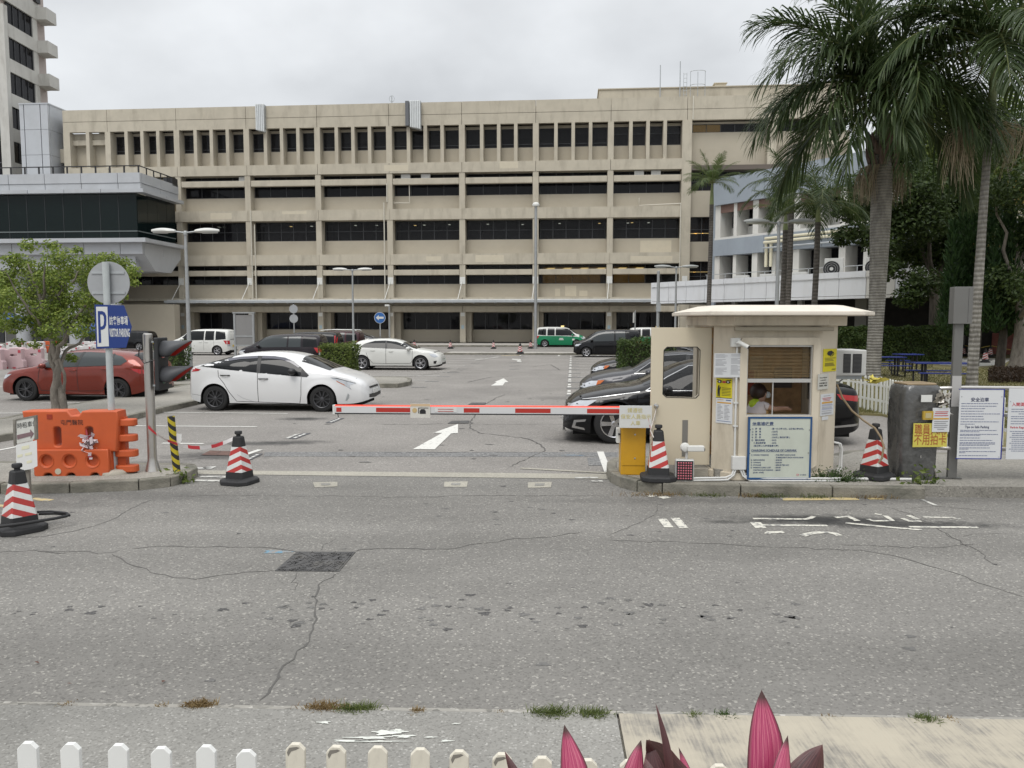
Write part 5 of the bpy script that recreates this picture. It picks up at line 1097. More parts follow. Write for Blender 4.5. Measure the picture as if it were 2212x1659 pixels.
    # --- patches on the skin -------------------------------------------------
    def side(s, name, poly, m, parent=None, off=0.004, both=True, res=0.07, sides=(-1, 1)):
        """polygon in (x, z), laid on the side skin"""
        bm = bmesh.new(); vs = [bm.verts.new((p[0], 0, p[1])) for p in poly]; bm.faces.new(vs)
        xs = [p[0] for p in poly]; zs = [p[1] for p in poly]
        for a, b, ax in ((min(xs), max(xs), 0), (min(zs), max(zs), 2)):
            k = int((b-a)/res)
            for i in range(1, k+1):
                c = a+(b-a)*i/(k+1); co = (c, 0, 0) if ax == 0 else (0, 0, c); no = (1, 0, 0) if ax == 0 else (0, 0, 1)
                bmesh.ops.bisect_plane(bm, geom=bm.verts[:]+bm.edges[:]+bm.faces[:], plane_co=co, plane_no=no)
        V = [v.co.copy() for v in bm.verts]; bm.verts.index_update(); Fc = [tuple(v.index for v in f.verts) for f in bm.faces]; bm.free()
        o = None
        for sg in (sides if both else sides[:1]):
            mb = MB().add([(v.x, sg*(s.y_side(v.x, v.z)+off), v.z+off*.5) for v in V], Fc)
            o = mb.build(name, m, parent or s.t, smooth=50)
        return o
    def strip(s, name, pts, w, m, off=0.003, sides=(-1, 1), parent=None):
        """thin line along (x, z) points on the side skin"""
        P = []
        for (a, b) in zip(pts, pts[1:]):
            k = max(1, int(sqrt((a[0]-b[0])**2+(a[1]-b[1])**2)/0.06)); P += [(a[0]+(b[0]-a[0])*i/k, a[1]+(b[1]-a[1])*i/k) for i in range(k)]
        P.append(pts[-1])
        for sg in sides:
            vs = []
            for i, p in enumerate(P):
                q0, q1 = P[max(0, i-1)], P[min(len(P)-1, i+1)]; d = (q1[0]-q0[0], q1[1]-q0[1]); l = sqrt(d[0]**2+d[1]**2) or 1; nx, nz = -d[1]/l*w/2, d[0]/l*w/2
                for e in (-1, 1): x, z = p[0]+nx*e, p[1]+nz*e; vs.append((x, sg*(s.y_side(x, z)+off), z+off*.3))
            MB().add(vs, [(2*i, 2*i+1, 2*i+3, 2*i+2) for i in range(len(P)-1)]).build(name, m, parent or s.t, smooth=60)
    def z_at(s, x, y):      # height of the upper skin at half width y
        lo, hi = s.zb(x), s.zt(x)
        if s.y_side(x, lo+1e-3) < y: return None
        for _ in range(22):
            m = (lo+hi)/2
            if s.y_side(x, m) > y: lo = m
            else: hi = m
        return (lo+hi)/2
    def screen(s, name, xa, xb, wa, wb, m, off=0.004, n=9, k=12):
        """pane on the upper skin from x=xa to xb, share of width wa..wb"""
        vs = []
        for i in range(n+1):
            x = xa+(xb-xa)*i/n; sh = wa+(wb-wa)*i/n; ym = s.y_side(x, s.zb(x)+0.62*(s.zt(x)-s.zb(x)))*sh
            for j in range(k+1):
                y = ym*(2*j/k-1); z = s.z_at(x, abs(y)); z = s.zt(x)-0.05 if z is None else z
                vs.append((x + (off if xa > 0 else -off), y, z+off))
        return MB().add(vs, [(i*(k+1)+j, i*(k+1)+j+1, (i+1)*(k+1)+j+1, (i+1)*(k+1)+j) for i in range(n) for j in range(k)]).build(name, m, s.t, smooth=60)
    def mirror(s, x, z, m, size=1.0, sides=(-1, 1)):
        for sg in sides:
            y = s.y_side(x, z)
            b = MB().lathe([(0.0, -.11), (.05, -.105), (.085, -.07), (.095, -.02), (.09, .03), (.06, .055), (0, .06)], 14, Matrix.Translation((x, sg*(y+.12*size), z+.06)) @ Matrix.Rotation(pi/2, 4, 'Y') @ Matrix.Diagonal((.85*size, 1.1*size, 1*size, 1)), cap=False)
            o = b.build('mirror', m, s.t, smooth=60); MB().tube([(x+.02, sg*(y-.02), z-.01), (x, sg*(y+.07*size), z+.03)], .02, 6).build('mirror_arm', M_trim, o)
    def handle(s, x, z, m, l=0.2, sides=(-1, 1)):
        for sg in sides:
            P = [(x+l*t, sg*(s.y_side(x+l*t, z)+.006+.03*sin(pi*(t+.5))), z) for t in (-.5, -.3, 0, .3, .5)]
            MB().tube(P, .014, 6).build('door_handle', m, s.t, smooth=60)
    def front(s, name, y0, y1, z0, z1, m, out=0.004, end=1, taper=0.0, thick=0.02, parent=None):
        """patch across the nose (end=1) or tail (end=-1)"""
        vs = []; n = 8
        for i in range(n+1):
            y = y0+(y1-y0)*i/n
            for z in (z0+taper*abs(y-0)/(s.W/2), z1):
                # march inwards to the skin
                lo, hi = (s.x1-0.75, s.x1) if end > 0 else (s.x0+0.75, s.x0)
                for _ in range(20):
                    m_ = (lo+hi)/2; inside = (z <= s.zt(m_)) and abs(y) <= s.y_side(m_, z)+1e-6
                    if inside: lo = m_
                    else: hi = m_
                vs.append((lo+end*out, y, z))
        f = [(2*i, 2*i+2, 2*i+3, 2*i+1) for i in range(n)]
        return MB().add(vs, f).build(name, m, parent or s.t, smooth=60)
    def plate(s, end, z, m, txt=None, tw=.5):
        x = (s.x1 if end > 0 else s.x0)+end*.018; o = MB().box(x-.006, x+.006, -tw/2, tw/2, z-.055, z+.055).build('number_plate', m, s.t)
        if txt: text_mb(MB(), txt, .1, (x+end*.009, end*-.21*-1 if end > 0 else .21, z-.04), (0, 1 if end > 0 else -1, 0), (0, 0, 1)).build('plate_letters', M_trim, o, fix=False)
def carpos(px, py): p = gp(px, py); p.z = 0; return p
R_FWD = -LA            # nose towards +u (right)
R_BACK = pi-LA         # nose towards the left
FWDV = Vector((sin(LA), cos(LA), 0))
def place(px, py, W): p = gp(px, py) + FWDV*(W/2-0.1); p.z = 0; return p
P_white = paint('pearl white paint', (0.68, 0.68, 0.68)); P_white2 = paint('solid white paint', (0.62, 0.62, 0.59)); P_black = paint('black car paint', (0.004, 0.004, 0.005), 0.0, 0.2); P_black2 = paint('black purple car paint', (0.016, 0.012, 0.015), 0.2, 0.25)
P_grey = paint('dark grey metallic paint', (0.055, 0.055, 0.06), 0.6, 0.3); P_red = paint('sunset orange metallic paint', (0.175, 0.022, 0.011), 0.4, 0.25); P_red.node_tree.nodes['Principled BSDF'].inputs['Coat Weight'].default_value = 0.9; P_white.node_tree.nodes['Principled BSDF'].inputs['Coat Weight'].default_value = 0.8; P_green = paint('taxi green paint', (0.012, 0.20, 0.09)); P_maroon = paint('maroon paint', (0.045, 0.012, 0.016), 0.3)
RIM_D = mat('dark grey alloy', (0.085, 0.085, 0.09), 0.35, metal=0.7); RIM_L = mat('silver alloy', (0.5, 0.5, 0.52), 0.3, metal=0.8)
GRP = 'parked cars'
# ---- white liftback (hero)
cv = lambda pts: [((x-1037)*.00229, (742-y)*.00229) for x, y in pts]
c = Car('parked_car', 'glossy white sloping liftback with black wheels behind the boom arm', 'car', place(582, 888, 1.76), R_FWD, P_white,
    [(-2.09, .55), (-2.075, .80), (-2.05, .97), (-1.985, 1.115), (-1.757, 1.15), (-1.32, 1.264), (-.91, 1.38), (-.54, 1.44), (-.085, 1.46), (.37, 1.435), (.76, 1.36), (1.06, 1.24), (1.62, 1.0), (1.976, .90), (2.25, .78), (2.38, .68), (2.435, .56), (2.457, .44)],
    [(-2.09, .5), (-2.02, .93), (-1.757, 1.10), (-.9, 1.03), (-.245, .95), (.83, .865), (1.2, .86), (1.62, .885), (2.0, .80), (2.3, .62), (2.457, .42)], 1.76, (-1.34, 1.36), .315, .20, roofw=.74, rim=0, rim_m=RIM_D, group=GRP)
c.side('side_glass', cv([(290, 257), (420, 216), (560, 180), (720, 158), (900, 149), (1080, 152), (1200, 168), (1300, 205), (1390, 262), (1490, 352), (1470, 371), (1300, 360), (930, 327), (530, 290)]), M_carglass)
c.side('b_pillar', cv([(905, 150), (945, 150), (958, 329), (918, 326)]), M_trim, off=.007)
c.side('wind_deflector', cv([(560, 182), (720, 160), (905, 150), (905, 176), (720, 186), (600, 204)]), mat('smoky deflector', (.05, .05, .07), .15, coat=.5), off=.012); c.side('wind_deflector', cv([(950, 150), (1080, 154), (1200, 170), (1300, 207), (1385, 262), (1370, 275), (1270, 222), (1180, 192), (1080, 180), (950, 178)]), MATS['smoky deflector'], off=.012)
c.side('quarter_trim', cv([(1405, 280), (1490, 350), (1470, 371), (1400, 366)]), M_trim, off=.008)
c.screen('windscreen', 1.52, .80, .90, .93, M_carglass); c.screen('rear_window', -1.72, -.98, .86, .92, M_carglass)
c.strip('panel_gap', cv([(930, 330), (932, 640)]), .012, M_seam); c.strip('panel_gap', cv([(1410, 372), (1405, 560), (1385, 655), (1200, 650), (932, 642), (690, 636), (620, 540), (560, 440), (500, 370), (495, 300)]), .012, M_seam); c.strip('panel_gap', cv([(150, 560), (300, 575)]), .006, M_seam)
c.strip('painted_crease_shade', cv([(700, 560), (760, 600), (900, 645)]), .01, mat('crease shadow', (.45, .45, .46), .4));  # flat grey strip: the shade of a crease painted on the door
c.handle(*cv([(575, 355)])[0], M_trim, .24); c.handle(*cv([(995, 390)])[0], M_trim, .24); c.mirror(*cv([(1330, 335)])[0], M_trim)
c.side('headlamp', cv([(1725, 375), (1800, 380), (1990, 432), (1930, 455), (1955, 505), (1880, 455), (1800, 410)]), M_lamp); c.side('turn_lamp', cv([(1790, 405), (1880, 450), (1890, 462), (1800, 418)]), M_amber, off=.007); c.side('lamp_bezel', cv([(1725, 373), (1800, 378), (1990, 430), (2000, 437), (1990, 434), (1800, 386)]), M_trim, off=.007)
c.side('fog_lamp_surround', cv([(1885, 620), (1915, 540), (1930, 560), (1925, 590), (1900, 622)]), M_galv)
c.front('grille', -.42, .42, .555, .60, M_trim); c.front('lower_grille', -.55, .55, .30, .42, M_trim, taper=.06); c.plate(1, .47, M_plw, None, .44)
c.side('tail_lamp', cv([(172, 268), (300, 295), (270, 312), (180, 322)]), M_red)
MB().prismy([(-.06, 0), (.12, 0), (-.02, .07), (-.06, .07)], -.015, .015, Matrix.Translation((-1.0, 0, 1.37))).build('aerial_fin', P_white, c.t)
# ---- orange-red hatchback, nose to the left
c = Car('parked_car', 'burnt orange red hatchback parked behind the small tree', 'car', place(160, 866.5, 1.8), R_BACK, P_red,
    [(-2.13, .55), (-2.12, .80), (-2.06, .98), (-1.9, 1.19), (-1.7, 1.33), (-1.2, 1.40), (-.5, 1.434), (.1, 1.42), (.45, 1.34), (.85, 1.15), (1.2, .995), (1.6, .94), (1.95, .86), (2.1, .74), (2.16, .6), (2.185, .45)],
    [(-2.13, .5), (-2.0, .93), (-1.0, .97), (0, .93), (.9, .88), (1.3, .86), (1.9, .72), (2.185, .42)], 1.8, (-1.335, 1.335), .325, .20, roofw=.74, rim=1, rim_m=RIM_D, group=GRP)
c.side('side_glass', [(.98, .93), (.55, 1.26), (.2, 1.34), (-.4, 1.36), (-1.0, 1.335), (-1.4, 1.24), (-1.58, 1.12), (-1.45, 1.03), (-.3, .985)], M_carglass2); c.side('b_pillar', [(-.2, 1.36), (-.28, 1.36), (-.2, .985), (-.1, .98)], M_trim, off=.007); c.side('c_pillar_bar', [(-1.12, 1.32), (-1.17, 1.31), (-1.12, 1.02), (-1.06, 1.02)], M_trim, off=.007)
c.screen('windscreen', 1.12, .52, .9, .93, M_carglass); c.screen('rear_window', -1.95, -1.68, .82, .86, M_carglass)
c.strip('panel_gap', [(-.18, .98), (-.2, .3)], .012, M_seam); c.strip('panel_gap', [(.92, .9), (.95, .5), (.88, .3), (-.2, .29), (-.9, .3), (-1.05, .5), (-1.2, .75), (-1.2, 1.0)], .012, M_seam); c.strip('window_trim', [(1.0, .925), (-.3, .975), (-1.45, 1.02)], .02, M_trim, off=.008)
c.handle(-.05, .86, P_red); c.handle(-.98, .9, P_red); c.mirror(.78, .93, P_red)
c.side('headlamp', [(1.75, .75), (2.02, .72), (2.08, .62), (1.95, .62), (1.85, .68)], M_lamp); c.front('grille', -.4, .4, .48, .66, M_trim); c.front('lower_grille', -.6, .6, .24, .36, M_trim)
c.side('tail_lamp', [(-1.72, .92), (-2.1, .88), (-2.11, .76), (-1.95, .78), (-1.8, .85)], M_red); c.front('tail_lamp', -.88, -.5, .77, .88, M_red, .006, -1); c.front('tail_lamp', .5, .88, .77, .88, M_red, .006, -1)
c.plate(-1, .72, M_ply, 'YC 6'); c.front('rear_bumper_insert', -.7, .7, .28, .4, M_trim, .004, -1)
# ---- white hatchback in the second row
c = Car('parked_car', 'cream white compact hatchback parked beyond the box hedge', 'car', place(846, 799.5, 1.78), R_FWD, P_white2,
    [(-2.01, .55), (-2.0, .82), (-1.95, .98), (-1.8, 1.17), (-1.55, 1.33), (-1, 1.41), (-.4, 1.43), (.1, 1.39), (.5, 1.27), (.95, 1.06), (1.2, .98), (1.7, .9), (2.05, .79), (2.2, .68), (2.26, .55), (2.28, .4)],
    [(-2.01, .5), (-1.9, .98), (-1.0, .98), (0, .94), (.9, .88), (1.3, .86), (1.9, .74), (2.28, .4)], 1.78, (-1.35, 1.35), .325, .2, roofw=.74, rim=1, rim_m=RIM_L, group=GRP)
c.side('side_glass', [(1.02, .93), (.6, 1.16), (.2, 1.29), (-.3, 1.345), (-.8, 1.33), (-1.25, 1.2), (-1.5, 1.04), (-.4, 1.0)], M_carglass); c.side('b_pillar', [(-.22, 1.34), (-.3, 1.34), (-.28, .99), (-.18, .985)], M_trim, off=.007); c.screen('windscreen', 1.15, .5, .9, .93, M_carglass)
c.strip('panel_gap', [(-.24, .98), (-.24, .3)], .014, M_seam); c.strip('panel_gap', [(.98, .9), (.98, .45), (.9, .32), (-.24, .3), (-.85, .32), (-1.05, .55), (-1.15, .8)], .014, M_seam); c.handle(.0, .86, P_white2); c.handle(-.85, .9, P_white2); c.mirror(.82, .93, P_white2)
c.side('headlamp', [(1.72, .76), (2.0, .74), (2.14, .62), (2.0, .58), (1.85, .64)], M_lamp); c.front('grille', -.36, .36, .48, .68, M_trim); c.front('lower_grille', -.7, .7, .24, .34, M_trim); c.side('bumper_intake', [(1.95, .42), (2.1, .44), (2.05, .3), (1.95, .3)], M_trim)
c.side('tail_lamp', [(-1.75, .92), (-1.98, .9), (-1.99, .74), (-1.85, .78)], M_red); c.front('tail_lamp', -.85, -.45, .75, .9, M_red, .006, -1)
c.strip('sill_trim', [(-.95, .25), (.95, .25)], .05, P_white2, off=.012)
# ---- generic people carriers and saloons
def mpv(label, px, py, rz, m, L=4.3, H=1.7, W=1.72, rw=.31, roof_m=None, glass=M_carglass, rim=3, rim_m=RIM_L, tall=False, lamps=True, plate=M_ply, name='parked_car', cat='car', hood=.62):
    wb = L*.625; fo, ro = L*.19, L*.185; x1, x0 = wb/2+fo, -wb/2-ro; hz = H*.565
    c = Car(name, label, cat, place(px, py, W), rz, m, [(x0, .6), (x0+.015, H*.60), (x0+.06, H*.80), (x0+.18, H*.945), (x0+.55, H*.99), (x0+L*.38, H), (x0+L*.58, H*.975), (x0+L*.68, H*.90), (x0+L*.83, H*.655), (x0+L*.89, H*.60), (x1-.16, H*.515), (x1-.05, H*.43), (x1, .42)],
        [(x0, .5), (x0+.1, hz), (0, hz*.985), (wb/2, hz*.93), (x1-.3, H*.46), (x1, .4)], W, (-wb/2, wb/2), rw, .2, roofw=.80, rim=rim, rim_m=rim_m, group=GRP, roof_m=roof_m, top_n=4.0, blunt=.9)
    zt_, zb_ = H*.925, hz+.03; A = x0+L*.80
    c.side('side_glass', [(A-.02, zb_-.02), (x0+L*.665, zt_-.06), (x0+L*.60, zt_), (x0+L*.40, zt_), (x0+L*.40, zb_), (x0+L*.7, zb_-.02)], glass); c.side('side_glass', [(x0+L*.38, zt_), (x0+L*.24, zt_), (x0+L*.235, zb_), (x0+L*.38, zb_)], glass); c.side('rear_quarter_glass', [(x0+L*.215, zt_-.01), (x0+.28, zt_-.06), (x0+.2, zb_+.06), (x0+L*.21, zb_)], M_carglass)
    c.screen('windscreen', x0+L*.82, x0+L*.67, .9, .92, M_carglass); c.front('rear_window', -W*.36, W*.36, hz+.06, H*.9, M_carglass, .004, -1)
    for x in (.40, .235, .69): c.strip('panel_gap', [(x0+L*x, zb_-.02), (x0+L*x, .32)], .01, M_seam)
    c.handle(x0+L*.45, hz-.1, m); c.handle(x0+L*.36, hz-.1, m); c.mirror(x0+L*.735, hz+.02, m)
    hl = c.side('headlamp', [(x1-.5, H*.49), (x1-.16, H*.46), (x1-.05, H*.39), (x1-.3, H*.40)], M_lamp); c.front('grille', -.45, .45, H*.3, H*.40, M_trim)
    if tall: c.side('tail_lamp', [(x0+.22, H*.86), (x0+.08, H*.86), (x0+.02, hz-.1), (x0+.16, hz-.1)], M_red); c.front('tail_lamp', -W*.46, -W*.39, hz-.1, H*.84, M_red, .006, -1)
    else:
        c.side('tail_lamp', [(x0+.35, hz), (x0+.05, hz), (x0+.02, hz-.26), (x0+.2, hz-.24)], M_red)
        for sg in (-1, 1): c.front('tail_lamp', sg*W*.34, sg*W*.46, hz-.24, hz, M_red, .006, -1); c.front('reverse_lamp', sg*W*.34, sg*W*.46, hz-.38, hz-.25, M_lamp, .006, -1)
    if plate: c.plate(-1, H*.36, plate)
    return c
mpv('white people carrier parked left of the grey notice board frame', 429, 767.5, R_BACK, P_white2, 4.2, 1.72, rim=1)
mpv('black people carrier in front of the box hedge behind the liftback', 603, 789, R_BACK, P_black2, 4.4, 1.58, glass=M_carglass2)
mpv('black car with tall upright red tail lamps beyond the box hedge', 652, 777, R_BACK, P_black, 4.3, 1.62, tall=True)
c = mpv('dark maroon estate with pale roof bars in the row beyond the hedge', 708, 767.5, R_BACK, P_maroon, 4.4, 1.6, glass=M_carglass2, roof_m=None)
for sg in (-1, 1): MB().tube([(-1.9, sg*.6, 1.60), (-1.8, sg*.6, 1.66), (0, sg*.6, 1.68), (.5, sg*.6, 1.62)], .03, 6).build('roof_bar', M_wpaint, c.t)
mpv('black hatchback behind the blue parking sign at far left', 268, 757.5, R_BACK, P_black, 4.0, 1.52)
mpv('boxy black people carrier parked beyond the right hand hedge', 1312, 771.5, R_BACK, P_black, 4.2, 1.72, rim=2, glass=M_carglass2)
def taxi(label, px, py):
    c = mpv(label, px, py, R_FWD, P_green, 4.4, 1.75, 1.7, .32, roof_m=P_white2, name='taxi', cat='taxi', rim=3)
    MB().box(-.14, .14, -.1, .1, 1.75, 1.86, Matrix.Translation((.15, 0, 0))).build('roof_sign', mat('lit taxi sign', (.8, .6, .2), emit=(1, .75, .35), emit_s=.7), c.t, bevel=.02)
    for z, w in ((.72, .16), (.62, .2)): c.side('door_mark', [(.05-w, z), (.05+w, z), (.05+w, z+.07), (.05-w, z+.07)], P_white2, off=.006)
    c.side('door_mark', [(1.0, .6), (1.2, .6), (1.2, .74), (1.0, .74)], P_white2, off=.006)
    c.t['group'] = 'green taxis at the drop-off'
    return c
taxi('green taxi with white roof standing by the building entrance', 1211, 750); taxi('green taxi with white roof half hidden behind the black people carrier', 1418, 755)
def saloon(label, px, py, rz, m, L, H, W, wb, fo, rw, rim, rim_m, lux=False, glass=M_carglass):
    x1, x0 = wb/2+fo, wb/2+fo-L
    c = Car('parked_car', label, 'car', place(px, py, W), rz, m, [(x0, .6), (x0+.02, H*.52), (x0+.06, H*.63), (x0+.2, H*.72), (x0+L*.13, H*.755), (x0+L*.23, H*.86), (x0+L*.34, H*.965), (x0+L*.46, H), (x0+L*.56, H*.975), (x0+L*.65, H*.855), (x0+L*.735, H*.715), (x0+L*.85, H*.655), (x1-.28, H*.575), (x1-.1, H*.49), (x1-.03, H*.42), (x1, .42)],
        [(x0, .5), (x0+.1, H*.63), (x0+L*.3, H*.645), (0, H*.63), (x0+L*.72, H*.60), (x1-.4, H*.50), (x1, .38)], W, (-wb/2, wb/2), rw, .19, roofw=.74, rim=rim, rim_m=rim_m, group=GRP, blunt=.84)
    zb_ = H*.665
    c.side('side_glass', [(x0+L*.715, H*.65), (x0+L*.645, H*.80), (x0+L*.57, H*.925), (x0+L*.46, H*.95), (x0+L*.34, H*.915), (x0+L*.235, H*.79), (x0+L*.2, H*.69), (x0+L*.35, zb_)], glass)
    c.strip('chrome_line', [(x0+L*.72, H*.645), (x0+L*.645, H*.805), (x0+L*.57, H*.935), (x0+L*.46, H*.96), (x0+L*.34, H*.925), (x0+L*.235, H*.80)], .012 if lux else .006, M_chrome, off=.007); c.strip('chrome_line', [(x0+L*.72, H*.643), (x0+L*.5, zb_-.02), (x0+L*.2, zb_+.01)], .011 if lux else .006, M_chrome, off=.007)
    c.side('b_pillar', [(x0+L*.455, H*.95), (x0+L*.435, H*.95), (x0+L*.45, zb_), (x0+L*.475, zb_)], M_trim, off=.006)
    c.screen('windscreen', x0+L*.725, x0+L*.585, .9, .93, M_carglass); c.screen('rear_window', x0+L*.15, x0+L*.31, .86, .9, M_carglass)
    for pts in ([(x0+L*.46, zb_-.02), (x0+L*.45, .3)], [(x0+L*.70, H*.62), (x0+L*.70, .4), (x0+L*.68, .28), (x0+L*.3, .28), (x0+L*.25, .5)]): c.strip('panel_gap', pts, .012, M_seam)
    c.handle(x0+L*.5, H*.58, M_chrome if lux else m); c.handle(x0+L*.3, H*.59, M_chrome if lux else m); c.mirror(x0+L*.655, H*.62, m)
    c.side('headlamp', [(x1-.62, H*.53), (x1-.3, H*.515), (x1-.1, H*.455), (x1-.16, H*.41), (x1-.4, H*.44)], M_lamp)
    for sg in (-1, 1): c.front('headlamp', sg*W*.27, sg*W*.44, H*.40, H*.47, M_lamp, .006)
    c.front('grille', -.42, .42, H*.26, H*.45, M_trim); c.front('lower_grille', -.7, .7, .2, .32, M_trim); c.plate(1, .36, M_plw)
    if lux:
        c.front('chrome_bar', -.8, .8, .19, .215, M_chrome, .01); c.side('bumper_vent_chrome', [(x1-.42, .44), (x1-.2, .42), (x1-.16, .28), (x1-.4, .24), (x1-.38, .28), (x1-.22, .31), (x1-.24, .38), (x1-.4, .40)], M_chrome); c.side('chrome_rear_bar', [(x0+.05, .36), (x0+.75, .31), (x0+.75, .345), (x0+.05, .40)], M_chrome, off=.008)
        c.strip('hood_chrome', [(x0+L*.74, H*.63), (x1-.35, H*.535)], .01, M_chrome, off=.006)
    else: c.side('turn_lamp', [(x1-.62, H*.53), (x1-.46, H*.525), (x1-.42, H*.45), (x1-.52, H*.47)], M_amber, off=.007)
    c.side('tail_lamp', [(x0+.06, H*.59), (x0+.5, H*.62), (x0+.42, H*.555), (x0+.08, H*.525)], M_red); 
    for sg in (-1, 1): c.front('tail_lamp', sg*W*.25, sg*W*.45, H*.53, H*.60, M_red, .006, -1)
    return c
saloon('long black luxury saloon partly hidden behind the booth and its open door', 1519, 960, R_BACK, P_black, 5.3, 1.5, 1.9, 3.2, .92, .365, 2, mat('polished alloy', (.6, .6, .62), .2, metal=.9), True)
saloon('dark grey saloon parked second from the barrier on the right', 1461, 891, R_BACK, P_grey, 4.8, 1.47, 1.82, 2.78, .98, .325, 3, RIM_L)
saloon('black saloon whose nose shows left of the right hand hedge', 1425, 841, R_BACK, P_black, 4.6, 1.46, 1.78, 2.7, .9, .32, 3, RIM_L)
saloon('dark saloon showing only its roof beyond the white hatchback', 757, 761, R_BACK, P_grey, 4.5, 1.42, 1.78, 2.65, .9, .32, 3, RIM_L)
# ------------------------------------------------------------------ street furniture helpers
def plate2d(outer, holes, depth, bev=0.0, res=2):
    """filled 2-D outline with holes in (x, z), extruded about y=0; returns MB"""
    c = bpy.data.curves.new('plate', 'CURVE'); c.dimensions = '2D'; c.fill_mode = 'BOTH'; c.extrude = max(0.0, depth/2-bev); c.bevel_depth = bev; c.bevel_resolution = res
    for pts in [outer]+list(holes):
        s_ = c.splines.new('POLY'); s_.points.add(len(pts)-1); s_.use_cyclic_u = True
        for q, p in zip(s_.points, pts): q.co = (p[0], p[1], 0, 1)
    o = bpy.data.objects.new('plate', c); C.objects.link(o); me = bpy.data.meshes.new_from_object(o)
    mb = MB().add([(v.co.x, -v.co.z, v.co.y) for v in me.vertices], [tuple(f.vertices) for f in me.polygons])
    bpy.data.objects.remove(o); bpy.data.curves.remove(c); bpy.data.meshes.remove(me); return mb
def ring2(cx, cz, r, n=20, sx=1.0): return [(cx+r*sx*cos(2*pi*k/n), cz+r*sin(2*pi*k/n)) for k in range(n)]
def oblong(cx, cz, w, h, r, n=5):
    P = []
    for sx, sz, a0 in ((1, 1, 0), (-1, 1, 90), (-1, -1, 180), (1, -1, 270)):
        for k in range(n+1): a = radians(a0+90*k/n); P.append((cx+sx*(w/2-r)+r*cos(a), cz+sz*(h/2-r)+r*sin(a)))
    return P
M_lampshell = mat('pale lamp housing', (0.60, 0.60, 0.57), 0.4, var=0.05); M_lens = mat('lamp diffuser', (0.45, 0.46, 0.45), 0.15, spec=0.7)
M_pole = mat('galvanised lamp pole', (0.36, 0.37, 0.37), 0.45, metal=0.55, var=0.12, vscale=6); M_steel = mat('brushed stainless', (0.52, 0.50, 0.47), 0.32, metal=0.9, var=0.08, vscale=8)
def lamp_post(px, Y, ytop, label, arms=2, rz=0.0, head=0.86, z0=0.0, thick=1.0, shell=None):
    B = at(px, 695, Y); B.z = z0; h = at(px, ytop, Y).z - z0
    t = thing('lamp_post', label, 'street lamp', B, rz, 'double lamp posts')
    MB().lathe([(.16*thick, 0), (.16*thick, .04), (.10*thick, .06), (.10*thick, .9), (.075*thick, 1.05), (.065*thick, h*.6), (.05*thick, h)], 16).build('pole', M_pole, t, smooth=40)
    MB().lathe([(.062, h-.1), (.07, h-.08), (.07, h+.04), (.05, h+.07)], 14).build('collar', M_pole, t, smooth=40)
    for sg in ((-1, 1) if arms == 2 else (1,)):
        MB().tube([(0, 0, h), (sg*.25, 0, h+.03), (sg*.42, 0, h+.05)], .03, 8).build('arm', M_pole, t, smooth=60)
        R = []
        for i in range(11):
            u = i/10; w = .02+.15*sin(pi*min(1, .12+u*.95))**.7*(1 if u < .95 else .6); hh = .03+.085*sin(pi*(.1+.85*u))**.8
            x = sg*(.36+head*u); z = h+.05+.02*u
            R.append([Vector((x, w*cos(a), z + (hh*sin(a) if sin(a) > 0 else .55*hh*sin(a)))) for a in [2*pi*k/14 for k in range(14)]])
        hd = MB().rings(R).build('lamp_head', shell or M_lampshell, t, smooth=50)
        L = []
        for i in range(9):
            u = .3+.62*i/8; w = .11*sin(pi*(i+1)/10)**.5; x = sg*(.36+head*u); z = h+.05+.02*u
            L.append([Vector((x, w*cos(a), z-.03+.055*sin(a))) for a in [pi+pi*k/8 for k in range(9)]])
        MB().rings(L, cap=False, closed=False).build('lens', M_lens, hd, smooth=60)
    return t
lamp_post(407, 28.0, 503, 'twin headed grey lamp post rising behind the white liftback', z0=.1)
lamp_post(763, 50.0, 584, 'twin headed lamp post among the dark cars left of the middle', head=.9)
lamp_post(1677, 27.0, 483, 'twin headed lamp post behind the booth roof in front of the palms', shell=mat('grey lamp housing', (.30, .31, .30), .4))
lamp_post(1459, 48.0, 578, 'twin headed lamp post between booth door and white canopy', head=1.0, shell=MATS['grey lamp housing'])
def pole(name, label, cat, px, Y, ytop, r, m=M_pole, z0=0.0, group=None):
    B = at(px, 695, Y); B.z = z0; h = at(px, ytop, Y).z-z0; t = thing(name, label, cat, B, 0, group); MB().lathe([(r*1.1, 0), (r, .3), (r*.85, h), (r*.3, h+.03)], 12).build('pole', m, t, smooth=40); return t, h
t, h = pole('camera_pole', 'tall thin mast with small white camera dome in front of the facade middle', 'mast', 1157, 63.0, 446, .13)
MB().lathe([(.0, h+.35), (.2, h+.3), (.3, h+.15), (.26, h+.02), (.1, h)], 14).build('camera_dome', M_wpaint, t, smooth=50)
t, h = pole('camera_pole', 'bare grey mast left of the lamp post near the canopy end', 'mast', 1421, 44.0, 586, .10)
MB().box(-.12, .12, -.16, -.05, h*.55, h*.55+.5).build('control_box', M_galv, t)
t, h = pole('camera_pole', 'thin mast with small camera behind the blue arrow sign', 'mast', 841, 55.0, 660, .06); MB().box(-.3, 0, -.06, .06, h-.05, h+.08).build('camera', M_wpaint, t)
t, h = pole('sign_post', 'short white post with edge-on sign behind the boxy black carrier', 'sign post', 1372, 56.0, 672, .05); MB().box(-.13, -.1, -.25, .25, h-.85, h-.1).build('sign_plate', M_wpaint, t)
M_signback = mat('grey sign back', (0.36, 0.37, 0.38), 0.55, metal=0.3, var=0.06, vscale=5)
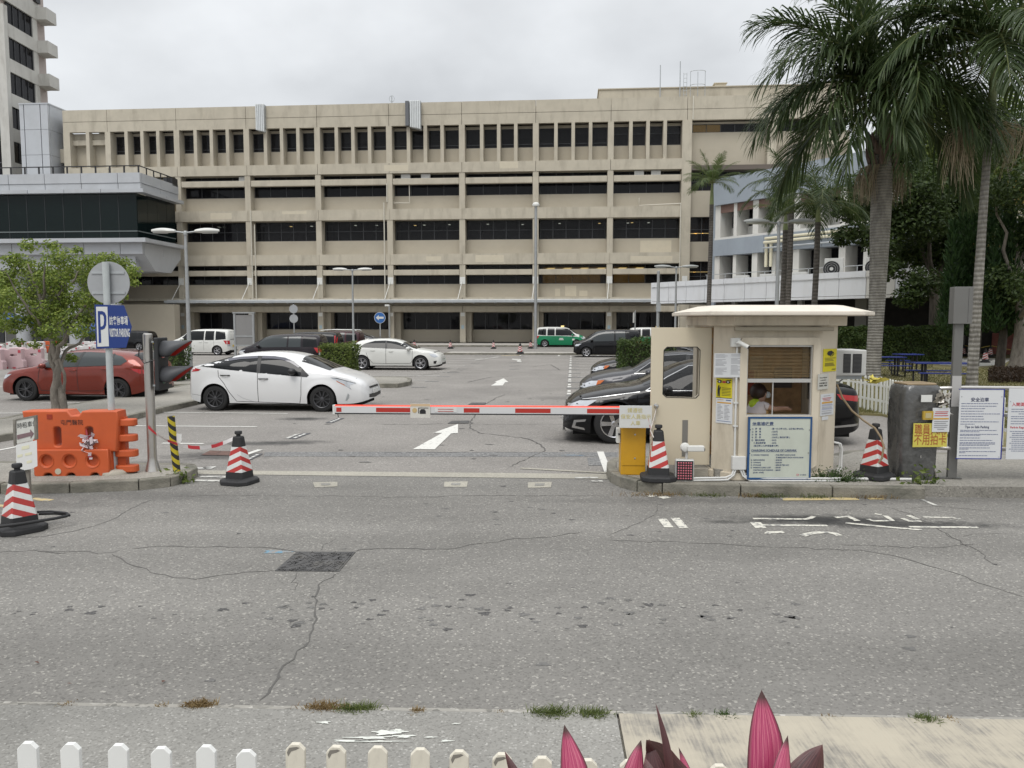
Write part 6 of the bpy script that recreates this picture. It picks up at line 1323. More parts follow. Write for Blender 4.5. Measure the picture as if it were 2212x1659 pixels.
# pair of round sign backs, blue arrow sign
t, h = pole('sign_post', 'post with two small round sign backs in front of the facade', 'sign post', 635, 58.0, 658, .05)
MB().disc((0, -.06, h-.33), .32, 'y', 28, .02).build('sign_plate', M_signback, t); MB().disc((0, -.06, h-1.05), .32, 'y', 28, .02).build('sign_plate', M_signback, t)
t, h = pole('sign_post', 'round blue sign with white left arrow on a thin post', 'sign post', 821, 58.0, 676, .045)
pz = h-.36; MB().disc((0, -.08, pz), .42, 'y', 32, .02).build('sign_rim', M_wpaint, t); d_ = MB().disc((0, -.085, pz), .395, 'y', 32, .01).build('sign_plate', mat('traffic sign blue', (0.03, 0.13, 0.38), 0.4), t)
MB().prismy([(-.30, pz), (-.08, pz+.2), (-.08, pz+.08), (.29, pz+.08), (.29, pz-.08), (-.08, pz-.08), (-.08, pz-.2)], -.095, -.0875).build('arrow', M_wpaint, d_)
# grey notice board frame
B = at(527, 695, 41.0); B.z = 0; t = thing('notice_board', 'grey metal notice board seen from behind on two legs', 'notice board', B, -.12)
zb, ztp = at(527, 745, 41).z, at(527, 677, 41).z
for x in (-.52, .52): MB().box(x-.05, x+.05, -.05, .05, 0, ztp).build('leg', M_pole, t)
MB().box(-.47, .47, -.02, .02, zb, ztp-.08).build('panel', mat('board back grey', (.22, .215, .21), .6, var=.06), t); MB().box(-.6, .6, -.08, .08, ztp, ztp+.07).build('top_rail', M_pole, t); MB().box(-.47, .47, -.04, -.022, zb+.42, zb+.5).build('cross_rail', M_pole, t); MB().box(-.47, .47, -.05, .05, zb-.08, zb).build('bottom_rail', M_pole, t)
# ------------------------------------------------------------------ parking sign on its pole, left island
B = gp(247, 1021, .14); B.z = .134; t = thing('parking_sign', 'pole with round grey sign back above a blue visitor parking arrow sign', 'sign', B, 0); SY = B.y
f = lambda px, py, dy=0: at(px, py, SY+dy) - B
M_polew = mat('pale grey painted pole', (0.44, 0.47, 0.47), 0.45, var=0.1, vscale=5)
MB().tube([(0, 0, 0), (0, 0, .3)], .05, 14).build('lower_pole', M_galv, t, smooth=60); top = f(233, 566)
MB().tube([(0, 0, .22), (-.004, 0, 1.2), (0, 0, top.z)], .043, 16).build('pole', M_polew, t, smooth=60)
MB().lathe([(.20, 0), (.195, .035), (.16, .06), (.05, .07)], 24).build('concrete_base', M_kerbtop, t, smooth=50)
c0 = f(234, 611, .07); MB().disc((c0.x*0, .055, c0.z), .285, 'y', 40, .012).build('round_sign', M_signback, t); MB().box(-.22, .22, .043, .054, c0.z+.12, c0.z+.15).build('bracket', M_galv, t); MB().box(-.22, .22, .043, .054, c0.z-.15, c0.z-.12).build('bracket', M_galv, t)
MB().tube([(.0, -.05, .45), (.07, -.055, .45)], .008, 6).build('bolt', M_galv, t)
# blue plate, a little turned to the left
ds = -.062; q = [f(204.7, 657.7, ds), f(268, 659.7, ds), (f(285, 706, ds)), f(272.8, 751, ds), f(208, 753, ds)]
blue = mat('parking sign blue', (0.012, 0.038, 0.19), 0.4, var=0.05)
sp = MB().prismy([(p.x, p.z) for p in q], ds-.004, ds).build('blue_plate', blue, t)
MB().prismy([(p.x, p.z) for p in [f(208, 662.6, ds), f(232.4, 662.6, ds), f(235.8, 748, ds), f(211, 749, ds)]], ds-.0075, ds-.0045).build('white_panel', mat('sign white', (.62, .63, .62), .5, var=.05), sp)
pz0 = f(214, 741, ds); MB().prismy([(p.x, p.z) for p in [f(212, 672, ds), f(216.5, 672, ds), f(219.5, 740, ds), f(214.2, 741, ds)]], ds-.0105, ds-.008).build('letter_stem', blue, sp)
bow = [(216, 672), (222, 672), (227, 675), (230, 682), (230.6, 692), (230, 702), (227, 709.5), (222, 712), (217, 712.4)]; inn = [(217.6, 705.5), (221.5, 705), (224.6, 702), (225.6, 692), (225, 684), (222, 679.5), (216.5, 679)]
MB().prismy([(f(x, y, ds).x, f(x, y, ds).z) for x, y in bow+inn], ds-.0104, ds-.0082).build('letter_bowl', blue, sp)
M_sw = MATS['sign white']; o_ = f(236.3, 702, ds-.006); o_.y = ds-.0065
writing('訪客停車場', .125, o_+Vector((0, 0, .012)), M_sw, sp, xs=.40, bold=.002); o_ = f(236.8, 727, ds-.006); o_.y = ds-.0065; writing('VISITOR PARKING', .15, o_, M_sw, sp, xs=.225, bold=.004)
# ------------------------------------------------------------------ traffic light on a stainless post
B = gp(330, 1016, .14); B.z = .134; t = thing('traffic_light', 'stainless post with a black two lamp traffic light seen side on', 'traffic light', B, 0); SY = B.y; f = lambda px, py, dy=0: at(px, py, SY+dy) - B
zt_ = f(318, 722).z; MB().lathe([(.105, 0), (.10, .02), (.066, .14), (.062, .2), (.062, zt_), (.05, zt_+.01)], 20).build('post', M_steel, t, smooth=40)
xb = .145; z0_, z1_ = f(345, 842).z, f(345, 729).z
MB().box(xb, xb+.06, -.16, .16, z0_, z1_).build('housing', mat('black polycarbonate', (.02, .021, .022), .6), t, bevel=.015)
for z in (z0_+.06, z1_-.06): MB().box(.05, xb, -.02, .02, z-.012, z+.012).build('bracket', M_galv, t)
M_vis = mat('grey black visor', (.06, .062, .068), .55); M_visin = mat('red visor inside', (.45, .03, .02), .5)
for i, zc_ in enumerate((f(350, 757).z, f(350, 812).z)):
    n = 18; R0, R1, Ri = [], [], []
    for k in range(n+1):
        a = radians(-128+(256)*k/n); y, z = .128*sin(a), .128*cos(a); ln = .07+.33*(cos(a)*.5+.5)**1.1
        R0.append(Vector((xb+.06, y, zc_+z))); R1.append(Vector((xb+.06+ln, y*1.02, zc_+z*1.02 + (.0))))
    vis = MB().rings([R0, [ext(a, b, .5) for a, b in zip(R0, R1)], R1], cap=False, closed=False).build('visor', M_vis, t, smooth=60)
    s_ = vis.modifiers.new('thickness', 'SOLIDIFY'); s_.thickness = .006; s_.offset = 1
    MB().rings([[Vector((p.x, p.y*.95, zc_+(p.z-zc_)*.95)) for p in R0], [Vector((p.x-.01, p.y*.95, zc_+(p.z-zc_)*.95)) for p in R1]], cap=False, closed=False).build('visor_lining', M_visin, vis, smooth=60)
    MB().lathe([(0, 0), (.06, -.01), (.105, -.03)], 18, Matrix.Translation((xb+.09, 0, zc_)) @ Matrix.Rotation(pi/2, 4, 'Y'), cap=False).build('lens', M_red if i == 0 else mat('dark green lens', (.02, .1, .05), .2), t, smooth=60)
MB().tube([(xb-.02, -.05, z1_-.3), (-.02, -.09, z1_-.35), (-.1, -.07, z1_-.25), (-.09, -.06, z1_-.12)], .008, 6).build('cable', M_black, t)
# hazard striped post
def stripe_mat(name, c1, c2, fx, fz, per, ph=0.0, duty=0.5, absx=False, rough=.6, wear=.08):
    m, N, K, b = new_mat(name); MATS[name] = m; tcn = N.new('ShaderNodeTexCoord'); sp_ = N.new('ShaderNodeSeparateXYZ'); K.new(tcn.outputs['Object'], sp_.inputs[0]); xs_ = sp_.outputs['X']
    if absx: ab = N.new('ShaderNodeMath'); ab.operation = 'ABSOLUTE'; K.new(xs_, ab.inputs[0]); xs_ = ab.outputs[0]
    a = N.new('ShaderNodeMath'); a.operation = 'MULTIPLY'; K.new(xs_, a.inputs[0]); a.inputs[1].default_value = fx
    b2 = N.new('ShaderNodeMath'); b2.operation = 'MULTIPLY_ADD'; K.new(sp_.outputs['Z'], b2.inputs[0]); b2.inputs[1].default_value = fz; K.new(a.outputs[0], b2.inputs[2])
    d = N.new('ShaderNodeMath'); d.operation = 'MULTIPLY_ADD'; K.new(b2.outputs[0], d.inputs[0]); d.inputs[1].default_value = 1/per; d.inputs[2].default_value = ph+50
    fr = N.new('ShaderNodeMath'); fr.operation = 'FRACT'; K.new(d.outputs[0], fr.inputs[0]); lt = N.new('ShaderNodeMath'); lt.operation = 'LESS_THAN'; K.new(fr.outputs[0], lt.inputs[0]); lt.inputs[1].default_value = duty
    x = N.new('ShaderNodeMix'); x.data_type = 'RGBA'; K.new(lt.outputs[0], x.inputs['Factor']); x.inputs['A'].default_value = tuple(c1)+(1,); x.inputs['B'].default_value = tuple(c2)+(1,)
    n = N.new('ShaderNodeTexNoise'); n.inputs['Scale'].default_value = 18; n.inputs['Detail'].default_value = 5; K.new(tcn.outputs['Object'], n.inputs['Vector']); r = N.new('ShaderNodeMapRange'); r.inputs['To Min'].default_value = 1-wear*2.5; r.inputs['To Max'].default_value = 1+wear*1.5; K.new(n.outputs['Fac'], r.inputs['Value'])
    v = N.new('ShaderNodeVectorMath'); v.operation = 'SCALE'; K.new(x.outputs['Result'], v.inputs[0]); K.new(r.outputs[0], v.inputs['Scale']); K.new(v.outputs[0], b.inputs['Base Color']); b.inputs['Roughness'].default_value = rough
    return m
B = gp(382, 1017, .14); B.z = .134; t = thing('hazard_post', 'thin post wrapped in yellow and black diagonal hazard tape', 'post', B, 0); hh_ = (at(382, 899, B.y)-B).z
MB().tube([(.0, 0, 0), (-.03, 0, hh_*.5), (-.055, 0, hh_)], .05, 14).build('shaft', stripe_mat('hazard tape', (.02, .02, .02), (.50, .40, .02), .9, 1, .125, wear=.12), t, smooth=60)
fl = MB(); pz = hh_*.62
for i in range(6): x = .035+.09*i/5; fl.add([(x, -.052-.05*sin(i/5*1.6), pz-.1+.07*(i/5)**2), (x, -.052-.05*sin(i/5*1.6), pz+.06)], [])
fl.f = [(2*i, 2*i+2, 2*i+3, 2*i+1) for i in range(5)]; fl.build('torn_paper', mat('white paper', (.66, .66, .64), .8, var=.04), t, fix=False)
# red and white barrier tape
M_tape = None
def tape(label, pts, w=.05, seed=0, per=.34):
    P = []
    for i in range(len(pts)-1):
        k = 6
        for j in range(k): P.append(ext(pts[i], pts[i+1], j/k))
    P.append(pts[-1]); c0 = P[0]; t = thing('barrier_tape', label, 'tape', c0, 0); r = random.Random(seed); L = 0; M2 = [mat('tape red', (.55, .05, .06), .4), mat('tape white', (.66, .63, .62), .4)]
    vs, fs, mi = [], [], []; tw = 0
    for i, p in enumerate(P):
        if i: L += (p-P[i-1]).length
        tw = .5*sin(L*3+seed)+.25*sin(L*7); vs += [p-c0+Vector((0, -sin(tw), cos(tw)))*w/2, p-c0-Vector((0, -sin(tw), cos(tw)))*w/2]
        if i: fs.append((2*i-2, 2*i, 2*i+1, 2*i-1)); mi.append(int(L/(per/2)) % 2)
    mb = MB().add(vs, fs); o = mb.build('strip', M2, t, fix=False, smooth=180)
    for pg, k in zip(o.data.polygons, mi): pg.material_index = k
    return t
tY = gp(330, 1016, .14).y-.08; T_ = lambda px, py, dy=0: at(px, py, tY+dy)
tape('red and white tape sagging from the stainless post to the middle cone', [T_(320, 922), T_(338, 938), T_(362, 952), T_(388, 961, -.05), T_(415, 966.5, -.1), T_(440, 967.5, -.12), T_(465, 963, -.14), T_(490, 954, -.15), T_(507, 946, -.15)])
# ------------------------------------------------------------------ cones
M_sleeve = stripe_mat('red white reflective sleeve', (.66, .66, .64), (.44, .04, .035), .62, 1.0, .118, ph=.1, duty=.5, absx=True, rough=.35, wear=.07)
M_rubber = mat('black cone rubber', (.022, .022, .023), .7, var=.2, vscale=9)
def sq(r, z, ch=.18):        # chamfered square ring with corners on the axes
    P = []
    for k in range(4):
        a = k*pi/2; c = Vector((cos(a), sin(a), 0))*r; n_ = Vector((cos(a+pi/2), sin(a+pi/2), 0))*r; p_ = Vector((cos(a-pi/2), sin(a-pi/2), 0))*r
        P += [Vector((0, 0, z))+c+(p_-c)*ch, Vector((0, 0, z))+c+(n_-c)*ch]
    return P
def make_cone():
    t = thing('traffic_cone', 'x', 'traffic cone', (0, 0, 0), 0, 'red and white traffic cones')
    base = MB().rings([sq(.31, 0, .2), sq(.315, .015, .2), sq(.315, .055, .2), sq(.29, .07, .2), sq(.2, .085, .12)]).build('base', M_rubber, t, bevel=.008)
    MB().rings([sq(.195, .08, .07), sq(.185, .175, .07)]).build('lower_block', M_rubber, t)
    MB().rings([sq(.182, .172, .07), sq(.152, .30, .07), sq(.123, .42, .07), sq(.100, .515, .07)], cap=False).build('sleeve', M_sleeve, t)
    tp = MB().rings([sq(.103, .51, .12), sq(.085, .635, .14), sq(.072, .65, .14)]).build('top', M_rubber, t, bevel=.004)
    MB().lathe([(.03, .645), (.028, .672), (.048, .682), (.05, .708), (.044, .72), (0, .724)], 16).build('knob', M_rubber, tp, smooth=40)
    return t
cone0 = make_cone(); _first = [True]
def cone(px, py, label, rz=0.0, z=0.0, s=1.0, group=None):
    t = cone0 if _first[0] else copy_tree(cone0); _first[0] = False
    p = gp(px, py, z); t.location = p; t.rotation_euler = (0, 0, rz); t['label'] = label; t.scale = (s, s, s)
    if group: t['group'] = group
    return t
lc = cone(44, 1147, 'large cone with chevron stripes at the left edge of the road', radians(8))
cone(518, 1044, 'cone standing alone at the entrance tied to the sagging tape', radians(28)); rc1 = cone(1421, 1036, 'cone between the yellow barrier cabinet and the red light panel', radians(40), .15); rc2 = cone(1888, 1032, 'cone leaning by the plastic wrapped machine right of the booth', radians(-12), .15)
MB().tube([(-.27, -.13, .11), (-.1, -.27, .12), (.1, -.22, .13), (.33, .0, .12), (.42, .1, .12), (.40, .2, .11), (.25, .24, .12), (.1, .2, .13)], .016, 8).build('rubber_hose', M_rubber, lc, smooth=60)
MB().tube([(-.02, .2, .15), (.2, .25, .14), (.38, .2, .13), (.44, .12, .12)], .014, 8).build('rubber_hose', M_rubber, lc, smooth=60)
for i, (px, py, lb) in enumerate(((895, 752.5, 'small far cone just right of the white hatchback windscreen'), (973, 753.5, 'small far cone second from left by the building road'), (1066, 753.5, 'small far cone third from left by the building road'), (1146, 753, 'small far cone just left of the green taxi'), (1123.5, 765, 'small far cone on the kerb nearest to the car park'))):
    cone(px, py, lb, radians(20*i), .0 if i < 4 else .13, 1.0, 'far cones by the building road')
for px, py, lb in ((2081, 770, 'far cone left of the slim palm trunk on the path'), (2139, 772, 'far cone right of the slim palm holding the yellow rope'), (2128, 783, 'nearest of the far cones on the path under the trees')):
    cone(px, py, lb, 0, .06, 1.0, 'cones on the path under the trees')
# ------------------------------------------------------------------ orange water barrier
B = gp(170, 1021, .14); B.z = .136; t = thing('water_barrier', 'bright orange plastic water barrier with hospital name on the left island', 'barrier', B, radians(2)); SY = B.y
M_or = mat('orange plastic', (0.52, 0.095, 0.025), 0.5, var=0.09, vscale=3.5, stain=(.42, .09, .04), stain_amt=.5, stain_scale=(3, 3, 6)); k_ = .1819*SY/FPX*1.0
ff = lambda cx, cy: ((cx-905)*k_*1.006, (802-cy)*k_)
W_ = lambda pts: [ff(*p) for p in pts]
up = W_([(470, 510), (455, 160), (368, 110), (362, 58), (630, 52), (690, 55), (770, 52), (855, 52), (900, 112), (1000, 112), (1040, 60), (1380, 55), (1425, 62), (1432, 120), (1400, 510)])
MBu = plate2d(list(reversed(up)), [oblong(*ff(738, 345), .135, .30, .055), oblong(*ff(1108, 345), .135, .30, .055)], .26, .02); MBu.build('upper_body', M_or, t, smooth=45)
lw = W_([(492, 505), (1330, 505), (1335, 790), (1320, 802)]) + [(ff(1180, 802)[0]+.075*cos(a), ff(1180, 802)[1]+.075*sin(a)*.75) for a in [pi*k/8 for k in range(9)]] + [(ff(905, 802)[0]+.075*cos(a), .075*sin(a)*.75) for a in [pi*k/8 for k in range(9)]] + [(ff(640, 802)[0]+.075*cos(a), .075*sin(a)*.75) for a in [pi*k/8 for k in range(9)]] + W_([(510, 802), (495, 785)])
hol = [ring2(*ff(x, 622), .092, 24) for x in (632, 895, 1162)]
sk = plate2d(list(reversed(lw)), hol, .06, .018); sk.M = Matrix(); sk.v = [v + Vector((0, -.17, 0)) for v in sk.v]; sk.build('front_skin', M_or, t, smooth=45)
bd = plate2d(list(reversed(lw)), [], .34, .02); bd.v = [v + Vector((0, .035, 0)) for v in bd.v]; bd.build('lower_body', M_or, t, smooth=45)
for x in (632, 895, 1162): c_ = ff(x, 622); MB().lathe([(.098, -.008), (.09, .0), (.085, .045), (.06, .052), (0, .054)], 24, Matrix.Translation((c_[0], -.198, c_[1])) @ Matrix.Rotation(-pi/2, 4, 'X'), cap=False).build('dimple', M_or, t, smooth=50)
for cy in (190, 375, 560, 745):       # coupling lugs
    c_ = ff(1430, cy); MB().prism(oblong(c_[0]+.06, 0, .30, .17, .08), c_[1]-.048, c_[1]+.048).build('lug', M_or, t, bevel=.015)
c_ = ff(1415, 470); MB().box(c_[0]-.06, c_[0]+.06, .0, .1, 0.02, ff(0, 130)[1]).build('end_spine', M_or, t)
for cy in (230, 420, 640): c_ = ff(478, cy); MB().box(c_[0]-.05, c_[0]+.06, -.06, .06, c_[1]-.04, c_[1]+.04).build('lug', M_or, t, bevel=.012)
c_ = ff(762, 748); MB().disc((c_[0], -.208, c_[1]), .04, 'y', 20, .008).build('drain_cap', mat('cream cap', (.5, .46, .36), .6, var=.1), t)
c_ = ff(660, 105); MB().box(c_[0]-.035, c_[0]+.035, -.136, -.125, c_[1]-.035, c_[1]+.03).build('notch_shade_patch', mat('notch shade orange', (.30, .03, .01), .6), t)  # raised darker block; the shade of a notch is put into its colour
o_ = ff(780, 200); writing('屯門醫院', .078, (o_[0], -.1335, o_[1]), M_trim, t, xs=.97)
r = random.Random(4); cr = MB(); c_ = ff(1105, 395)        # crumpled tape stuffed in the hole
for i in range(46):
    p = Vector((c_[0]+r.gauss(0, .045), -.15+r.gauss(0, .03), c_[1]+r.gauss(0, .055))); a = rand_dir(r)*.05; b = rand_dir(r)*.03; cr.add([p-a-b, p+a-b*.4, p+a+b, p-a+b*.6], [(0, 1, 2, 3)])
for i in range(8): p = Vector((c_[0]+.045+.012*sin(i), -.185-.004*i, c_[1]-.06-.022*i)); cr.add([p+Vector((-.022, 0, 0)), p+Vector((.022, 0, 0)), p+Vector((.018, 0, -.026)), p+Vector((-.024, 0, -.026))], [(0, 1, 2, 3)])
ct = tag(cr.build('tape_wad', [mat('wad pale tape', (.60, .52, .54), .5), mat('wad red tape', (.35, .05, .08), .5)], None, fix=False), 'crumpled red and white tape stuffed in the barrier hole', 'tape'); ct.location = B; ct.rotation_euler = (0, 0, radians(2))
for i, pg in enumerate(ct.data.polygons): pg.material_index = 1 if i % 4 == 0 else 0
# ------------------------------------------------------------------ arrow sign for hourly parking, front left
B = gp(62, 1078); B.z = 0; t = thing('arrow_sign', 'small framed board with right arrow for hourly parking and a blank paper below', 'sign', B, 0); SY = B.y; f = lambda cx, cy, dy=0: at(cx*.1819, 877.8+cy*.1819, SY+dy) - B
M_wood = mat('weathered grey timber', (.20, .185, .16), .9, var=.3, vscale=12)
MB().box(-.03, .03, -.02, .02, 0, f(340, 440).z).build('post', M_wood, t)
pr = lambda pts, y0, y1: MB().prismy([(f(*p).x, f(*p).z) for p in pts], y0, y1)
pr([(184, 150), (215, 150), (217, 460), (192, 462)], -.05, -.02).build('frame_side', M_wood, t); pr([(430, 105), (460, 100), (468, 385), (440, 395)], -.05, -.02).build('frame_side', M_wood, t); pr([(217, 145), (432, 103), (432, 122), (217, 166)], -.046, -.02).build('frame_top', M_wood, t)
bp = pr([(220, 165), (432, 122), (440, 350), (420, 390), (222, 435)], -.04, -.03).build('board', mat('faded white board', (.60, .60, .56), .6, var=.08, vscale=6, stain=(.4, .38, .33), stain_amt=.5, stain_scale=(5, 5, 5)), t)
d3 = (f(420, 230)-f(232, 262)); ux = Vector((1, 0, d3.z/d3.x)); o_ = f(229, 258); o_.y = -.0425; writing('時租車位', .076, o_, M_trim, bp, right=ux, xs=.83)
pr([(228, 335), (385, 300), (383, 268), (428, 318), (390, 376), (388, 345), (232, 388)], -.044, -.0405).build('arrow', mat('faded purple arrow', (.20, .13, .14), .6, var=.15, vscale=20), bp)
pp = pr([(222, 450), (468, 394), (475, 700), (400, 735), (290, 755), (228, 742)], -.053, -.051).build('paper', mat('blank white paper', (.70, .70, .68), .7, var=.02), t)
for cx, cy, w, h in ((290, 470, 90, 40), (240, 570, 60, 30), (330, 550, 80, 30), (350, 640, 60, 30)): pr([(cx, cy), (cx+w, cy-w*.22), (cx+w, cy-w*.22+h), (cx, cy+h)], -.0555, -.0538).build('faded_print', mat('faded yellow print', (.70, .68, .50), .7), pp)
# ------------------------------------------------------------------ boom barrier
B = gp(1365, 1021, .15); B.z = .146; t = thing('boom_barrier', 'yellow parking barrier cabinet with a long red and white boom arm', 'barrier gate', B, -LA*.6); SY = B.y; f = lambda px, py: at(px, py, SY) - B
M_yel = mat('yellow powder coat', (0.58, 0.31, 0.015), 0.4, var=0.05, vscale=4, stain=(.4, .22, .03), stain_amt=.3, stain_scale=(6, 6, 6))
zc1 = .88; MB().box(-.165, .165, -.14, .16, .0, zc1).build('cabinet', M_yel, t, bevel=.008); dr = MB().box(-.15, .155, -.148, -.1405, .13, zc1-.03).build('door', M_yel, t, bevel=.004)
for z in (.23, .55): MB().disc((.02, -.154, z), .012, 'y', 12, .006).build('lock', M_chrome, dr)
MB().box(-.22, -.167, -.09, .06, .42, .62).build('sensor_box', M_wpaint, t, bevel=.01); MB().tube([(-.19, -.1, .55), (-.19, -.14, .55)], .014, 8).build('sensor_eye', M_trim, t)
MB().box(-.10, .06, -.2, -.149, .72, .94).build('arm_bracket', M_galv, t)
zA = f(1331, 884).z; xl = -4.02; aw = .058
arm = MB().box(xl, .0, -.215, -.165, zA-aw+.012, zA+aw-.012).build('arm', mat('white arm aluminium', (.60, .60, .60), .4, var=.04), t)
MB().box(xl, .0, -.212, -.168, zA+aw-.012, zA+aw).build('light_strip', mat('red led strip', (.7, .05, .03), emit=(1, .06, .03), emit_s=1.1), arm); MB().box(xl, 0, -.22, -.162, zA-aw-.004, zA-aw+.012).build('rubber_edge', M_trim, arm)
MB().box(xl-.03, xl, -.222, -.158, zA-aw-.006, zA+aw+.002).build('end_cap', M_wpaint, arm); MB().tube([(xl+.03, -.19, zA-aw), (xl+.04, -.19, zA-aw-.05)], .006, 5).build('drop_pin', M_trim, arm)
M_refl = mat('red reflector', (.42, .03, .02), .35)
for a, b in ((707, 718), (792, 865), (978, 1011), (1086, 1160), (1236, 1311)): xa, xb_ = [xl+(p-704)/(1331-704)*(-.02-xl-.0) for p in (a, b)]; MB().box(xa, xb_, -.2175, -.2155, zA-.032, zA+.026).build('red_band', M_refl, arm)
xa = xl+(865-704)/627*4.0; sg = MB().box(xa, xa+.27, -.228, -.2225, zA-.105, zA+.085).build('hanging_notice', mat('clear sleeve paper', (.60, .58, .53), .4, var=.06), t)
MB().disc((xa+.06, -.232, zA-.005), .032, 'y', 20, .003).build('notice_disc', mat('tan disc', (.52, .38, .18), .6), sg); MB().box(xa+.0, xa+.27, -.2295, -.2285, zA+.05, zA+.082).build('notice_band', mat('pale orange band', (.58, .42, .26), .6), sg)
MB().prismy([(xa+.13, zA-.05), (xa+.21, zA-.05), (xa+.21, zA-.015), (xa+.195, zA+.012), (xa+.145, zA+.012), (xa+.13, zA-.015)], -.2315, -.2288).build('car_pictogram', M_trim, sg); MB().box(xa+.11, xa+.12, -.2312, -.2289, zA-.045, zA+.03).build('pictogram_bar', M_trim, sg); MB().box(xa+.11, xa+.245, -.2310, -.2291, zA+.024, zA+.032).build('pictogram_bar', M_trim, sg)
xb_ = xl+(917-704)/627*4.0; lb = MB().box(xb_, xb_+.295, -.2195, -.2178, zA-.026, zA+.036).build('arm_label', M_plw, arm)
for z in (.012, -.016): MB().box(xb_+.04, xb_+.25, -.2212, -.2198, zA+z-.004, zA+z+.004).build('label_line', M_refl, lb)
bs = f(1331, 918); sgn = MB().box(bs.x+.015, bs.x+.44, -.30, -.285, bs.z, bs.z+.295).build('white_notice', mat('white notice acrylic', (.60, .60, .58), .4, var=.03), t, bevel=.003)
M_fad = mat('faded yellow lettering', (.56, .48, .16), .6, var=.1, vscale=30)
for i, (s_, xo) in enumerate((('請遵從', .10), ('保安人員指示', .012), ('人車', .14))): writing(s_, .068, (bs.x+.02+xo, -.3035, bs.z+.21-.085*i), M_fad, sgn, xs=.98)
# ------------------------------------------------------------------ guard booth
BY = 9.87
B = Vector((0, BY, .146)); BX = lambda px, dy=0: (px-1106)/FPX*(BY+dy)*(1.0)
def bz(py, dy=0): return at(1106, py, BY+dy).z - .146
BO = thing('guard_booth', 'cream fibreglass parking booth with overhanging roof, open door and a window with blinds', 'booth', B, 0)
M_booth = mat('cream booth panel', (0.60, 0.535, 0.425), 0.55, var=0.05, vscale=2, stain=(0.30, 0.25, 0.18), stain_amt=0.7, stain_scale=(3.2, 3.2, 0.9), bump=0.05, bscale=20)
M_roofc = mat('booth roof', (0.68, 0.62, 0.53), 0.6, var=0.06, vscale=2, stain=(.4, .35, .28), stain_amt=.4, stain_scale=(3, 3, 3)); M_alw = mat('window aluminium', (0.52, 0.52, 0.50), 0.4, metal=0.5); M_inside = mat('lamplight toned booth panel', (0.62, 0.38, 0.19), 0.8, var=0.4, vscale=6)  # inside panel: warm lamplight in the booth is put into its orange colour
p1, p2, p3, p4 = (2.645, .23), (2.864, 0), (3.975, 0), (4.27, .23); H = bz(682, .1); yb = 1.30
wx0, wx1 = BX(1612), BX(1756); wz0, wz1 = bz(899), bz(744)
def bo(name, m, x0, x1, y0, y1, z0, z1, parent=None, **k): return MB().box(x0, x1, y0, y1, z0, z1).build(name, m, parent or BO, **k)
th = .05
bo('front_wall', M_booth, p2[0], wx0, 0, th, 0, H); bo('front_wall', M_booth, wx1, p3[0], 0, th, 0, H); bo('front_wall', M_booth, wx0, wx1, 0, th, 0, wz0); bo('front_wall', M_booth, wx0, wx1, 0, th, wz1, H)
MB().prism([p1, p2, (p2[0], th), (p1[0]+.02, p1[1]+th)], 0, H).build('corner_panel', M_booth, BO); MB().prism([p3, p4, (p4[0]-.02, p4[1]+th), (p3[0], th)], 0, H).build('corner_panel', M_booth, BO)
bo('right_wall', M_booth, p4[0]-.05, p4[0], p4[1], yb, 0, .95); bo('right_wall', M_booth, p4[0]-.05, p4[0], p4[1], yb, 1.75, H); bo('right_wall', M_booth, p4[0]-.05, p4[0], p4[1], .5, .95, 1.75); bo('right_wall', M_booth, p4[0]-.05, p4[0], 1.1, yb, .95, 1.75)
bo('right_window_pane', M_pane2, p4[0]-.03, p4[0]-.02, .5, 1.1, .95, 1.75)
bo('right_window_surround', M_booth, p4[0], p4[0]+.05, .42, 1.2, .86, 1.88, bevel=.03)
bo('back_wall', M_booth, p1[0], p4[0], yb, yb+.05, 0, H); bo('back_lining', M_inside, p1[0]+.06, p4[0]-.06, yb-.03, yb-.001, .1, H-.02); bo('left_wall', M_booth, p1[0], p1[0]+.05, 1.14, yb, 0, H); bo('door_lintel', M_booth, p1[0], p1[0]+.05, p1[1]+th, 1.15, 1.98, H)
bo('floor', M_conc, p1[0]+.02, p4[0]-.02, .1, yb, .0, .12); bo('step', M_kerbtop, p1[0]-.32, p1[0]-.01, .25, 1.2, .0, .1)
pl_ = [(p1[0]-.03, p1[1]), (p2[0]-.012, -.03), (p3[0]+.012, -.03), (p4[0]+.03, p4[1]), (p4[0]+.03, yb+.03), (p1[0]-.03, yb+.03)]
MB().prism(pl_, .0, .10).build('plinth', M_booth, BO, bevel=.012)
MB().prism([(p1[0]-.1, p1[1]-.05), (p2[0]-.04, -.09), (p3[0]+.04, -.09), (p4[0]+.1, p4[1]-.05), (p4[0]+.1, yb+.1), (p1[0]-.1, yb+.1)], H-.13, H).build('cornice', M_booth, BO, bevel=.012)
# roof: eaves slab and low hipped top
ex0, ex1, ey0 = BX(1463, .8), BX(1887, .05), -.34; ez = H+.0
out_ = [(ex0, .05), (ex0+.16, ey0), (ex1-.3, ey0), (ex1, .05), (ex1, 1.2), (ex1-.4, 1.75), (ex0+.4, 1.75), (ex0, 1.2)]
inn_ = [((ex0+ex1)/2+(q[0]-(ex0+ex1)/2)*.72, q[1]*.72+.2) for q in out_]
MB().prism(out_, ez, ez+.048).build('roof_slab', M_roofc, BO, bevel=.012)
MB().rings([[Vector((x, y, ez+.047)) for x, y in out_], [Vector((x, y, ez+.135)) for x, y in inn_]]).build('roof_top', M_roofc, BO)
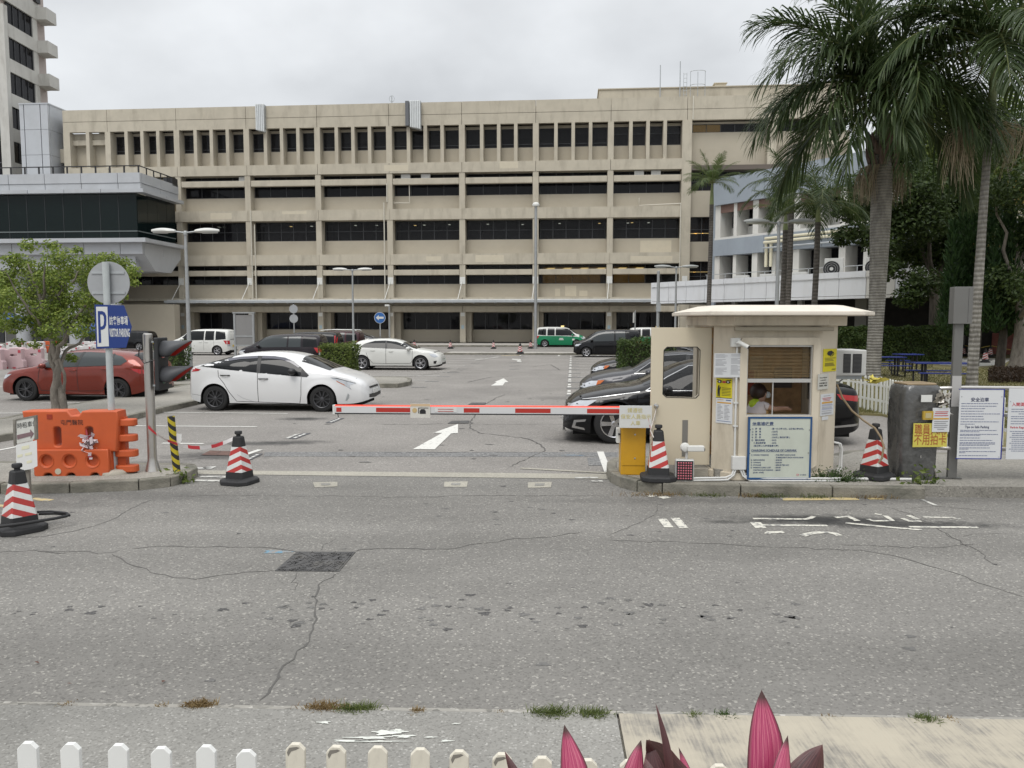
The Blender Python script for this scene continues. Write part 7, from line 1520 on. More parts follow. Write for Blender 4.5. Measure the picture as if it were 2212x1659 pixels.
# raised window surround
so_ = [(BX(1599), bz(1008)), (BX(1599), bz(736)), (BX(1603), bz(730)), (BX(1765), bz(730)), (BX(1769), bz(736)), (BX(1769), bz(1003)), (BX(1760), bz(1010)), (BX(1608), bz(1012))]
sm = plate2d(list(reversed(so_)), [[(wx0, wz0), (wx1, wz0), (wx1, wz1), (wx0, wz1)]], .045, .008); sm.v = [v + Vector((0, -.022, 0)) for v in sm.v]; sm.build('window_surround', M_booth, BO, smooth=40)
for x0, x1, z0, z1 in ((wx0, wx0+.022, wz0, wz1), (wx1-.022, wx1, wz0, wz1), (wx0+.022, wx1-.022, wz1-.03, wz1), (wx0+.022, wx1-.022, bz(826), bz(818)), (wx0+.022, wx1-.022, wz0, wz0+.022)): bo('window_frame', M_alw, x0, x1, -.012, .03, z0, z1)
xm = BX(1672); bo('sliding_stile', M_alw, xm-.006, xm+.006, .004, .02, wz0+.022, bz(826)); bo('sliding_pane', glass_mat('booth pane', (.02, .018, .015), .08), xm+.006, wx1-.022, .008, .014, wz0+.022, bz(826)); bo('upper_pane', MATS['booth pane'], wx0+.022, wx1-.022, .006, .010, bz(818), wz1-.03)
bo('counter', mat('pale wood counter', (.45, .33, .18), .6, var=.1), wx0-.05, wx1+.05, .03, .4, wz0-.05, wz0-.005)
# blind slats
M_slat = mat('tan wooden slat', (0.50, 0.37, 0.20), 0.6, var=0.12, vscale=8); ns = 22; zb0, zb1 = bz(817), wz1-.035
sl_me = MB().add([(0, -.011, -.006), (1, -.011, -.006), (1, .011, .006), (0, .011, .006)], [(0, 1, 2, 3)]).mesh('slat'); sl_me.materials.append(M_slat)
for i in range(ns):
    o = bpy.data.objects.new('blind_slat', sl_me); C.objects.link(o); o.parent = BO; o.location = (wx0+.024, .035, zb0+(zb1-zb0)*(i+.5)/ns); o.scale = (wx1-wx0-.048, 1, 1.1); o.rotation_euler = (radians(-14), radians(-.8 if i < 3 else 0), 0)
# things inside: shelf boxes and papers (parts of the fitted interior)
for x, y, z, w, h, c in ((3.2, 1.22, 1.0, .3, .35, (.35, .08, .05)), (3.55, 1.22, .95, .2, .5, (.45, .3, .15)), (3.8, 1.22, 1.1, .25, .3, (.12, .1, .09)), (3.45, 1.22, 1.35, .18, .2, (.5, .42, .3)), (3.0, 1.22, 1.2, .2, .3, (.4, .32, .2))): bo('wall_shelf_item', mat('interior item %.2f' % x, c, .7), x, x+w, y, y+.05, z, z+h)
bo('desk', mat('dark desk', (.10, .07, .045), .6), p2[0], p3[0], .4, .75, .75, .79); bo('cash_box', mat('wood box', (.42, .26, .10), .6), 3.32, 3.42, .33, .5, wz0-.005, wz0+.12)
# fluorescent batten, camera, conduits
bo('lamp_batten', mat('beige lamp batten', (.30, .265, .20), .5), BX(1580), BX(1791), -.14, -.08, bz(715), bz(706), bevel=.012); bo('lamp_bracket', M_booth, BX(1600), BX(1620), -.07, 0, bz(714), bz(707)); bo('lamp_bracket', M_booth, BX(1750), BX(1770), -.08, 0, bz(714), bz(707))
cb = bo('camera_box', M_wpaint, BX(1577), BX(1597), -.05, 0.02, bz(749), bz(730), bevel=.006); cx, cz = BX(1590), bz(740)
MB().tube([(cx-.02, -.06, cz), (cx+.02, -.1, cz-.005), (cx+.03, -.11, cz-.01)], .015, 8).build('camera_arm', M_wpaint, cb, smooth=60); MB().tube([(cx+.0, -.1, cz+.01), (cx+.1, -.19, cz-.055)], .027, 14).build('camera_body', M_wpaint, cb, smooth=40); MB().tube([(cx+.098, -.188, cz-.053), (cx+.104, -.194, cz-.058)], .021, 12).build('camera_lens', M_trim, cb)
M_cond = mat('white conduit', (.62, .62, .60), .45, var=.06, vscale=6); xk = BX(1591)
MB().tube([(xk, -.02, bz(750)), (xk, -.02, bz(984))], .0135, 10).build('conduit', M_cond, BO, smooth=60)
for py in (870, 920): bo('conduit_clip', M_cond, xk-.03, xk+.03, -.036, 0.0, bz(py)-.008, bz(py)+.008)
jb = bo('junction_box', M_cond, BX(1584), BX(1614), -.075, 0, bz(1013), bz(984), bevel=.008)
for dx, z2, xe in ((-.07, .05, -.62), (-.045, .02, -.66)): MB().tube([(xk+.06+dx, -.05, bz(1012)), (xk+.06+dx, -.05, .17), (xk+.03+dx, -.06, .08), (xk-.05+dx, -.07, z2), (xk-.2, -.09, z2), (xk+xe, -.12, z2)], .0135, 10).build('conduit', M_cond, BO, smooth=60)
for dx, z2 in ((.07, .03), (.1, .06)): MB().tube([(xk+dx, -.05, bz(1012)), (xk+dx, -.05, .15), (xk+dx+.03, -.06, .07), (xk+dx+.12, -.075, z2-.02), (xk+.4, -.08, z2-.02), (xk+1.35, -.08, z2-.02)], .0135, 10).build('conduit', M_cond, BO, smooth=60)
for dy in (0, .06): MB().tube([(p4[0]+.02, .3+dy, .45), (p4[0]+.12, .3+dy, .43), (p4[0]+.14, .3+dy, .36), (p4[0]+.14, .3+dy, .12), (p4[0]+.1, .28+dy, .05)], .0135, 8).build('conduit', M_cond, BO, smooth=60)
MB().tube([(p4[0]+.0, .0, .02), (p4[0]+.9, -.05, .02)], .02, 8).build('conduit', M_cond, BO, smooth=60)
# door, swung open to the left
dX0, dX1 = BX(1407, .33), BX(1536, .33); dz0, dz1 = bz(1003, .33), bz(708, .33); wv = [(BX(1434, .33), bz(757, .33)), (BX(1441, .33), bz(750, .33)), (BX(1504, .33), bz(750, .33)), (BX(1511, .33), bz(757, .33)), (BX(1510, .33), bz(852, .33)), (BX(1503, .33), bz(859, .33)), (BX(1441, .33), bz(857, .33)), (BX(1433, .33), bz(850, .33))]
dp = plate2d([(dX0, dz0), (dX1, dz0), (dX1, dz1), (dX0, dz1)], [list(reversed(wv))], .04, .003); dp.v = [v + Vector((0, .33, 0)) for v in dp.v]; door = dp.build('door', mat('cream door', (.60, .53, .40), .5, var=.03, vscale=2), BO, smooth=40)
MB().prismy(wv, .327, .333).build('door_pane', glass_mat('door glass', (.02, .02, .02), .16), door)
fr_ = plate2d([(BX(1106+(x_-1106), 0)*1, z_) for x_, z_ in []] or [(x*1.0+(.006 if x > 2.2 else -.006), z+(.006 if z > 1.4 else -.006)) for x, z in wv], [list(reversed(wv))], .05, .002); fr_.v = [v + Vector((0, .33, 0)) for v in fr_.v]; fr_.build('pane_gasket', M_trim, door)
kx, kz = BX(1418, .33), bz(876, .33); MB().lathe([(.03, 0), (.03, .008), (.013, .012), (.013, .035), (.028, .045), (.03, .06), (.022, .075), (0, .078)], 18, Matrix.Translation((kx, .308, kz)) @ Matrix.Rotation(pi/2, 4, 'X'), cap=False).build('door_knob', M_chrome, door, smooth=50)
MB().tube([(kx, .29, kz-.03), (kx-.015, .29, kz-.1), (kx-.01, .29, kz-.2)], .004, 5).build('string', M_wpaint, door); MB().box(BX(1476, .33), BX(1488, .33), .304, .309, bz(985, .33), bz(907, .33)).build('kick_slot', mat('grey metal slot', (.22, .21, .19), .5, metal=.4), door)
for z in (.5, 1.15, 1.8): MB().tube([(dX1+.005, .33, z-.04), (dX1+.005, .33, z+.04)], .012, 8).build('hinge', M_galv, door)
# ------------------------------------------------------------------ notices on the booth (each its own thing, hung on the wall)
M_paper = mat('notice paper', (.60, .61, .62), .7, var=.03); M_ink = mat('grey print', (.26, .26, .28), .8); M_ylw = mat('yellow poster', (.62, .53, .01), .6, var=.02); M_inkb = mat('black print', (.02, .02, .02), .7); M_orgp = mat('orange print', (.55, .30, .05), .7); M_redp = mat('red print', (.45, .04, .05), .7); M_bluep = mat('blue print', (.03, .09, .26), .6)
def notice(label, c, right, up, w, h, m, cat='notice', tilt=0.0, group=None):
    """flat sheet: c = lower left corner (world); right unit vector"""
    R = Vector(right).normalized(); R = (Matrix.Rotation(tilt, 3, Vector((0, -1, 0))) @ R); n = R.cross(Vector((0, 0, 1))).normalized()
    t = thing('wall_notice', label, cat, c, atan2(R.y, R.x), group)
    sh = MB().box(0, w, -.004, 0, 0, h).build('sheet', m, t)
    return t, sh
def bars(sh, rows, m, y=-.0052):
    mb = MB()
    for x0, x1, z, hh in rows: mb.box(x0, x1, y-.0008, y+.001, z, z+hh)
    tag(mb.build('printed_lines', m, sh), kind='stuff')
lch = Vector((p2[0]-p1[0], p2[1]-p1[1], 0)).normalized(); rch = Vector((p4[0]-p3[0], p4[1]-p3[1], 0)).normalized()
def on_l(px, py):        # point on the left corner panel under a picture point
    r_ = ray(px, py); nrm = Vector((lch.y, -lch.x, 0)); P0 = B+Vector((p1[0], p1[1], 0))+nrm*.003; return Vector((0, 0, CAM_Z)) + r_*((P0-Vector((0, 0, CAM_Z))).dot(nrm)/r_.dot(nrm))
def on_r(px, py):
    r_ = ray(px, py); nrm = Vector((rch.y, -rch.x, 0)); P0 = B+Vector((p3[0], p3[1], 0))+nrm*.003; return Vector((0, 0, CAM_Z)) + r_*((P0-Vector((0, 0, CAM_Z))).dot(nrm)/r_.dot(nrm))
rr = random.Random(9)
# two column regulation sheet: hangs between corner panel and front, in front of both
a, b = at(1542, 815, BY-.03), at(1610, 763, BY-.03)
t, sh = notice('white two column regulations sheet beside the booth camera', a, (1, 0, 0), None, b.x-a.x, b.z-a.z, M_paper); w, h = b.x-a.x, b.z-a.z
bars(sh, [(w*(.04+.5*c), w*(.04+.5*c)+w*.42*rr.uniform(.5, 1), h*(.93-.05*i), h*.014) for c in (0, 1) for i in range(17) if rr.random() < .85], M_ink)
a, b = on_l(1547, 858.5), on_l(1582, 818); w, h = (b-a).xy.length, b.z-a.z
t, sh = notice('yellow warning poster with staring eyes and a guard figure', a, lch, None, w, h, M_ylw, 'poster')
bars(sh, [(w*.36, w*.93, h*(.5-.075*i), h*.022) for i in range(6)], M_inkb); bars(sh, [(0, w, h*.985, h*.015), (0, w, 0, h*.02)], M_inkb)
for sx in (.22, .76):
    c_ = Vector((w*sx, -.0075, h*.80)); MB().add([c_+Vector((x_*w, 0, z_*h)) for x_, z_ in ((-.17, .02), (-.05, .075), (.08, .06), (.17, .0), (.05, -.055), (-.08, -.05))], [(0, 1, 2, 3, 4, 5)]).build('eye_shape', M_inkb, sh, fix=False); MB().disc(c_+Vector((0, -.004, .005)), w*.05, 'y', 12, .001).build('eye_white', M_paper, sh); 
    MB().add([c_+Vector(((x_ if sx < .5 else -x_)*w, 0, z_*h)) for x_, z_ in ((-.2, .1), (.14, .06), (.17, .085), (-.18, .14))], [(0, 1, 2, 3)]).build('brow', M_inkb, sh, fix=False)
MB().box(w*.40, w*.60, -.0072, -.0055, h*.76, h*.86).build('red_mark', M_redp, sh)
MB().add([Vector((x_*w, -.0066, z_*h)) for x_, z_ in ((.1, .06), (.16, .06), (.18, .25), (.2, .06), (.26, .06), (.24, .36), (.31, .55), (.27, .57), (.22, .47), (.22, .56), (.2, .64), (.14, .64), (.12, .56), (.09, .42))], [tuple(range(14))]).build('guard_figure', M_inkb, sh, fix=False)
a, b = on_l(1546, 912.5), on_l(1583, 862); w, h = (b-a).xy.length, b.z-a.z
t, sh = notice('white tabular notice under the yellow eye poster', a, lch, None, w, h, M_paper)
bars(sh, [(w*.08, w*.92, h*.80, h*.05), (w*.1, w*.45, h*.93, h*.02)], M_orgp); bars(sh, [(w*(.1+.42*c), w*(.1+.42*c)+w*.36*rr.uniform(.5, 1), h*(.72-.055*i), h*.016) for c in (0, 1) for i in range(11)], M_ink); bars(sh, [(w*.08, w*.92, h*.08, h*.015), (w*.6, w*.9, h*.92, h*.03)], M_bluep)
a, b = on_r(1777, 803.5), on_r(1807, 753); w, h = (b-a).xy.length, b.z-a.z
t, sh = notice('bright yellow surveillance notice with a dark camera drawing', a, rch, None, w, h, M_ylw, 'poster')
MB().add([Vector((x_*w, -.0066, z_*h)) for x_, z_ in ((.26, .82), (.36, .9), (.62, .92), (.72, .84), (.66, .74), (.42, .70), (.3, .74))], [tuple(range(7))]).build('camera_drawing', M_inkb, sh, fix=False); MB().tube([(w*.5, -.007, h*.72), (w*.52, -.007, h*.68), (w*.66, -.007, h*.69), (w*.78, -.007, h*.78), (w*.72, -.007, h*.86)], .004, 5).build('camera_bracket', M_inkb, sh)
bars(sh, [(w*(.12+.02*rr.random()), w*(.72+.2*rr.random()), h*z_, h*.028) for z_ in (.58, .52, .46, .36, .32, .28, .24)], mat('brown print', (.2, .17, .02), .7)); bars(sh, [(w*.66, w*.95, h*.07, h*.015), (w*.66, w*.95, h*.10, h*.015)], M_inkb)
a, b = on_r(1765, 842), on_r(1806, 805); a2 = a; w, h = .25, b.z-a.z
t, sh = notice('torn white sheet with black lettering for private cars and light goods', a+Vector((0, -.012, 0)), rch, None, w, h, mat('aged paper', (.52, .51, .46), .8, var=.08))
for i, (s_, z_) in enumerate((('Private car, taxi, light goods', .72), ('van, motorcycle only', .56), ('此車輛通道不適合', .36), ('輕型貨車、電單車', .20))): writing(s_, .021, (w*.5, -.0052, h*z_), M_inkb, sh, align='CENTER', xs=.74 if i < 2 else 1.1, bold=.0006)
a, b = on_r(1771, 899), on_r(1801, 849); w, h = (b-a).xy.length, b.z-a.z
t, sh = notice('white announcement sheet with an orange band on the booth right corner', a, rch, None, w, h, M_paper)
def ann(sh, w, h):
    bars(sh, [(w*.1, w*.9, h*.56, h*.075)], M_orgp); bars(sh, [(w*.12, w*.8, h*.80, h*.022), (w*.15, w*.75, h*.74, h*.022), (w*.2, w*.7, h*.68, h*.018)], M_redp); bars(sh, [(w*.1, w*.9, h*z_, h*.05) for z_ in (.44, .27)], mat('lilac band', (.40, .42, .52), .7)); bars(sh, [(w*.1, w*.85, h*z_, h*.015) for z_ in (.5, .38, .33, .2, .12, .08)], M_ink); bars(sh, [(w*.2, w*.7, h*.9, h*.02)], M_ink)
ann(sh, w, h)
a = on_r(1775, 908); t, sh = notice('torn white paper scrap below the announcement sheet', a, rch, None, .15, .045, M_paper)
# tariff board
a, b = at(1613.6, 1035, BY-.075), at(1753.7, 900.7, BY-.075); w, h = b.x-a.x, b.z-a.z
t = thing('tariff_board', 'large pale board with blue frame listing the car park charges under the booth window', 'sign board', a, 0)
bd_ = MB().box(.0, w, -.01, .015, 0, h).build('panel', mat('pale green board', (.50, .53, .46), .5, var=.04, vscale=3, stain=(.38, .39, .34), stain_amt=.4, stain_scale=(4, 4, 1.5)), t)
for x0, x1, z0, z1 in ((0, w, 0, .02), (0, w, h-.018, h), (0, .017, .02, h-.018), (w-.017, w, .02, h-.018)): MB().box(x0-.003, x1+.003, -.016, .018, z0-.002, z1+.002).build('frame_bar', mat('blue board frame', (.018, .075, .20), .5), t)
M_tx = mat('board blue lettering', (.06, .085, .17), .7); K6 = w/(1755-625)
def tb(s_, cx, cy, size, xs=1.0, bold=0.0, space=1.0): writing(s_, size*K6, ((cx-625)*K6, -.0122, (1270-cy)*K6), M_tx, bd_, xs=xs, bold=bold, space=space)
tb('停車場收費', 690, 288, 66, 1.16, .001); MB().box((690-625)*K6, (1075-625)*K6, -.0125, -.0105, (1270-297)*K6, (1270-293)*K6).build('underline', M_tx, bd_)
for i, (n_, a_, b_) in enumerate((('1)', '時　租', ': 第一個小時15元，以後每小時20元。'), ('2)', '鎖　車', ': 320元'), ('3)', '拖　車', ': 350元'), ('4)', '扣　押', ': 320元 ( 每日計算 )'), ('5)', '遺失泊車咭', ': 50元'), ('', '優惠泊車時間', ': 60元'), ('', '(每日晚上九時至翌晨七時)', ''))):
    y_ = 370+51*i; tb(n_, 683, y_, 38, 1, .0006); tb(a_, 745 if i < 5 else 725, y_, 37, .95 if i < 6 else 1.03, .0006)
    if b_: tb(b_, 1030, y_, 37, .99 if i == 0 else 1.08, .0006)
tb('CHARGING SCHEDULE OF CARPARK', 680, 762, 50, .98, .0012); MB().box((680-625)*K6, (1500-625)*K6, -.0125, -.0105, (1270-773)*K6, (1270-769)*K6).build('underline', M_tx, bd_)
for i, (a_, b_) in enumerate((('1)  HOURLY PARKING', ': THE FIRST HOUR $15.00'), ('', '  SUBSEQUENT EACH HOUR $20.00'), ('2)  IMPOUNDING', ': $320.00'), ('3)  TOWING', ': $350.00'), ('4)  STORAGE', ': $320.00 PER DAY'), ('5)  PARKING CARD LOST', ': $50.00'), ('     CONTINUOUS PARKING', ': $60.00'), ('     (21:00 - 07:00)', ''))):
    y_ = 840+45.5*i; tb(a_, 680, y_, 33, .98, .0008); tb(b_, 1112, y_, 33, .98, .0008)
MB().disc(((1527-625)*K6, -.0125, (1270-1188)*K6), 19*K6, 'y', 20, .001).build('emblem', M_redp, bd_); MB().box((1522-625)*K6, (1532-625)*K6, -.0138, -.0128, (1270-1205)*K6, (1270-1170)*K6).build('emblem_bar', M_paper, bd_); tb('屯門醫院', 1560, 1200, 30)
for cx, cy in ((660, 372), (1712, 378), (660, 800), (1705, 792)): MB().disc(((cx-625)*K6, -.0135, (1270-cy)*K6), 8*K6, 'y', 10, .003).build('screw', M_trim, t)
# ------------------------------------------------------------------ attendant inside, seen through the open half of the window
PX = lambda px, py, dy: at(px, py, BY+dy)
def skin_body(name, verts, edges, radii, m, parent, sub=2, root=0):
    me = bpy.data.meshes.new(name); me.from_pydata([tuple(v) for v in verts], edges, []); o = bpy.data.objects.new(name, me); C.objects.link(o); o.parent = parent
    md = o.modifiers.new('skin', 'SKIN'); md.use_smooth_shade = True
    for i, r_ in enumerate(radii):
        sv = me.skin_vertices[0].data[i]; sv.radius = (r_, r_) if not isinstance(r_, tuple) else r_; sv.use_root = (i == root)
    md2 = o.modifiers.new('sub', 'SUBSURF'); md2.levels = sub; md2.render_levels = sub; me.materials.append(m); return o
dY = .45; O = PX(1640, 1000, dY); PE = thing('person', 'seated attendant in white shirt and lime vest, dark bob hair, reaching right', 'person', O, 0); q = lambda px, py, dy=0: PX(px, py, dY+dy) - O
M_skin = mat('skin', (.40, .24, .17), .55, var=.04); M_shirt = mat('white shirt', (.60, .56, .58), .8, var=.04); M_vest = mat('lime vest', (.45, .62, .03), .7); M_hair = mat('dark brown hair', (.03, .016, .012), .5, var=.3, vscale=30)
V = [q(1636, 985), q(1635, 940), q(1634, 900), q(1636, 876), q(1641, 864), q(1645, 850, .0), q(1648, 840), q(1650, 874, -.1), q(1672, 884, -.14), q(1694, 881, -.12), q(1703, 883, -.12), q(1711, 885, -.12), q(1710, 881.5, -.11), q(1710, 888, -.12), q(1704, 878.5, -.12), q(1622, 878, .12), q(1618, 905, .16), q(1630, 925, .1)]
E = [(0, 1), (1, 2), (2, 3), (3, 4), (4, 5), (5, 6), (3, 7), (7, 8), (8, 9), (9, 10), (10, 11), (10, 12), (10, 13), (9, 14), (3, 15), (15, 16), (16, 17)]
skin_body('body', V, E, [.15, .14, .135, .12, .055, .085, .07, .055, .042, .03, .03, .010, .010, .010, .011, .055, .045, .035], M_skin, PE)
skin_body('shirt', [V[i] for i in (0, 1, 2, 3)]+[q(1639, 868)]+[V[7], ext(V[7], V[8], .75), V[15], V[16]], [(0, 1), (1, 2), (2, 3), (3, 4), (3, 5), (5, 6), (3, 7), (7, 8)], [.16, .152, .147, .13, .07, .066, .056, .066, .056], M_shirt, PE)
skin_body('vest', [q(1622, 884), q(1632, 876), q(1642, 870), q(1650, 874)], [(0, 1), (1, 2), (2, 3)], [.085, .115, .09, .06], M_vest, PE)
hr = MB(); hc = q(1642, 848); 
R = []
for i in range(9):
    th_ = pi*i/10; R.append([hc + Vector((.112*sin(th_+.02)*cos(a)-.012, .11*sin(th_+.02)*sin(a), .115*cos(th_)+.012)) for a in [2*pi*k/18 for k in range(18)]])
hr.rings(R); hob = hr.build('hair', M_hair, PE, smooth=180); dm = hob.modifiers.new('d', 'DISPLACE'); tx = bpy.data.textures.new('hair', 'CLOUDS'); tx.noise_scale = .04; dm.texture = tx; dm.strength = .02
hob.location = (-.012, .012, 0)
fc = q(1656, 851, -.02); MB().lathe([(0, -.045), (.04, -.03), (.05, .01), (.03, .04), (0, .045)], 12, Matrix.Translation(fc+Vector((.012, 0, -.012))) @ Matrix.Diagonal((.9, .9, 1, 1)), cap=False).build('face_mask', mat('pale mask', (.55, .6, .62), .8), PE, smooth=180)
for dy in (-.035, .03): MB().lathe([(0, -.009), (.009, 0), (0, .009)], 8, Matrix.Translation(q(1657, 846, -.02)+Vector((.012, dy, .012))), cap=False).build('eye', M_inkb, PE)
# ------------------------------------------------------------------ red light panel and pedestal camera
a = gp(1478, 1040, .15); t = thing('light_panel', 'small square panel of red lamps on the kerb before the booth door', 'signal', a+Vector((0, 0, -.002)), radians(-6)); w2 = .122
MB().box(-w2, w2, -.03, .05, .0, .295).build('housing', M_alw, t, bevel=.02); MB().box(-w2+.018, w2-.018, -.034, -.0305, .02, .275).build('dark_face', M_trim, t, bevel=.01)
led = MB().lathe([(.0115, 0), (.0105, .004), (.006, .007), (0, .008)], 10, Matrix.Rotation(pi/2, 4, 'X'), cap=False).mesh('lamp'); led.materials.append(mat('pink red lamp', (.42, .12, .15), .35, emit=(1, .12, .18), emit_s=.06))
for i in range(6):
    for j in range(7): o = bpy.data.objects.new('lamp_bead', led); C.objects.link(o); o.parent = t; o.location = (-.078+.0315*i, -.0345, .047+.0335*j)
a = gp(1484, 1036, .15); t = thing('pedestal_camera', 'white bullet camera on a short pedestal behind the red lamp panel', 'camera', a, 0); zc_ = (at(1484, 966, a.y+.06)-a).z
MB().tube([(0, .06, 0), (0, .06, zc_)], .02, 10).build('pedestal', M_cond, t, smooth=60); MB().lathe([(.06, 0), (.065, .02), (.05, .05), (.02, .06)], 18, Matrix.Translation((-.025, .06, zc_)) @ Matrix.Rotation(pi/2, 4, 'X')).build('mount', M_wpaint, t, smooth=40)
MB().box(.0, .215, -.03, .05, zc_-.045, zc_+.03).build('camera_body', M_wpaint, t, bevel=.012); MB().box(.215, .224, -.02, .04, zc_-.04, zc_-.005).build('lens_window', M_trim, t)
# wall air conditioner on the booth's right side
a = at(1816, 812, BY+0.95); t = thing('booth_air_conditioner', 'white window air conditioner with two dark grilles sticking out behind the booth', 'air conditioner', a, 0); wq, hq = at(1871, 812, BY+.95).x-a.x, at(1816, 756, BY+.95).z-a.z
MB().box(-.1, wq, 0, .5, 0, hq).build('casing', M_acw, t, bevel=.015)
for x0, x1 in ((.03, wq*.37), (wq*.45, wq*.80)):
    g = MB().box(x0, x1, -.006, -.001, hq*.12, hq*.85).build('grille', M_trim, t); s_ = MB()
    for k in range(14): s_.box(x0, x1, -.010, -.0065, hq*(.14+.05*k), hq*(.155+.05*k))
    tag(s_.build('louvres', mat('grey louvre', (.12, .12, .12), .6), g), kind='stuff')
MB().tube([(-.1, .2, -.25), (wq*.3, .1, -.02)], .012, 6).build('bracket', M_galv, t); MB().box(-.1, wq*.9, .05, .09, -.05, 0).build('bracket_rail', M_galv, t)
# ------------------------------------------------------------------ plastic wrapped ticket machine
B = gp(1968, 1030, .15); B.z = .148; t = thing('ticket_machine', 'grey ticket machine wrapped in crumpled clear plastic with a yellow sign', 'machine', B, radians(3))
M_wrap = mat('crumpled dark plastic wrap', (.085, .085, .083), .22, coat=.5, var=.25, vscale=5, bump=.9, bscale=11)
mb = MB(); R = []; r = random.Random(3)
prof = [(0, .235, .2), (.03, .25, .21), (.2, .258, .215), (.45, .265, .22), (.7, .27, .225), (.95, .272, .228), (1.12, .272, .228), (1.2, .262, .222), (1.235, .235, .2)]
for z, wx, wy in prof:
    ring = []
    for k in range(40):
        a = 2*pi*k/40; ca, sa = cos(a), sin(a); n_ = 9.0; rad = 1/((abs(ca)**n_+abs(sa)**n_)**(1/n_)); p = Vector((wx*.9*ca*rad-.02+(.02*z), wy*sa*rad, z)); p += Vector((ca, sa, 0))*noise.noise(Vector((p.x*9, p.y*9, z*5)))*.02; ring.append(p)
    R.append(ring)
mb.rings(R); w_o = mb.build('plastic_wrap', M_wrap, t, smooth=50)
MB().box(-.2, .2, -.17, .17, 1.225, 1.262).build('top_cover', mat('brown tape top', (.26, .19, .11), .5, var=.3, vscale=9), t, bevel=.02)
K5 = .2315*B.y/FPX; fm = lambda cx, cy: ((cx-1150)*K5*1.0, (1487-cy)*K5)
def mbx(name, m, cx0, cx1, cy0, cy1, y, parent=None, th=.006): (x0, z1), (x1, z0) = fm(cx0, cy0), fm(cx1, cy1); return MB().box(x0, x1, y-th, y, z0, z1).build(name, m, parent or t), x0, z0, x1-x0, z1-z0
o, x, z, w, h = mbx('yellow_sign', mat('yellow card', (.58, .50, .09), .6, var=.03), 1040, 1362, 950, 1170, -.262)
M_brn = mat('orange brown lettering', (.36, .10, .03), .7)
writing('職員入閘', .138*w/.42, (x+w*.03, -.2705, z+h*.56), M_brn, o, xs=.66*w/.42, bold=.001); writing('不用拍卡', .138*w/.42, (x+w*.02, -.2705, z+h*.13), M_brn, o, xs=.68*w/.42, bold=.001)
o, x, z, w, h = mbx('white_paper', M_paper, 1210, 1372, 808, 1030, -.275)
def ann2(o, x, z, w, h, y):
    for m_, rows in ((M_redp, [(.15, .9, .82), (.12, .85, .75), (.1, .9, .66)]), (M_orgp, [(.06, .94, .52), (.06, .94, .55)]), (M_ink, [(.1, .9, .42), (.1, .8, .34), (.1, .9, .26), (.1, .85, .18), (.3, .7, .1)])):
        q = MB()
        for a, b, c in rows: q.box(x+w*a, x+w*b, y-.001, y, z+h*c, z+h*(c+.03))
        tag(q.build('printed_lines', m_, o), kind='stuff')
ann2(o, x, z, w, h, -.2822)
mbx('label', M_wpaint, 1103, 1206, 690, 755, -.258); o, x, z, w, h = mbx('button_box', mat('mustard button box', (.45, .30, .04), .5), 1118, 1212, 838, 916, -.262, th=.03); MB().box(x+w*.2, x+w*.8, -.2955, -.293, z+h*.2, z+h*.8).build('button', mat('pale button', (.45, .38, .2), .5), o)
mbx('lock_handle', M_chrome, 1114, 1128, 1248, 1272, -.262)
pb = MB(); 
for i in range(26): p = Vector((fm(1310, 730)[0]+r.gauss(0, .05), -.265+r.gauss(0, .018), fm(1310, 730)[1]+r.gauss(0, .05))); a = rand_dir(r)*.06; b = rand_dir(r)*.05; pb.add([p-a, p+b, p+a, p-b], [(0, 1, 2, 3)])
pb.build('plastic_flap', mat('shiny plastic film', (.35, .32, .27), .12, coat=.8), t, fix=False)
# hose hanging on the right cone
hz = thing('hose', 'thin brown hose drooping from the booth to the right hand cone', 'hose', at(1808, 830, 10.1), 0); h0 = at(1808, 830, 10.1)
MB().tube([at(x, y, Y)-h0 for x, y, Y in ((1808, 830, 10.15), (1820, 860, 10.1), (1840, 887, 10.05), (1865, 908, 9.95), (1890, 925, 9.85), (1903, 945, 9.78), (1909, 965, 9.72), (1905, 990, 9.7), (1897, 1000, 9.7))], .014, 8).build('tube', mat('brown hose', (.22, .16, .09), .5), hz, smooth=60)
# ------------------------------------------------------------------ stainless guard rail with two notice boards, box post
B = gp(2025, 1033, .15); t = thing('guard_rail', 'stainless steel guard rail with rounded ends behind the notice boards', 'railing', B, 0); RY = B.y; f = lambda cx, cy, dy=0: at(1700.7+cx*.2315, 685.8+cy*.2315, RY+dy) - B
for cy0, cy1 in ((665, 655), (897, 905), (1213, 1225)):
    a, b = f(1380, cy0), f(1600, cy1); MB().tube([a, ext(a, b, .02)+Vector((.0, 0, 0)), b, b+Vector((3.2, -.1, -.02))], [.02, .027, .027, .027], 12).build('rail', M_steel, t, smooth=60)
MB().tube([f(1395, 678), f(1372, 700), f(1362, 760), f(1345, 1380)], .026, 12).build('end_post', M_steel, t, smooth=60); a = f(1335, 1400); MB().tube([a, f(1365, 1412), f(1385, 1440), f(1387, 1510)], .028, 12).build('foot', M_steel, t, smooth=60)
MB().tube([f(1387, 1485), f(1387, 1512)], .034, 12).build('foot_cap', M_trim, t)
for x in (1.9, 3.2): MB().tube([(x, 0, 0), (x, 0, f(1380, 660).z)], .027, 12).build('post', M_steel, t, smooth=60)
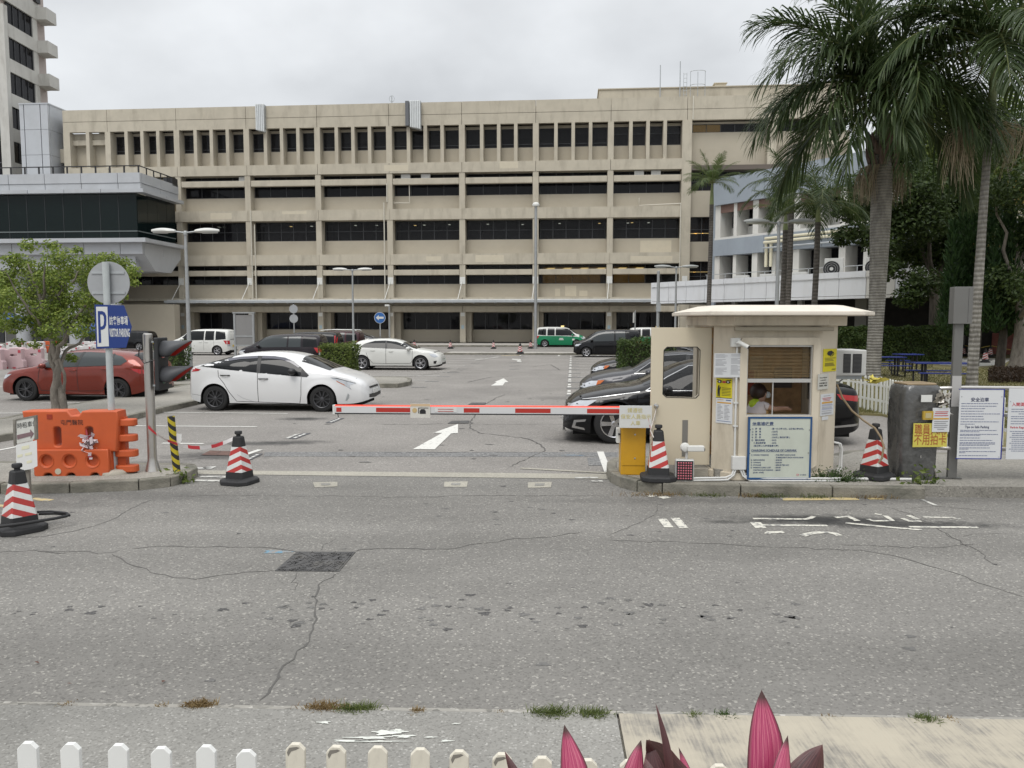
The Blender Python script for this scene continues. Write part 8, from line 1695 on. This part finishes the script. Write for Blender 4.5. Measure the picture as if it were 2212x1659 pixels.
def board(label, cx0, cx1, cy0, cy1, frame_m, head, hx, lines, ex, dy=-.16, hm=None, right_extra=0):
    a = at(1700.7+cx0*.2315, 685.8+cy1*.2315, RY+dy); b = at(1700.7+cx1*.2315, 685.8+cy0*.2315, RY+dy); w, h = b.x-a.x+right_extra, b.z-a.z
    t = thing('notice_board', label, 'notice board', a, radians(-2)); s = (b.x-a.x)/(cx1-cx0); bd = MB().box(0, w, -.004, .004, 0, h).build('panel', mat('white board', (.63, .64, .65), .4, var=.02), t)
    if frame_m:
        for x0, x1, z0, z1 in ((-.01, w+.012, -.012, 0), (-.01, w+.012, h, h+.008), (w, w+.014, 0, h)): MB().box(x0, x1, -.008, .012, z0, z1).build('frame_bar', frame_m, t)
    X = lambda c: (c-cx0)*s; Z = lambda c: (cy1-c)*s; rr_ = random.Random(int(cx0))
    for s_, cx, cy, sz, m_, xs in head: writing(s_, sz*s, (X(cx), -.0055, Z(cy)), m_, bd, xs=xs, bold=.001)
    q = MB()
    for cy, xa, xb in lines:
        x = X(xa)
        while x < X(xb):
            l = rr_.uniform(.012, .05); q.box(x, min(x+l, X(xb)), -.0062, -.0045, Z(cy)-.0035, Z(cy)+.0045); x += l+.006
    tag(q.build('small_print', mat('small print', (.16, .18, .28), .8), bd), kind='stuff')
    for cx, cy in ((cx0+20, cy0+15), (cx1-15, cy0+15), (cx1-15, cy1-15)): MB().disc((X(cx), -.0085, Z(cy)), .006, 'y', 10, .004).build('screw', M_galv, t)
    return t
M_nav = mat('navy lettering', (.03, .04, .10), .7); M_blf = mat('royal blue frame', (.02, .03, .22), .5); M_pnk = mat('red pink lettering', (.5, .06, .08), .7)
board('white notice board with blue edge giving tips on safe parking', 1580, 2010, 672, 1312, M_blf, [('安全泊車', 1690, 735, 46, M_nav, .98), ('Tips on Safe Parking', 1645, 1005, 34, M_nav, .86)], 0,
      [(757, 1600, 1960), (783, 1600, 1950), (808, 1600, 1835), (834, 1600, 1820), (861, 1600, 1985), (887, 1600, 1820), (913, 1600, 1830), (941, 1600, 1975), (965, 1600, 1740), (1028, 1600, 1960), (1042, 1600, 1790), (1068, 1600, 1975), (1080, 1600, 1800), (1105, 1600, 1800), (1130, 1600, 1920), (1153, 1600, 1950), (1166, 1600, 1950), (1180, 1600, 1890), (1206, 1600, 1900), (1219, 1600, 1690), (1243, 1600, 1960), (1256, 1600, 1660), (1285, 1600, 1880)], None)
board('white notice board with pink headings cut by the right picture edge', 2035, 2260, 662, 1322, None, [('入閘須知', 2072, 726, 44, M_pnk, 1.0), ('Park-in Regulations', 2066, 976, 32, M_pnk, .95)], 0,
      [(763, 2070, 2230), (790, 2070, 2230), (815, 2150, 2230), (845, 2070, 2230), (868, 2070, 2230), (897, 2070, 2230), (925, 2070, 2230)]+[(1010+22*i, 2066 if i % 3 == 0 else 2090, 2240) for i in range(11)], None, right_extra=.35)
B = gp(2055, 1033, .15); t = thing('box_post', 'tall grey steel post carrying a plain metal box beside the notice boards', 'post', B, radians(-9)); zb0, zb1 = (at(2060, 699.5, B.y)-B).z, (at(2060, 620, B.y)-B).z
M_greyp = mat('grey painted steel', (.16, .158, .15), .45, metal=.3, var=.06, vscale=3)
MB().box(-.055, .055, -.03, .03, 0, zb0).build('post', M_greyp, t, bevel=.004); MB().box(-.16, .12, -.03, .05, 0, .012).build('base_plate', M_greyp, t)
bx_ = MB().box(-.095, .13, -.08, .08, zb0, zb1).build('metal_box', M_greyp, t, bevel=.004); MB().box(.075, .078, -.0815, -.0795, zb0+.02, zb1-.02).build('box_seam', M_trim, bx_)
MB().box(-.056, .056, -.034, -.0305, .95, 1.35).build('paper_label', mat('pale label', (.42, .41, .40), .5), t)
# ------------------------------------------------------------------ white picket fence behind the booth
M_pick = mat('white painted picket', (.62, .62, .58), .6, var=.07, vscale=5, stain=(.42, .40, .35), stain_amt=.4, stain_scale=(6, 6, 2))
def picket_me(w, h, th=.022, ch=.35):
    return MB().prismy([(-w/2, 0), (w/2, 0), (w/2, h-w*ch), (w/2-w*.22, h), (-w/2+w*.22, h), (-w/2, h-w*ch)], -th/2, th/2).mesh('picket')
def picket_run(t, pts, spacing, w, h, O, z=0.05):
    me = picket_me(w, h); me.materials.append(M_pick); r = random.Random(1)
    for a, b in zip(pts, pts[1:]):
        L = (b-a).length; n = int(L/spacing); ang = atan2((b-a).y, (b-a).x)
        for i in range(n):
            p = ext(a, b, (i+.5)/n)-O; o = bpy.data.objects.new('picket', me); C.objects.link(o); o.parent = t; o.location = (p.x, p.y, z+r.uniform(-.012, .012)); o.rotation_euler = (0, radians(r.uniform(-1.2, 1.2)), ang)
        for zr in (.25, .62):
            m_ = Matrix.Translation(a-O) @ Matrix.Rotation(ang, 4, 'Z'); MB(m_).box(0, L, .014, .04, zr*h/.85+z, zr*h/.85+z+.055).build('rail', M_pick, t)
F = [gp(1780, 876), gp(1838, 882), gp(1905, 897), gp(1960, 915), gp(2030, 939), gp(2330, 1005)]
for q_ in F: q_.z = 0
t = thing('picket_fence', 'low white picket fence running from behind the booth to the right', 'fence', F[0], 0); picket_run(t, F, .165, .075, .84, F[0])
t = thing('picket_fence', 'short stretch of white picket fence beside the tree trunk on the lawn', 'fence', gp(2026, 783), 0); a_ = gp(2026, 783); picket_run(t, [a_, a_+Vector((1.3, .2, 0))], .35, .1, .95, a_)
yb_ = MB(); c0 = at(1885, 820, 17.6); r = random.Random(6)
for i in range(20): p = Vector((r.gauss(0, .16), r.gauss(0, .05), r.gauss(0, .035))); a = Vector((r.uniform(.05, .16), r.gauss(0, .05), r.gauss(0, .03))); b = rand_dir(r)*.06; yb_.add([p-a, p+b, p+a, p-b], [(0, 1, 2, 3)])
o = tag(yb_.build('yellow_cloth', mat('yellow cloth', (.5, .42, .08), .8), None, fix=False), 'crumpled yellow cloth lying over the picket fence', 'cloth'); o.location = c0
# ------------------------------------------------------------------ blue picnic tables on the lawn
M_btop = mat('blue table coating', (.012, .028, .20), .4, var=.06, bump=.2, bscale=90); M_bleg = mat('black table frame', (.015, .015, .017), .5)
def picnic(px, py, rz, label, L=1.5):
    p = gp(px, py, .05); t = thing('picnic_table', label, 'picnic table', p, rz, 'blue picnic tables on the lawn')
    MB().box(-L/2, L/2, -.38, .38, .73, .77).build('table_top', M_btop, t, bevel=.01)
    for y in (-.75, .75):
        s_ = MB().box(-L/2, L/2, y-.14, y+.14, .43, .465).build('bench_seat', M_btop, t, bevel=.01)
        for x in (-L*.36, L*.36): MB().tube([(x, y, .43), (x, y, .08), (x, y*.92, .02), (x, y*.2, .02)], .03, 8).build('bench_leg', M_bleg, t, smooth=60)
    for x in (-L*.3, L*.3):
        for y in (-.16, .16): MB().tube([(x, y, .73), (x, y, .0)], .04, 8).build('table_leg', M_bleg, t, smooth=60)
    return t
picnic(2030, 832, radians(-12), 'blue picnic table nearest the grey box post', 1.75); picnic(1912, 812, radians(-8), 'blue picnic table just right of the royal palm trunk', 1.35); picnic(1960, 803, radians(4), 'furthest blue picnic table between the other two', 1.0)
def rope(label, pts, m, rad=.012):
    O = pts[0]; t = thing('rope', label, 'rope', O, 0); MB().tube([p-O for p in pts], rad, 5).build('strand', m, t, smooth=60); return t
M_rope = mat('yellow rope', (.42, .32, .08), .7); cA, cB = gp(2081, 770, .06), gp(2139, 772, .06)
rope('yellow rope strung between the far cones on the path', [cA+Vector((0, 0, .7)), ext(cA, cB, .5)+Vector((0, 0, .52)), cB+Vector((0, 0, .7)), cB+Vector((1.6, .3, .4))], M_rope, .025)
rope('slack string from the door knob to the cone', [at(1418, 882, 10.15), at(1412, 905, 10.1), at(1405, 930, 9.9), at(1412, 945, 9.75)], mat('white string', (.6, .55, .52), .7), .006)
tape('short red and white tape hanging from the cone by the booth door', [at(1401, 905, 9.9), at(1403, 918, 9.8), at(1406, 930, 9.75), at(1404, 950, 9.72), at(1405, 972, 9.7)], .03, 3, .12)
# ------------------------------------------------------------------ far left: red and white water barriers, parasols, small orange one
M_bw = mat('white barrier plastic', (.60, .58, .57), .5, var=.06); M_br = mat('red barrier plastic', (.42, .06, .08), .5, var=.06); M_bp = mat('pink faded barrier plastic', (.50, .36, .37), .5, var=.08, vscale=3)
def bar_mesh():
    out_ = [(-.75, 0), (.75, 0), (.75, .35), (.68, .45), (.68, .95), (.55, 1.0), (.2, 1.0), (.12, .92), (-.12, .92), (-.2, 1.0), (-.55, 1.0), (-.68, .95), (-.68, .45), (-.75, .35)]
    return plate2d(out_, [list(reversed(oblong(-.33, .66, .36, .16, .07))), list(reversed(oblong(.33, .66, .36, .16, .07)))], .36, .03).mesh('barrier_body')
_bm = {}
def wbar(px, py, m, label, rz=0.0, s=1.0):
    if m.name not in _bm: me = bar_mesh(); me.materials.append(m); _bm[m.name] = me
    p = gp(px, py); t = thing('water_barrier', label, 'barrier', p, rz, 'red and white water barriers'); o = bpy.data.objects.new('body', _bm[m.name]); C.objects.link(o); o.parent = t; t.scale = (s, s, s)
    for x in (-.62, .62): MB().box(x-.06, x+.06, -.2, -.185, .78, .92).build('red_reflector', M_br, t)
    for x in (-.35, .0, .35): MB().box(x-.07, x+.07, -.2, .2, -.01, .08).build('foot_slot', M_br, t)
    return t
for i, px in enumerate((-25, 19, 62)): wbar(px, 798-2*i, M_bp, ('leftmost faded pink barrier in the front row cut by the frame edge', 'middle faded pink barrier of the front row left of the tree', 'right hand faded pink barrier of the front row by the tree')[i], radians(4+2*i), .95)
for i, (px, py) in enumerate(((-12, 773), (35, 764), (79, 763))): wbar(px, py, M_bw, ('leftmost white barrier of the back row', 'white barrier left of the pair in the back row near the tree', 'white barrier right of the pair in the back row near the tree')[i], radians(2), .8)
wbar(113, 762, M_or, 'small orange barrier at the end of the back row behind the tree', radians(20), .8)
for i, (px, py, lb) in enumerate(((150, 776, 'white barrier directly behind the orange red hatchback roof'), (180, 774, 'white barrier left of the blue sign pole behind the hatchback'), (215, 769, 'white barrier just left of the blue sign pole'), (196, 760, 'furthest white barrier beside the blue sign'))): wbar(px, py, M_bw, lb, radians(6-4*i), .75)
def parasol(px, ytop, Y, w, label):
    B = at(px, 760, Y); B.z = .0; h = at(px, ytop, Y).z; t = thing('parasol', label, 'parasol', B, 0, 'blue parasols at the entrance'); m_ = mat('blue parasol cloth', (.02, .06, .20), .7, var=.08)
    MB().tube([(0, 0, 0), (0, 0, h)], .03, 8).build('pole', M_wpaint, t); n = 16
    R = [[Vector((w*s_*cos(2*pi*k/n), w*s_*sin(2*pi*k/n), h-d)) for k in range(n)] for s_, d in ((.03, 0), (.4, .10), (.75, .33), (1, .62), (1, .82))]
    MB().rings(R, cap=False).build('canopy', m_, t, smooth=40); MB().lathe([(.3, 0), (.3, .12), (.05, .15)], 14).build('base', M_under, t)
parasol(14, 676, 58, 1.9, 'blue domed parasol at the left edge over the lit doorway'); parasol(219, 696, 60, 1.7, 'blue parasol half hidden behind the parking sign')
# ------------------------------------------------------------------ near fence and red cordyline in the planting bed
FY = 2.72; r = random.Random(12)
def zt_at(px, py, Y): return at(px, py, Y)
tops = [(58, 1603), (154, 1609), (250, 1610), (348, 1613), (443, 1614), (539, 1616), (634, 1610), (722, 1612), (810, 1617), (902, 1621), (992, 1625), (1083, 1629), (1176, 1633), (1270, 1637), (1360, 1641), (1455, 1644), (1550, 1647), (1645, 1652)]
a0 = at(58, 1603, FY); NF = thing('picket_fence', 'white picket fence tops along the bottom of the picture', 'fence', Vector((a0.x, FY, 0)), 0)
MPW = mat('bright white picket', (.70, .70, .68), .5, var=.03, vscale=6); MPO = mat('yellowed peeling picket', (.62, .58, .49), .6, var=.08, vscale=9, stain=(.30, .27, .22), stain_amt=.7, stain_scale=(14, 14, 3))
for i, (px, py) in enumerate(tops):
    p = at(px, py, FY)-NF.location; w = .071
    me = MB().prismy([(-w/2, 0), (w/2, 0), (w/2, p.z-.022), (w/2-.021, p.z), (-w/2+.021, p.z), (-w/2, p.z-.022)], -.010, .010)
    o = me.build('picket', MPW if i < 6 else MPO, NF, bevel=.002); o.location = (p.x, 0, 0); o.rotation_euler = (radians(r.uniform(-1.5, 1.5)), radians(r.uniform(-.9, .9)), radians(r.uniform(-4, 4)))
    if i in (6, 7, 10, 11): MB().add([(x_*w, -.0108, p.z-z_) for x_, z_ in ((-.42, .03), (-.3, .012), (.1, .008), (.25, .012), (.05, .02), (-.2, .026), (-.35, .045))], [tuple(range(7))]).build('peeled_patch', M_wood, o, fix=False)
for z in (.12, .38): MB().box(-.3, 5.4, .011, .035, z, z+.05).build('rail', MPO, NF)
def cord_mat(name, c0, c1, c2, edge):
    m, N, K, b = new_mat(name); A = [N.new('ShaderNodeAttribute') for _ in range(3)]
    for q, nm in zip(A, ('across', 'along', 'signed')): q.attribute_name = nm
    cx_ = N.new('ShaderNodeCombineXYZ'); K.new(A[2].outputs['Fac'], cx_.inputs[0]); K.new(A[1].outputs['Fac'], cx_.inputs[1]); mp_ = N.new('ShaderNodeMapping'); mp_.inputs['Scale'].default_value = (11, 1.6, 1); K.new(cx_.outputs[0], mp_.inputs['Vector'])
    n = N.new('ShaderNodeTexNoise'); n.inputs['Scale'].default_value = 1; n.inputs['Detail'].default_value = 6; n.inputs['Roughness'].default_value = .65; K.new(mp_.outputs[0], n.inputs['Vector'])
    cr = N.new('ShaderNodeValToRGB'); e = cr.color_ramp.elements; e[0].position = .36; e[0].color = c0+(1,); e[1].position = .68; e[1].color = c2+(1,); x = e.new(.52); x.color = c1+(1,); K.new(n.outputs['Fac'], cr.inputs['Fac'])
    mx_ = N.new('ShaderNodeMath'); mx_.operation = 'MAXIMUM'; r1 = N.new('ShaderNodeMapRange'); r1.inputs['From Min'].default_value = .78; r1.inputs['From Max'].default_value = 1.0; K.new(A[0].outputs['Fac'], r1.inputs['Value']); r2 = N.new('ShaderNodeMapRange'); r2.inputs['From Min'].default_value = .90; r2.inputs['From Max'].default_value = .96; K.new(A[1].outputs['Fac'], r2.inputs['Value']); K.new(r1.outputs[0], mx_.inputs[0]); K.new(r2.outputs[0], mx_.inputs[1])
    mi = N.new('ShaderNodeMix'); mi.data_type = 'RGBA'; K.new(mx_.outputs[0], mi.inputs['Factor']); K.new(cr.outputs[0], mi.inputs['A']); mi.inputs['B'].default_value = edge+(1,); K.new(mi.outputs['Result'], b.inputs['Base Color']); b.inputs['Roughness'].default_value = .36
    bn = N.new('ShaderNodeBump'); bn.inputs['Strength'].default_value = .3; bn.inputs['Distance'].default_value = .004; K.new(n.outputs['Fac'], bn.inputs['Height']); K.new(bn.outputs[0], b.inputs['Normal']); return m
M_cord = cord_mat('pink cordyline leaf', (.50, .15, .20), (.34, .03, .10), (.17, .012, .045), (.055, .02, .018)); M_cordd = cord_mat('maroon cordyline leaf', (.10, .035, .035), (.055, .016, .018), (.03, .012, .012), (.09, .03, .03))
CB = at(1500, 1900, 2.15); CB.z = .1; CP = thing('cordyline', 'pink and maroon cordyline leaves poking up at the bottom right', 'plant', CB, 0)
def cleaf(base, tip, w, m, Y=2.1, curl=.02, dy=0.0, bulge=.6, twist=0.0, bend=0.0):
    a, b = at(*base, Y)-CB, at(*tip, Y+dy)-CB; n = 22; vs, ac, al, sg = [], [], [], []; d = (b-a).normalized(); s = d.cross(Vector((0, -1, 0))).normalized(); wid = w*Y/FPX; nrm = Vector((0, -1, 0))
    for i in range(n+1):
        t_ = i/n; p = ext(a, b, t_)+Vector((0, -curl*sin(pi*t_)*3, 0))+s*bend*(sin(pi*t_)-.3*sin(2*pi*t_))*wid; ww = wid*(.55+.45*sin(pi/2*t_/bulge) if t_ < bulge else max(0.0, cos(pi/2*((t_-bulge)/(1-bulge))**1.15)))*.5
        ph = twist*(t_-.5); s2 = s*cos(ph)+nrm*sin(ph); n2 = nrm*cos(ph)-s*sin(ph)
        for j in range(9):
            q = j/4-1; vs.append(p+s2*ww*q*(1+.04*sin(t_*17+q*2))-n2*(.35*ww*abs(q)**1.5)+n2*.03*ww*sin(t_*13)); ac.append(abs(q)); al.append(t_); sg.append(q)
    o = MB().add(vs, [(i*9+j, i*9+j+1, (i+1)*9+j+1, (i+1)*9+j) for i in range(n) for j in range(8)]).build('leaf', m, CP, smooth=180, fix=False)
    for nm, v in (('across', ac), ('along', al), ('signed', sg)): o.data.attributes.new(nm, 'FLOAT', 'POINT').data.foreach_set('value', v)
    return o
cleaf((1628, 1850), (1645, 1490), 80, M_cord, 2.05, dy=.05, bulge=.64, bend=.06, twist=.3); cleaf((1640, 1830), (1702, 1588), 52, M_cord, 2.0, dy=.02, bend=-.12, twist=-.5); cleaf((1590, 1790), (1777, 1608), 96, M_cordd, 2.1, bulge=.62, bend=.1, twist=.4); cleaf((1255, 1850), (1219, 1565), 66, M_cord, 2.0, dy=.04, bend=.1, twist=.5); cleaf((1325, 1800), (1385, 1598), 52, M_cord, 2.05, bend=-.1); cleaf((1445, 1800), (1416, 1518), 18, M_cordd, 2.0, bend=.5); cleaf((1425, 1800), (1402, 1596), 54, M_cordd, 2.0, twist=.6); cleaf((1545, 1780), (1396, 1598), 58, M_cordd, 1.95, curl=-.02, bulge=.6, bend=-.15, twist=-.4); cleaf((1475, 1800), (1466, 1614), 28, M_cord, 2.1, bend=.4); cleaf((1465, 1760), (1393, 1636), 50, M_cordd, 1.9, bend=-.2); cleaf((1180, 1820), (1090, 1622), 34, M_cordd, 2.0, bend=.2)
MB().tube([(.0, 0, -.1), (.02, 0, .25), (.03, 0, .5)], .02, 8).build('stem', M_bark, CP)
# ------------------------------------------------------------------ weeds and dry tufts at the kerbs
M_dry = leaf_mat('dry brown grass', (.16, .10, .045), (.30, .22, .10), .3); M_gr = leaf_mat('fresh kerb grass', (.06, .09, .02), (.16, .19, .06), .35); M_wd = leaf_mat('green weed', (.03, .06, .015), (.09, .14, .04), .35)
def tuft(px, py, w, n, hgt, m, label, z=0.01, seed=0, name='grass_tuft', flat=1.0):
    c = gp(px, py, z); r = random.Random(seed+int(px)); mb = MB()
    for _ in range(n):
        p = Vector((r.gauss(0, w*.4), r.gauss(0, .02*flat+w*.04), 0)); h = hgt*r.uniform(.4, 1.1); d = Vector((r.gauss(0, .6), r.gauss(0, .6), 1)).normalized(); s = d.cross(rand_dir(r)).normalized()*.0022*(1+c.y*.05); m2 = p+d*h*.6; tip = p+d*h+Vector((d.x, d.y, -.4))*h*.4
        mb.add([p-s, p+s, m2+s*.7, m2-s*.7, tip], [(0, 1, 2, 3), (3, 2, 4)])
    t = tag(mb.build(name, m, None, fix=False), label, 'grass', 'tufts along the kerbs'); t.location = c; return t
for i, (px, py, w, n, h, m, lb) in enumerate(((430, 1527, .10, 420, .05, M_dry, 'brown grass tuft left of the middle on the near kerb'), (700, 1533, .14, 520, .05, M_dry, 'brown end of the long tuft on the near kerb'), (770, 1536, .14, 460, .055, M_gr, 'greenish end of the long tuft on the near kerb'), (900, 1541, .05, 140, .04, M_dry, 'small brown tuft right of the long one on the near kerb'), (1190, 1546, .14, 420, .07, M_gr, 'green tuft left of the pavement joint on the near kerb'), (1280, 1549, .12, 320, .07, M_gr, 'green tuft next to the pavement joint on the near kerb'), (1500, 1551, .06, 90, .05, M_gr, 'thin pale tuft right of the pavement joint'), (1565, 1551, .06, 120, .05, M_wd, 'small dark green weed between the cordyline leaves'), (1795, 1559, .1, 160, .03, M_dry, 'flat brown tuft on the right part of the near kerb'), (2000, 1561, .07, 260, .06, M_gr, 'green grass tuft at the right of the near kerb'), (2060, 1563, .06, 90, .04, M_dry, 'last small brown tuft at the far right of the near kerb'), (1080, 1546, .03, 60, .03, M_dry, 'tiny brown tuft in the middle of the near kerb'), (140, 1527, .05, 60, .03, M_dry, 'tiny dry tuft at the left of the near kerb'), (345, 1529, .05, 60, .03, M_dry, 'tiny dry tuft near the left of the near kerb'))):
    tuft(px, py, w, n, h, m, lb, .02, i)
def weed(px, py, z, w, d, h, n, size, m, label, seed, asp=.6):
    c = gp(px, py, z); r = random.Random(seed); t = thing('weed', label, 'plant', c, 0, 'weeds along the kerbs'); mb = MB(); st = MB()
    for _ in range(n):
        p = Vector((r.gauss(0, w*.38), r.gauss(0, d*.3), abs(r.gauss(0, h*.45)))); leaf(mb, p, (Vector((0, -.5, .7))+rand_dir(r)*.8).normalized(), size*r.uniform(.6, 1.2), r, asp)
    for _ in range(max(3, n//12)): a = Vector((r.gauss(0, w*.2), 0, 0)); st.tube([a, a+Vector((r.gauss(0, w*.2), r.gauss(0, .03), h*r.uniform(.5, 1.0)))], .003, 4)
    mb.build('leaves', m, t, fix=False); st.build('stems', M_wd, t); return t
weed(382, 1042, .02, .32, .1, .16, 90, .075, M_leaf_m, 'leafy green weed growing over the left island kerb', 1); weed(1800, 1046, .1, .5, .1, .2, 900, .034, M_wd, 'dark straggly weed at the booth corner on the kerb', 2); weed(1830, 1060, .03, .36, .06, .17, 600, .034, M_wd, 'dark straggly weed hanging down the kerb below the booth corner', 3); weed(1992, 1066, .02, .34, .08, .30, 150, .08, M_leaf_m, 'broad leafed weed below the wrapped machine', 4); weed(2150, 1070, .01, .3, .05, .08, 70, .04, M_wd, 'small grassy weed at the right kerb', 5)
for i, (px, w, n) in enumerate(((1420, .5, 160), (1530, .3, 90), (1625, .2, 80), (1660, .3, 150), (1900, .4, 120), (1760, .4, 120))): tuft(px, 1071+.012*(px-1430), w, n, .09, M_gr if i % 2 else M_dry, ('low grass along the curved kerb below the booth door', 'sparse dry grass below the red lamp panel', 'upright grass below the junction box', 'dry grass clump below the tariff board', 'sparse grass between booth corner and machine', 'grass at the kerb under the right corner of the booth')[i], .005, 40+i)
# fallen leaves on the asphalt
for i, (px, py, s_) in enumerate(((80, 1434, .022), (353, 1475, .022), (150, 1480, .016), (1776, 1583, .012))):
    mb = MB(); leaf(mb, Vector((0, 0, .012)), Vector((.2, .1, 1)).normalized(), s_*1.6, random.Random(i), .6); o = tag(mb.build('fallen_leaf', mat('dead brown leaf', (.10, .045, .03), .8)), ('brown fallen leaf near the left edge of the road', 'reddish fallen leaf by the lower left of the road', 'dark fallen leaf just above the near kerb at left', 'tiny dark leaf on the beige pavement')[i], 'leaf', 'fallen leaves'); o.location = gp(px, py, .006)
